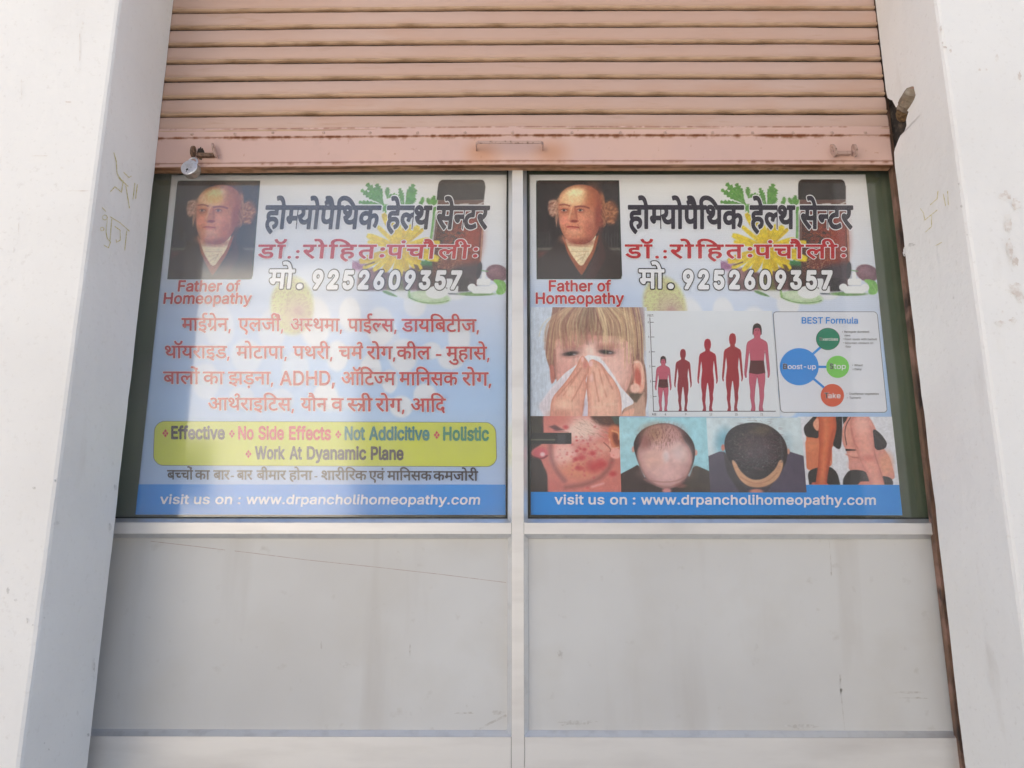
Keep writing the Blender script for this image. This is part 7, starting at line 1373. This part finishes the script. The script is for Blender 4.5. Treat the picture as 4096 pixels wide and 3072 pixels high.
def figures_picture(G):
    X, Y = crop_xy(G, (3100, 1640, 3.16))
    n1 = fbm(X / 30, Y / 30, 151)
    p = Paint(X, Y, (216, 218, 226))
    bk = (44, 40, 42)
    # slim figure
    p.poly([(480, 0), (730, 0), (745, 480), (400, 480), (392, 360), (400, 300), (470, 180)], (200, 112, 80), 8)
    p.poly([(380, 370), (480, 345), (600, 360), (720, 470), (722, 620), (720, 715), (560, 740), (400, 770)], (206, 118, 84), 7); p.ell(470, 440, 70, 80, (222, 140, 100), .7, .6); p.ell(640, 620, 60, 90, (186, 92, 66), .7, .5)
    p.poly([(762, 30), (850, 30), (850, 300), (835, 480), (800, 500), (760, 470), (725, 440), (740, 340), (775, 240)], bk, 7); 
    p.poly([(530, 30), (420, 150), (365, 205), (362, 260), (392, 345), (470, 345), (556, 365), (560, 250), (475, 190), (560, 30)], bk, 5); p.poly([(470, 170), (530, 95), (560, 130), (552, 280), (500, 240)], (222, 156, 128), 8)
    p.poly([(410, 790), (470, 745), (540, 728), (690, 705), (790, 790), (838, 1000), (440, 1000)], bk, 5)
    p.poly([(440, 1000), (470, 915), (640, 905), (740, 1000)], (196, 96, 76), 6)
    p.poly([(540, 30), (755, 30), (782, 200), (762, 320), (722, 460), (712, 560), (690, 690), (668, 800), (640, 1000), (505, 1000), (528, 820), (545, 690), (552, 560), (566, 440), (548, 300), (560, 180)], (204, 104, 70), 7); p.line([(640, 120), (650, 320), (620, 520), (600, 900)], 50, (222, 132, 92), 36, .7); p.line([(740, 240), (690, 480), (650, 900)], 22, (166, 70, 52), 18, .5)
    p.line([(700, 640), (722, 720)], 6, (226, 190, 170), 5, .6)
    p.rim([(540, 30), (755, 30), (782, 200), (762, 320), (722, 460), (712, 560), (690, 690), (668, 800), (640, 1000), (505, 1000), (528, 820), (545, 690), (552, 560), (566, 440), (548, 300), (560, 180)], (150, 62, 46), 26, .6)
    # stout figure
    p.poly([(1120, 0), (1240, 160), (1330, 380), (1330, 560), (1180, 600), (1000, 500)], (206, 138, 126), 8)
    p.poly([(880, 130), (960, 30), (1165, 30), (1240, 220), (1270, 330), (1385, 500), (1450, 590), (1475, 680), (1518, 830), (1500, 885), (1280, 860), (930, 765), (936, 690), (930, 605), (890, 490), (850, 420), (848, 260)], (212, 144, 132), 7)
    p.ell(1400, 690, 90, 150, (220, 156, 128), .6, .8); p.ell(930, 330, 60, 120, (222, 160, 142), .7, .8); p.line([(900, 560), (980, 600), (1080, 605)], 14, (160, 90, 86), 9, .7); p.ell(990, 560, 80, 30, (226, 166, 150), .6, .7); p.ell(1010, 690, 80, 60, (220, 156, 146), .6, .7)
    p.poly([(1232, 222), (1330, 290), (1412, 400), (1416, 450), (1380, 498), (1262, 512)], bk, 5); p.line([(1290, 345), (1390, 440)], 5, (110, 110, 112), 4, .5)
    p.line([(955, 95), (900, 180), (878, 290), (905, 440)], 10, (52, 44, 46), 5); p.poly([(888, 490), (1030, 500), (1030, 512), (895, 518)], bk, 4); p.poly([(850, 30), (950, 30), (900, 130), (862, 180)], bk, 6)
    p.poly([(858, 880), (900, 800), (950, 758), (1060, 756), (1140, 775), (1260, 850), (1400, 830), (1502, 880), (1480, 1000), (862, 1000)], (58, 55, 58), 5); p.poly([(862, 870), (950, 765), (960, 1000), (862, 1000)], (36, 36, 38), 12, .8); p.poly([(1000, 1000), (1080, 905), (1210, 900), (1240, 1000)], (214, 134, 120), 5)
    p.poly([(960, 90), (1155, 30), (1222, 240), (1250, 400), (1258, 555), (1310, 680), (1345, 800), (1398, 1000), (1225, 1000), (1160, 800), (1090, 680), (1060, 590), (1010, 480), (965, 340), (945, 200)], (222, 156, 142), 8)
    p.rim([(960, 90), (1155, 30), (1222, 240), (1250, 400), (1258, 555), (1310, 680), (1345, 800), (1398, 1000), (1225, 1000), (1160, 800), (1090, 680), (1060, 590), (1010, 480), (965, 340), (945, 200)], (184, 110, 104), 30, .6)
    p.ell(1100, 190, 90, 100, (232, 178, 166), .7, .7); p.line([(965, 230), (1000, 400), (1040, 480)], 16, (186, 112, 104), 12, .7); p.ell(1180, 610, 70, 40, (196, 110, 100), .8, .6); p.line([(1250, 400), (1258, 555), (1330, 760), (1385, 930)], 9, (176, 104, 96), 7, .7); p.line([(1180, 700), (1270, 900)], 60, (226, 160, 148), 36, .6)
    p.mul(1 + .16 * (n1 - .5))
    return p

# ---- sheets and shared header pictures
G = rect_grid(P_X0, P_X0 + P_W, P_ZT - P_H, P_ZT, 0.0, 0.0035)
shL = grid_object('sheet', G, background(G).C, print_m, pL, thick=0.0012)
def share(o, parent, dx):
    """the same print again on the other poster: a copy that shares the mesh"""
    c = o.copy(); C.objects.link(c)
    c.parent = parent
    c.matrix_parent_inverse = Matrix.Translation((dx - parent.location[0], -parent.location[1], -parent.location[2]))
    return c
share(shL, pR, DX)
LAY = -0.0013
a, b = at(2780 + 225 / 2.765, 718, LAY), at(3580, 680 + 1492 / 2.765, LAY)
G = rect_grid(a[0] - DX, P_X0 + P_W - .0006, b[2], a[2], LAY, 0.0015)
share(grid_object('botanical_picture', G, botanical(G).C, print_m, pL), pR, DX)
G = quad_grid([(2080 + 179 / 2.765, 680 + 114 / 2.765), (2080 + 1096 / 2.765, 680 + 114 / 2.765), (2080 + 1125 / 2.765, 680 + 1208 / 2.765), (2080 + 184 / 2.765, 680 + 1208 / 2.765)], LAY, 0.0014)
po = grid_object('portrait_picture', G, portrait(G).C, print_m, pR)
share(po, pL, -DX)

def lettering(name, mats, parent, jobs):
    sh = Sheet()
    for j in jobs: j(sh)
    return sh.build(name, mats, parent)
TY, HY = -0.0040, -0.0027
o1 = lettering('title_lettering', [I_NAVY, I_WHITE], pR, [
    lambda sh: text_line(sh, [('होम½योपैिथक', 2511, 2977), ('हेल½थ', 2998.5, 3181.5), ('सेन½टर', 3199, 3413)], (2511, 824, 912), (3413, 826, 913), DEV, d=.033, halo=.028, cell=1 / 80)])
o2 = lettering('name_lettering', [I_RED, I_WHITE], pR, [
    lambda sh: text_line(sh, [('डॉ.:', 2499, 2668), ('रोिहतः', 2678, 3010), ('पंचौलीः', 3015, 3384)], (2499, 979, 1032), (3384, 980, 1033), DEV, d=.022, halo=.030, cell=1 / 72, track=.10)])
o3 = lettering('phone_lettering', [I_WHITE, I_BLACK], pR, [
    lambda sh: text_line(sh, [('मो', 2555, 2658)], (2555, 1079, 1152), (3331, 1082, 1153), DEV, d=.022, halo=.036, cell=1 / 72),
    lambda sh: text_line(sh, [('.', 2671, 2695)], (2555, 1079, 1152), (3331, 1082, 1153), .42, d=.02, halo=.03, cell=1 / 72),
    lambda sh: text_line(sh, [('9252609357', 2731, 3330)], (2555, 1081, 1152), (3331, 1083, 1153), .530, d=.040, halo=.034, cell=1 / 80, track=.12)])
o4 = lettering('caption_lettering', [I_RED, I_WHITE], pR, [
    lambda sh: text_line(sh, [('Father', 2195, 2371), ('of', 2389, 2444)], (2195, 1122, 1164.5), (2444, 1122, 1164.5), CAP, d=.021, halo=.024),
    lambda sh: text_line(sh, [('Homeopathy', 2142.5, 2496)], (2142, 1171.5, 1214), (2496, 1171.5, 1214), CAP, d=.021, halo=.024)])
for o in (o1, o2, o3, o4): share(o, pL, -DX)

def strip(parent, dx):
    sh = Sheet()
    for x0, x1 in ((P_X1 + .0004, P_X1 + P_W - .0004),):
        zt = at(2300, 1938.5, -.0012)[2]; zb = P_ZT - P_H + .0004
        sh.add(np.array([(x0 + dx, -.0012, zb), (x1 + dx, -.0012, zb), (x1 + dx, -.0012, zt), (x0 + dx, -.0012, zt)]), [[0, 1, 2, 3]], 0)
    return sh.build('web_strip', I_BLUE, parent)
st_R = strip(pR, 0)
wl = lettering('web_lettering', [I_WHITE], st_R, [
    lambda sh: text_line(sh, [('visit', 2218, 2334.5), ('us', 2354, 2418), ('on', 2440, 2508), (':', 2531, 2542), ('www.drpancholihomeopathy.com', 2564, 3503.5)], (2218, 1979, 2016.5), (3503, 1981, 2018.5), CAP * 1.02, d=.017, track=.012)])
wl.parent = st_R; wl.matrix_parent_inverse = Matrix.Identity(4)
st_L = share(st_R, pL, -DX)
w2 = wl.copy(); C.objects.link(w2); w2.parent = st_L; w2.matrix_parent_inverse = Matrix.Identity(4)

# ---- left poster: list of ailments, banner, foot line
body = dict(d=.017, halo=.022)
lettering('ailment_lettering', [I_RED, I_WHITE], pL, [
    lambda sh: text_line(sh, [('माईग₍ेन,', 726, 923), ('एलजीʳ,', 952, 1133), ('अस½थमा,', 1162, 1368), ('पाईल½स,', 1390, 1586), ('डायिबटीज,', 1606, 1916)], (726, 1273, 1322), (1916, 1278, 1327.5), DEV, **body),
    lambda sh: text_line(sh, [('थॉयराइड,', 659, 918), ('मोटापा,', 944, 1147), ('पथरी,', 1171, 1330), ('चमʳ', 1353, 1453), ('रोग,', 1466, 1582), ('कील', 1585, 1724), ('-', 1743, 1766), ('मुहासे,', 1784, 1958)], (659, 1384, 1432), (1958, 1388, 1438), DEV, **body),
    lambda sh: text_line(sh, [('बालों', 652, 799), ('का', 811, 898), ('झड़ना,', 912, 1093), ('ऑिटज½म', 1365, 1583), ('मािनसक', 1596, 1833), ('रोग,', 1847, 1965)], (652, 1487, 1535), (1965, 1490.5, 1542), DEV, **body),
    lambda sh: text_line(sh, [('ADHD,', 1119, 1339.5)], (1119, 1484.5, 1540), (1340, 1484.5, 1540), CAP, d=.016, halo=.018),
    lambda sh: text_line(sh, [('आथʳराइिटस,', 832, 1176), ('यौन', 1202, 1310), ('व', 1324, 1375), ('स½₮ी', 1387, 1491), ('रोग,', 1501, 1618), ('आिद', 1643, 1784)], (832, 1592, 1640), (1784, 1595.5, 1647), DEV, **body)])
lettering('foot_lettering', [I_NAVY, I_WHITE], pL, [
    lambda sh: text_line(sh, [('बच½चों', 668, 773), ('का', 779, 840), ('बार-', 853, 936), ('बार', 947, 1010), ('बीमार', 1026, 1145), ('होना', 1155, 1250), ('-', 1258, 1270), ('शारीिरक', 1285, 1468), ('एवं', 1475, 1539), ('मािनसक', 1548, 1728), ('कमजोरी', 1732, 1913)], (668, 1881, 1917), (1913, 1886, 1922), DEV, d=.019, cell=1 / 48)])
sh = Sheet()
def banner_sd(A, B):
    lx = np.interp(B, [1685, 1866], [618.5, 612.5]); 
    s = (A - lx) * 0 
    return sd_rrect(A - (B - 1775) * (-.033) * (1300 - A) / 690 * 1.0, B - (A - 614) / 1371 * 5.0, 615.5, 1684.5, 1985, 1861.5, 42)
px_shape(sh, banner_sd, (600, 1675, 2000, 1880), 2.0, (0, 0, 1), -.0013, 1, level=1.2)
px_shape(sh, banner_sd, (600, 1675, 2000, 1880), 2.0, (0, 0, 1), -.0022, 0, level=-1.2)
ban = sh.build('yellow_banner', [I_YEL, I_GREY], pL)
sh = Sheet()
def t1(words, mi, l=(684, 1706, 1754.5), r=(1956, 1709.5, 1761)): text_line(sh, words, l, r, CAP, d=.030, mi=mi, Y=-.0036)
t1([('Effective', 684.5, 899.5)], 0); t1([('No', 952, 1015), ('Side', 1033, 1136), ('Effects', 1156, 1324)], 1); t1([('Not', 1378, 1460), ('Addicitive', 1476, 1718.5)], 2); t1([('Holistic', 1772, 1956)], 3)
t1([('Work', 1019, 1139), ('At', 1158, 1208), ('Dyanamic', 1227, 1465), ('Plane', 1483, 1614.5)], 0, (1019, 1786.5, 1835), (1614, 1788.5, 1838))
def diamond(cx, cy, a=12.5, b=17):
    def fn(A, B):
        d = (np.abs(A - cx) / a + np.abs(B - cy) / b - 1) * a * .8
        u, v = (A - cx) / a + (B - cy) / b, (A - cx) / a - (B - cy) / b
        return np.maximum(d, .8 - np.minimum(np.abs(u), np.abs(v)) * a * .7)
    px_shape(sh, fn, (cx - 16, cy - 21, cx + 16, cy + 21), .8, (0, 0, 1), -.0036, 1)
for cx, cy in [(661.7, 1733), (927.5, 1735), (1353, 1738), (1747, 1740), (993.7, 1816)]: diamond(cx, cy)
bl = sh.build('banner_lettering', [I_BROWN, I_ORR, I_TEAL, I_GREEN], ban); bl.matrix_parent_inverse = Matrix.Identity(4)

# ---- right poster: pictures
def pic(name, fn, quad, Y=-.0018, step=.0014):
    G = quad_grid(quad, Y, step)
    G[..., 0] = np.clip(G[..., 0], P_X1 + .0003, P_X1 + P_W - .0003)
    return grid_object(name, G, fn(G).C, print_m, pR)
q1 = lambda pts, c: [(c[0] + x / c[2], c[1] + y / c[2]) for x, y in pts]
pic('child_picture', child, q1([(145, 100), (1750, 100), (1770, 1606), (150, 1606)], (2080, 1200, 3.457)))
ch = pic('growth_chart', growth_chart, q1([(66, 85), (1905, 85), (1960, 1612), (125, 1612)], (2560, 1220, 3.607)), Y=-.0024, step=.0012)
pic('skin_picture', skin_picture, q1([(155, 88), (1437, 88), (1462, 1181), (155, 1181)], (2080, 1640, 3.607)), Y=-.0024)
pic('bald_picture', bald_picture, q1([(3, 88), (1060, 88), (1078, 982), (15, 982)], (2480, 1640, 2.989)), Y=-.0027)
pic('hair_picture', hair_picture, q1([(1062, 90), (2158, 90), (2196, 985), (1080, 985)], (2480, 1640, 2.989)), Y=-.0030)
pic('figures_picture', figures_picture, q1([(320, 85), (1480, 85), (1560, 944), (355, 944)], (3100, 1640, 3.16)), Y=-.0020)
c3 = (2560, 1220, 3.607)
def small(sh, words, yt, yb, ref=CAP, d=.008, crop=c3, mi=0, Y=-.004, cell=1 / 34, tilt_=0.0, halo=0.0, mh=1, track=0.0):
    W = [(t, crop[0] + a / crop[2], crop[0] + b / crop[2]) for t, a, b in words]
    x0, x1 = W[0][1], W[-1][2]
    text_line(sh, W, (x0, crop[1] + yt / crop[2], crop[1] + yb / crop[2]), (x1 + .01, crop[1] + (yt + tilt_) / crop[2], crop[1] + (yb + tilt_) / crop[2]), ref, d=d, halo=halo, mi=mi, mh=mh, Y=Y, Yh=Y + .0008, cell=cell, track=track)
sh = Sheet()
for wd, yt, yb in [([('FEET:', 110, 198)], 135, 167), ([('6', 112, 130)], 234, 262), ([('5', 118, 134)], 445, 473), ([('4', 126, 144)], 660, 688), ([('3', 133, 150)], 870, 898), ([('2', 143, 160)], 1086, 1114), ([('1', 154, 164)], 1305, 1333),
                   ([('AGE', 172, 236)], 1560, 1592), ([('6', 358, 376)], 1560, 1592), ([('9', 652, 670)], 1560, 1592), ([('12', 1004, 1042)], 1560, 1592), ([('15', 1370, 1408)], 1560, 1592), ([('21', 1738, 1776)], 1560, 1592)]:
    small(sh, wd, yt, yb)
cl_ = sh.build('chart_lettering', [I_BLACK], ch); cl_.matrix_parent_inverse = Matrix.Identity(4)
# formula box
cb = (3080, 1220, 3.607)
sh = Sheet()
def box_sd(A, B): return sd_rrect(A - (B - 100) * (106 + (A - 45) / 1500 * 38) / 1445.0, B, 45, 98, 1545, 1548, 52)
px_shape(sh, box_sd, (20, 70, 1720, 1580), 6, cb, -.0016, 1, level=4); px_shape(sh, box_sd, (20, 70, 1720, 1580), 6, cb, -.0024, 0, level=-4)
def ell_sd(cx, cy, rx, ry): return lambda A, B: (np.hypot((A - cx) / rx, (B - cy) / ry) - 1) * min(rx, ry)
px_shape(sh, lambda A, B: sd_stroke(A, B, [(500, 810), (735, 605)], 17), (440, 560, 800, 860), 4, cb, -.0030, 2)
px_shape(sh, lambda A, B: sd_stroke(A, B, [(600, 893), (850, 893)], 17), (560, 850, 900, 930), 4, cb, -.0030, 2)
px_shape(sh, lambda A, B: sd_stroke(A, B, [(600, 1040), (790, 1200)], 17), (560, 1000, 830, 1240), 4, cb, -.0030, 2)
for (cx, cy, rx, ry), mi in [((422, 890, 280, 268), 2), ((976, 892, 165, 160), 4), ((900, 1303, 168, 164), 5)]:
    px_shape(sh, ell_sd(cx, cy, rx, ry), (cx - rx - 12, cy - ry - 12, cx + rx + 12, cy + ry + 12), 5, cb, -.0036, mi)
px_shape(sh, ell_sd(836, 490, 172, 160), (640, 310, 1030, 670), 5, cb, -.0034, 6); px_shape(sh, ell_sd(836, 490, 167, 155), (640, 310, 1030, 670), 5, cb, -.0040, 3)
fb_ = sh.build('formula_box', [I_PANEL, I_GREY, I_SKY, I_DGREEN, I_LGREEN, I_ORANGE, I_BLACK], pR)
sh = Sheet()
small(sh, [('BEST', 457, 765), ('Formula', 805, 1270)], 178, 266, d=.014, crop=cb, mi=2, cell=1 / 50, Y=-.0046)
small(sh, [('B', 190, 250)], 850, 922, d=.018, crop=cb, mi=0, halo=.018, Y=-.0050, cell=1 / 44); small(sh, [('oost-up', 258, 662)], 852, 924, d=.010, crop=cb, mi=1, Y=-.0046, cell=1 / 44)
small(sh, [('S', 862, 912)], 846, 920, d=.018, crop=cb, mi=0, halo=.018, Y=-.0050, cell=1 / 44); small(sh, [('top', 920, 1095)], 848, 922, d=.010, crop=cb, mi=1, Y=-.0046, cell=1 / 44)
small(sh, [('T', 786, 846)], 1268, 1342, d=.018, crop=cb, mi=0, halo=.018, Y=-.0050, cell=1 / 44); small(sh, [('ake', 840, 1018)], 1270, 1344, d=.010, crop=cb, mi=1, Y=-.0046, cell=1 / 44)
small(sh, [('E', 718, 752)], 470, 510, d=.016, crop=cb, mi=0, halo=.015, Y=-.0054); small(sh, [('xercises', 758, 982)], 472, 513, d=.012, crop=cb, mi=1, Y=-.0048)
for wds, yb in [([('Renegade', 1072, 1244), ('dumbbell', 1260, 1434)], 400), ([('rows', 1076, 1160)], 452), ([('Front', 1078, 1174), ('squats', 1190, 1298), ('with', 1314, 1394), ('barbell', 1410, 1544)], 507), ([('Mountain', 1086, 1256), ('climbers', 1274, 1430), ('on', 1446, 1490)], 562), ([('floor', 1088, 1170)], 614),
                ([('Wheat', 1216, 1338)], 882), ([('Dairy', 1222, 1322)], 940), ([('Cruciferous', 1140, 1350), ('vegetables', 1366, 1570)], 1294), ([('Turmeric', 1146, 1312)], 1352)]:
    small(sh, wds, yb - 28, yb, d=.013, crop=cb, mi=3)
for bx, by in [(1048, 388), (1060, 490), (1062, 545), (1192, 868), (1198, 926), (1110, 1280), (1116, 1338)]:
    px_shape(sh, ell_sd(bx, by, 6, 6), (bx - 10, by - 10, bx + 10, by + 10), 2, cb, -.0046, 3)
fl = sh.build('formula_lettering', [I_BLACK, I_WHITE, I_SKY, I_GREY], fb_); fl.matrix_parent_inverse = Matrix.Identity(4)
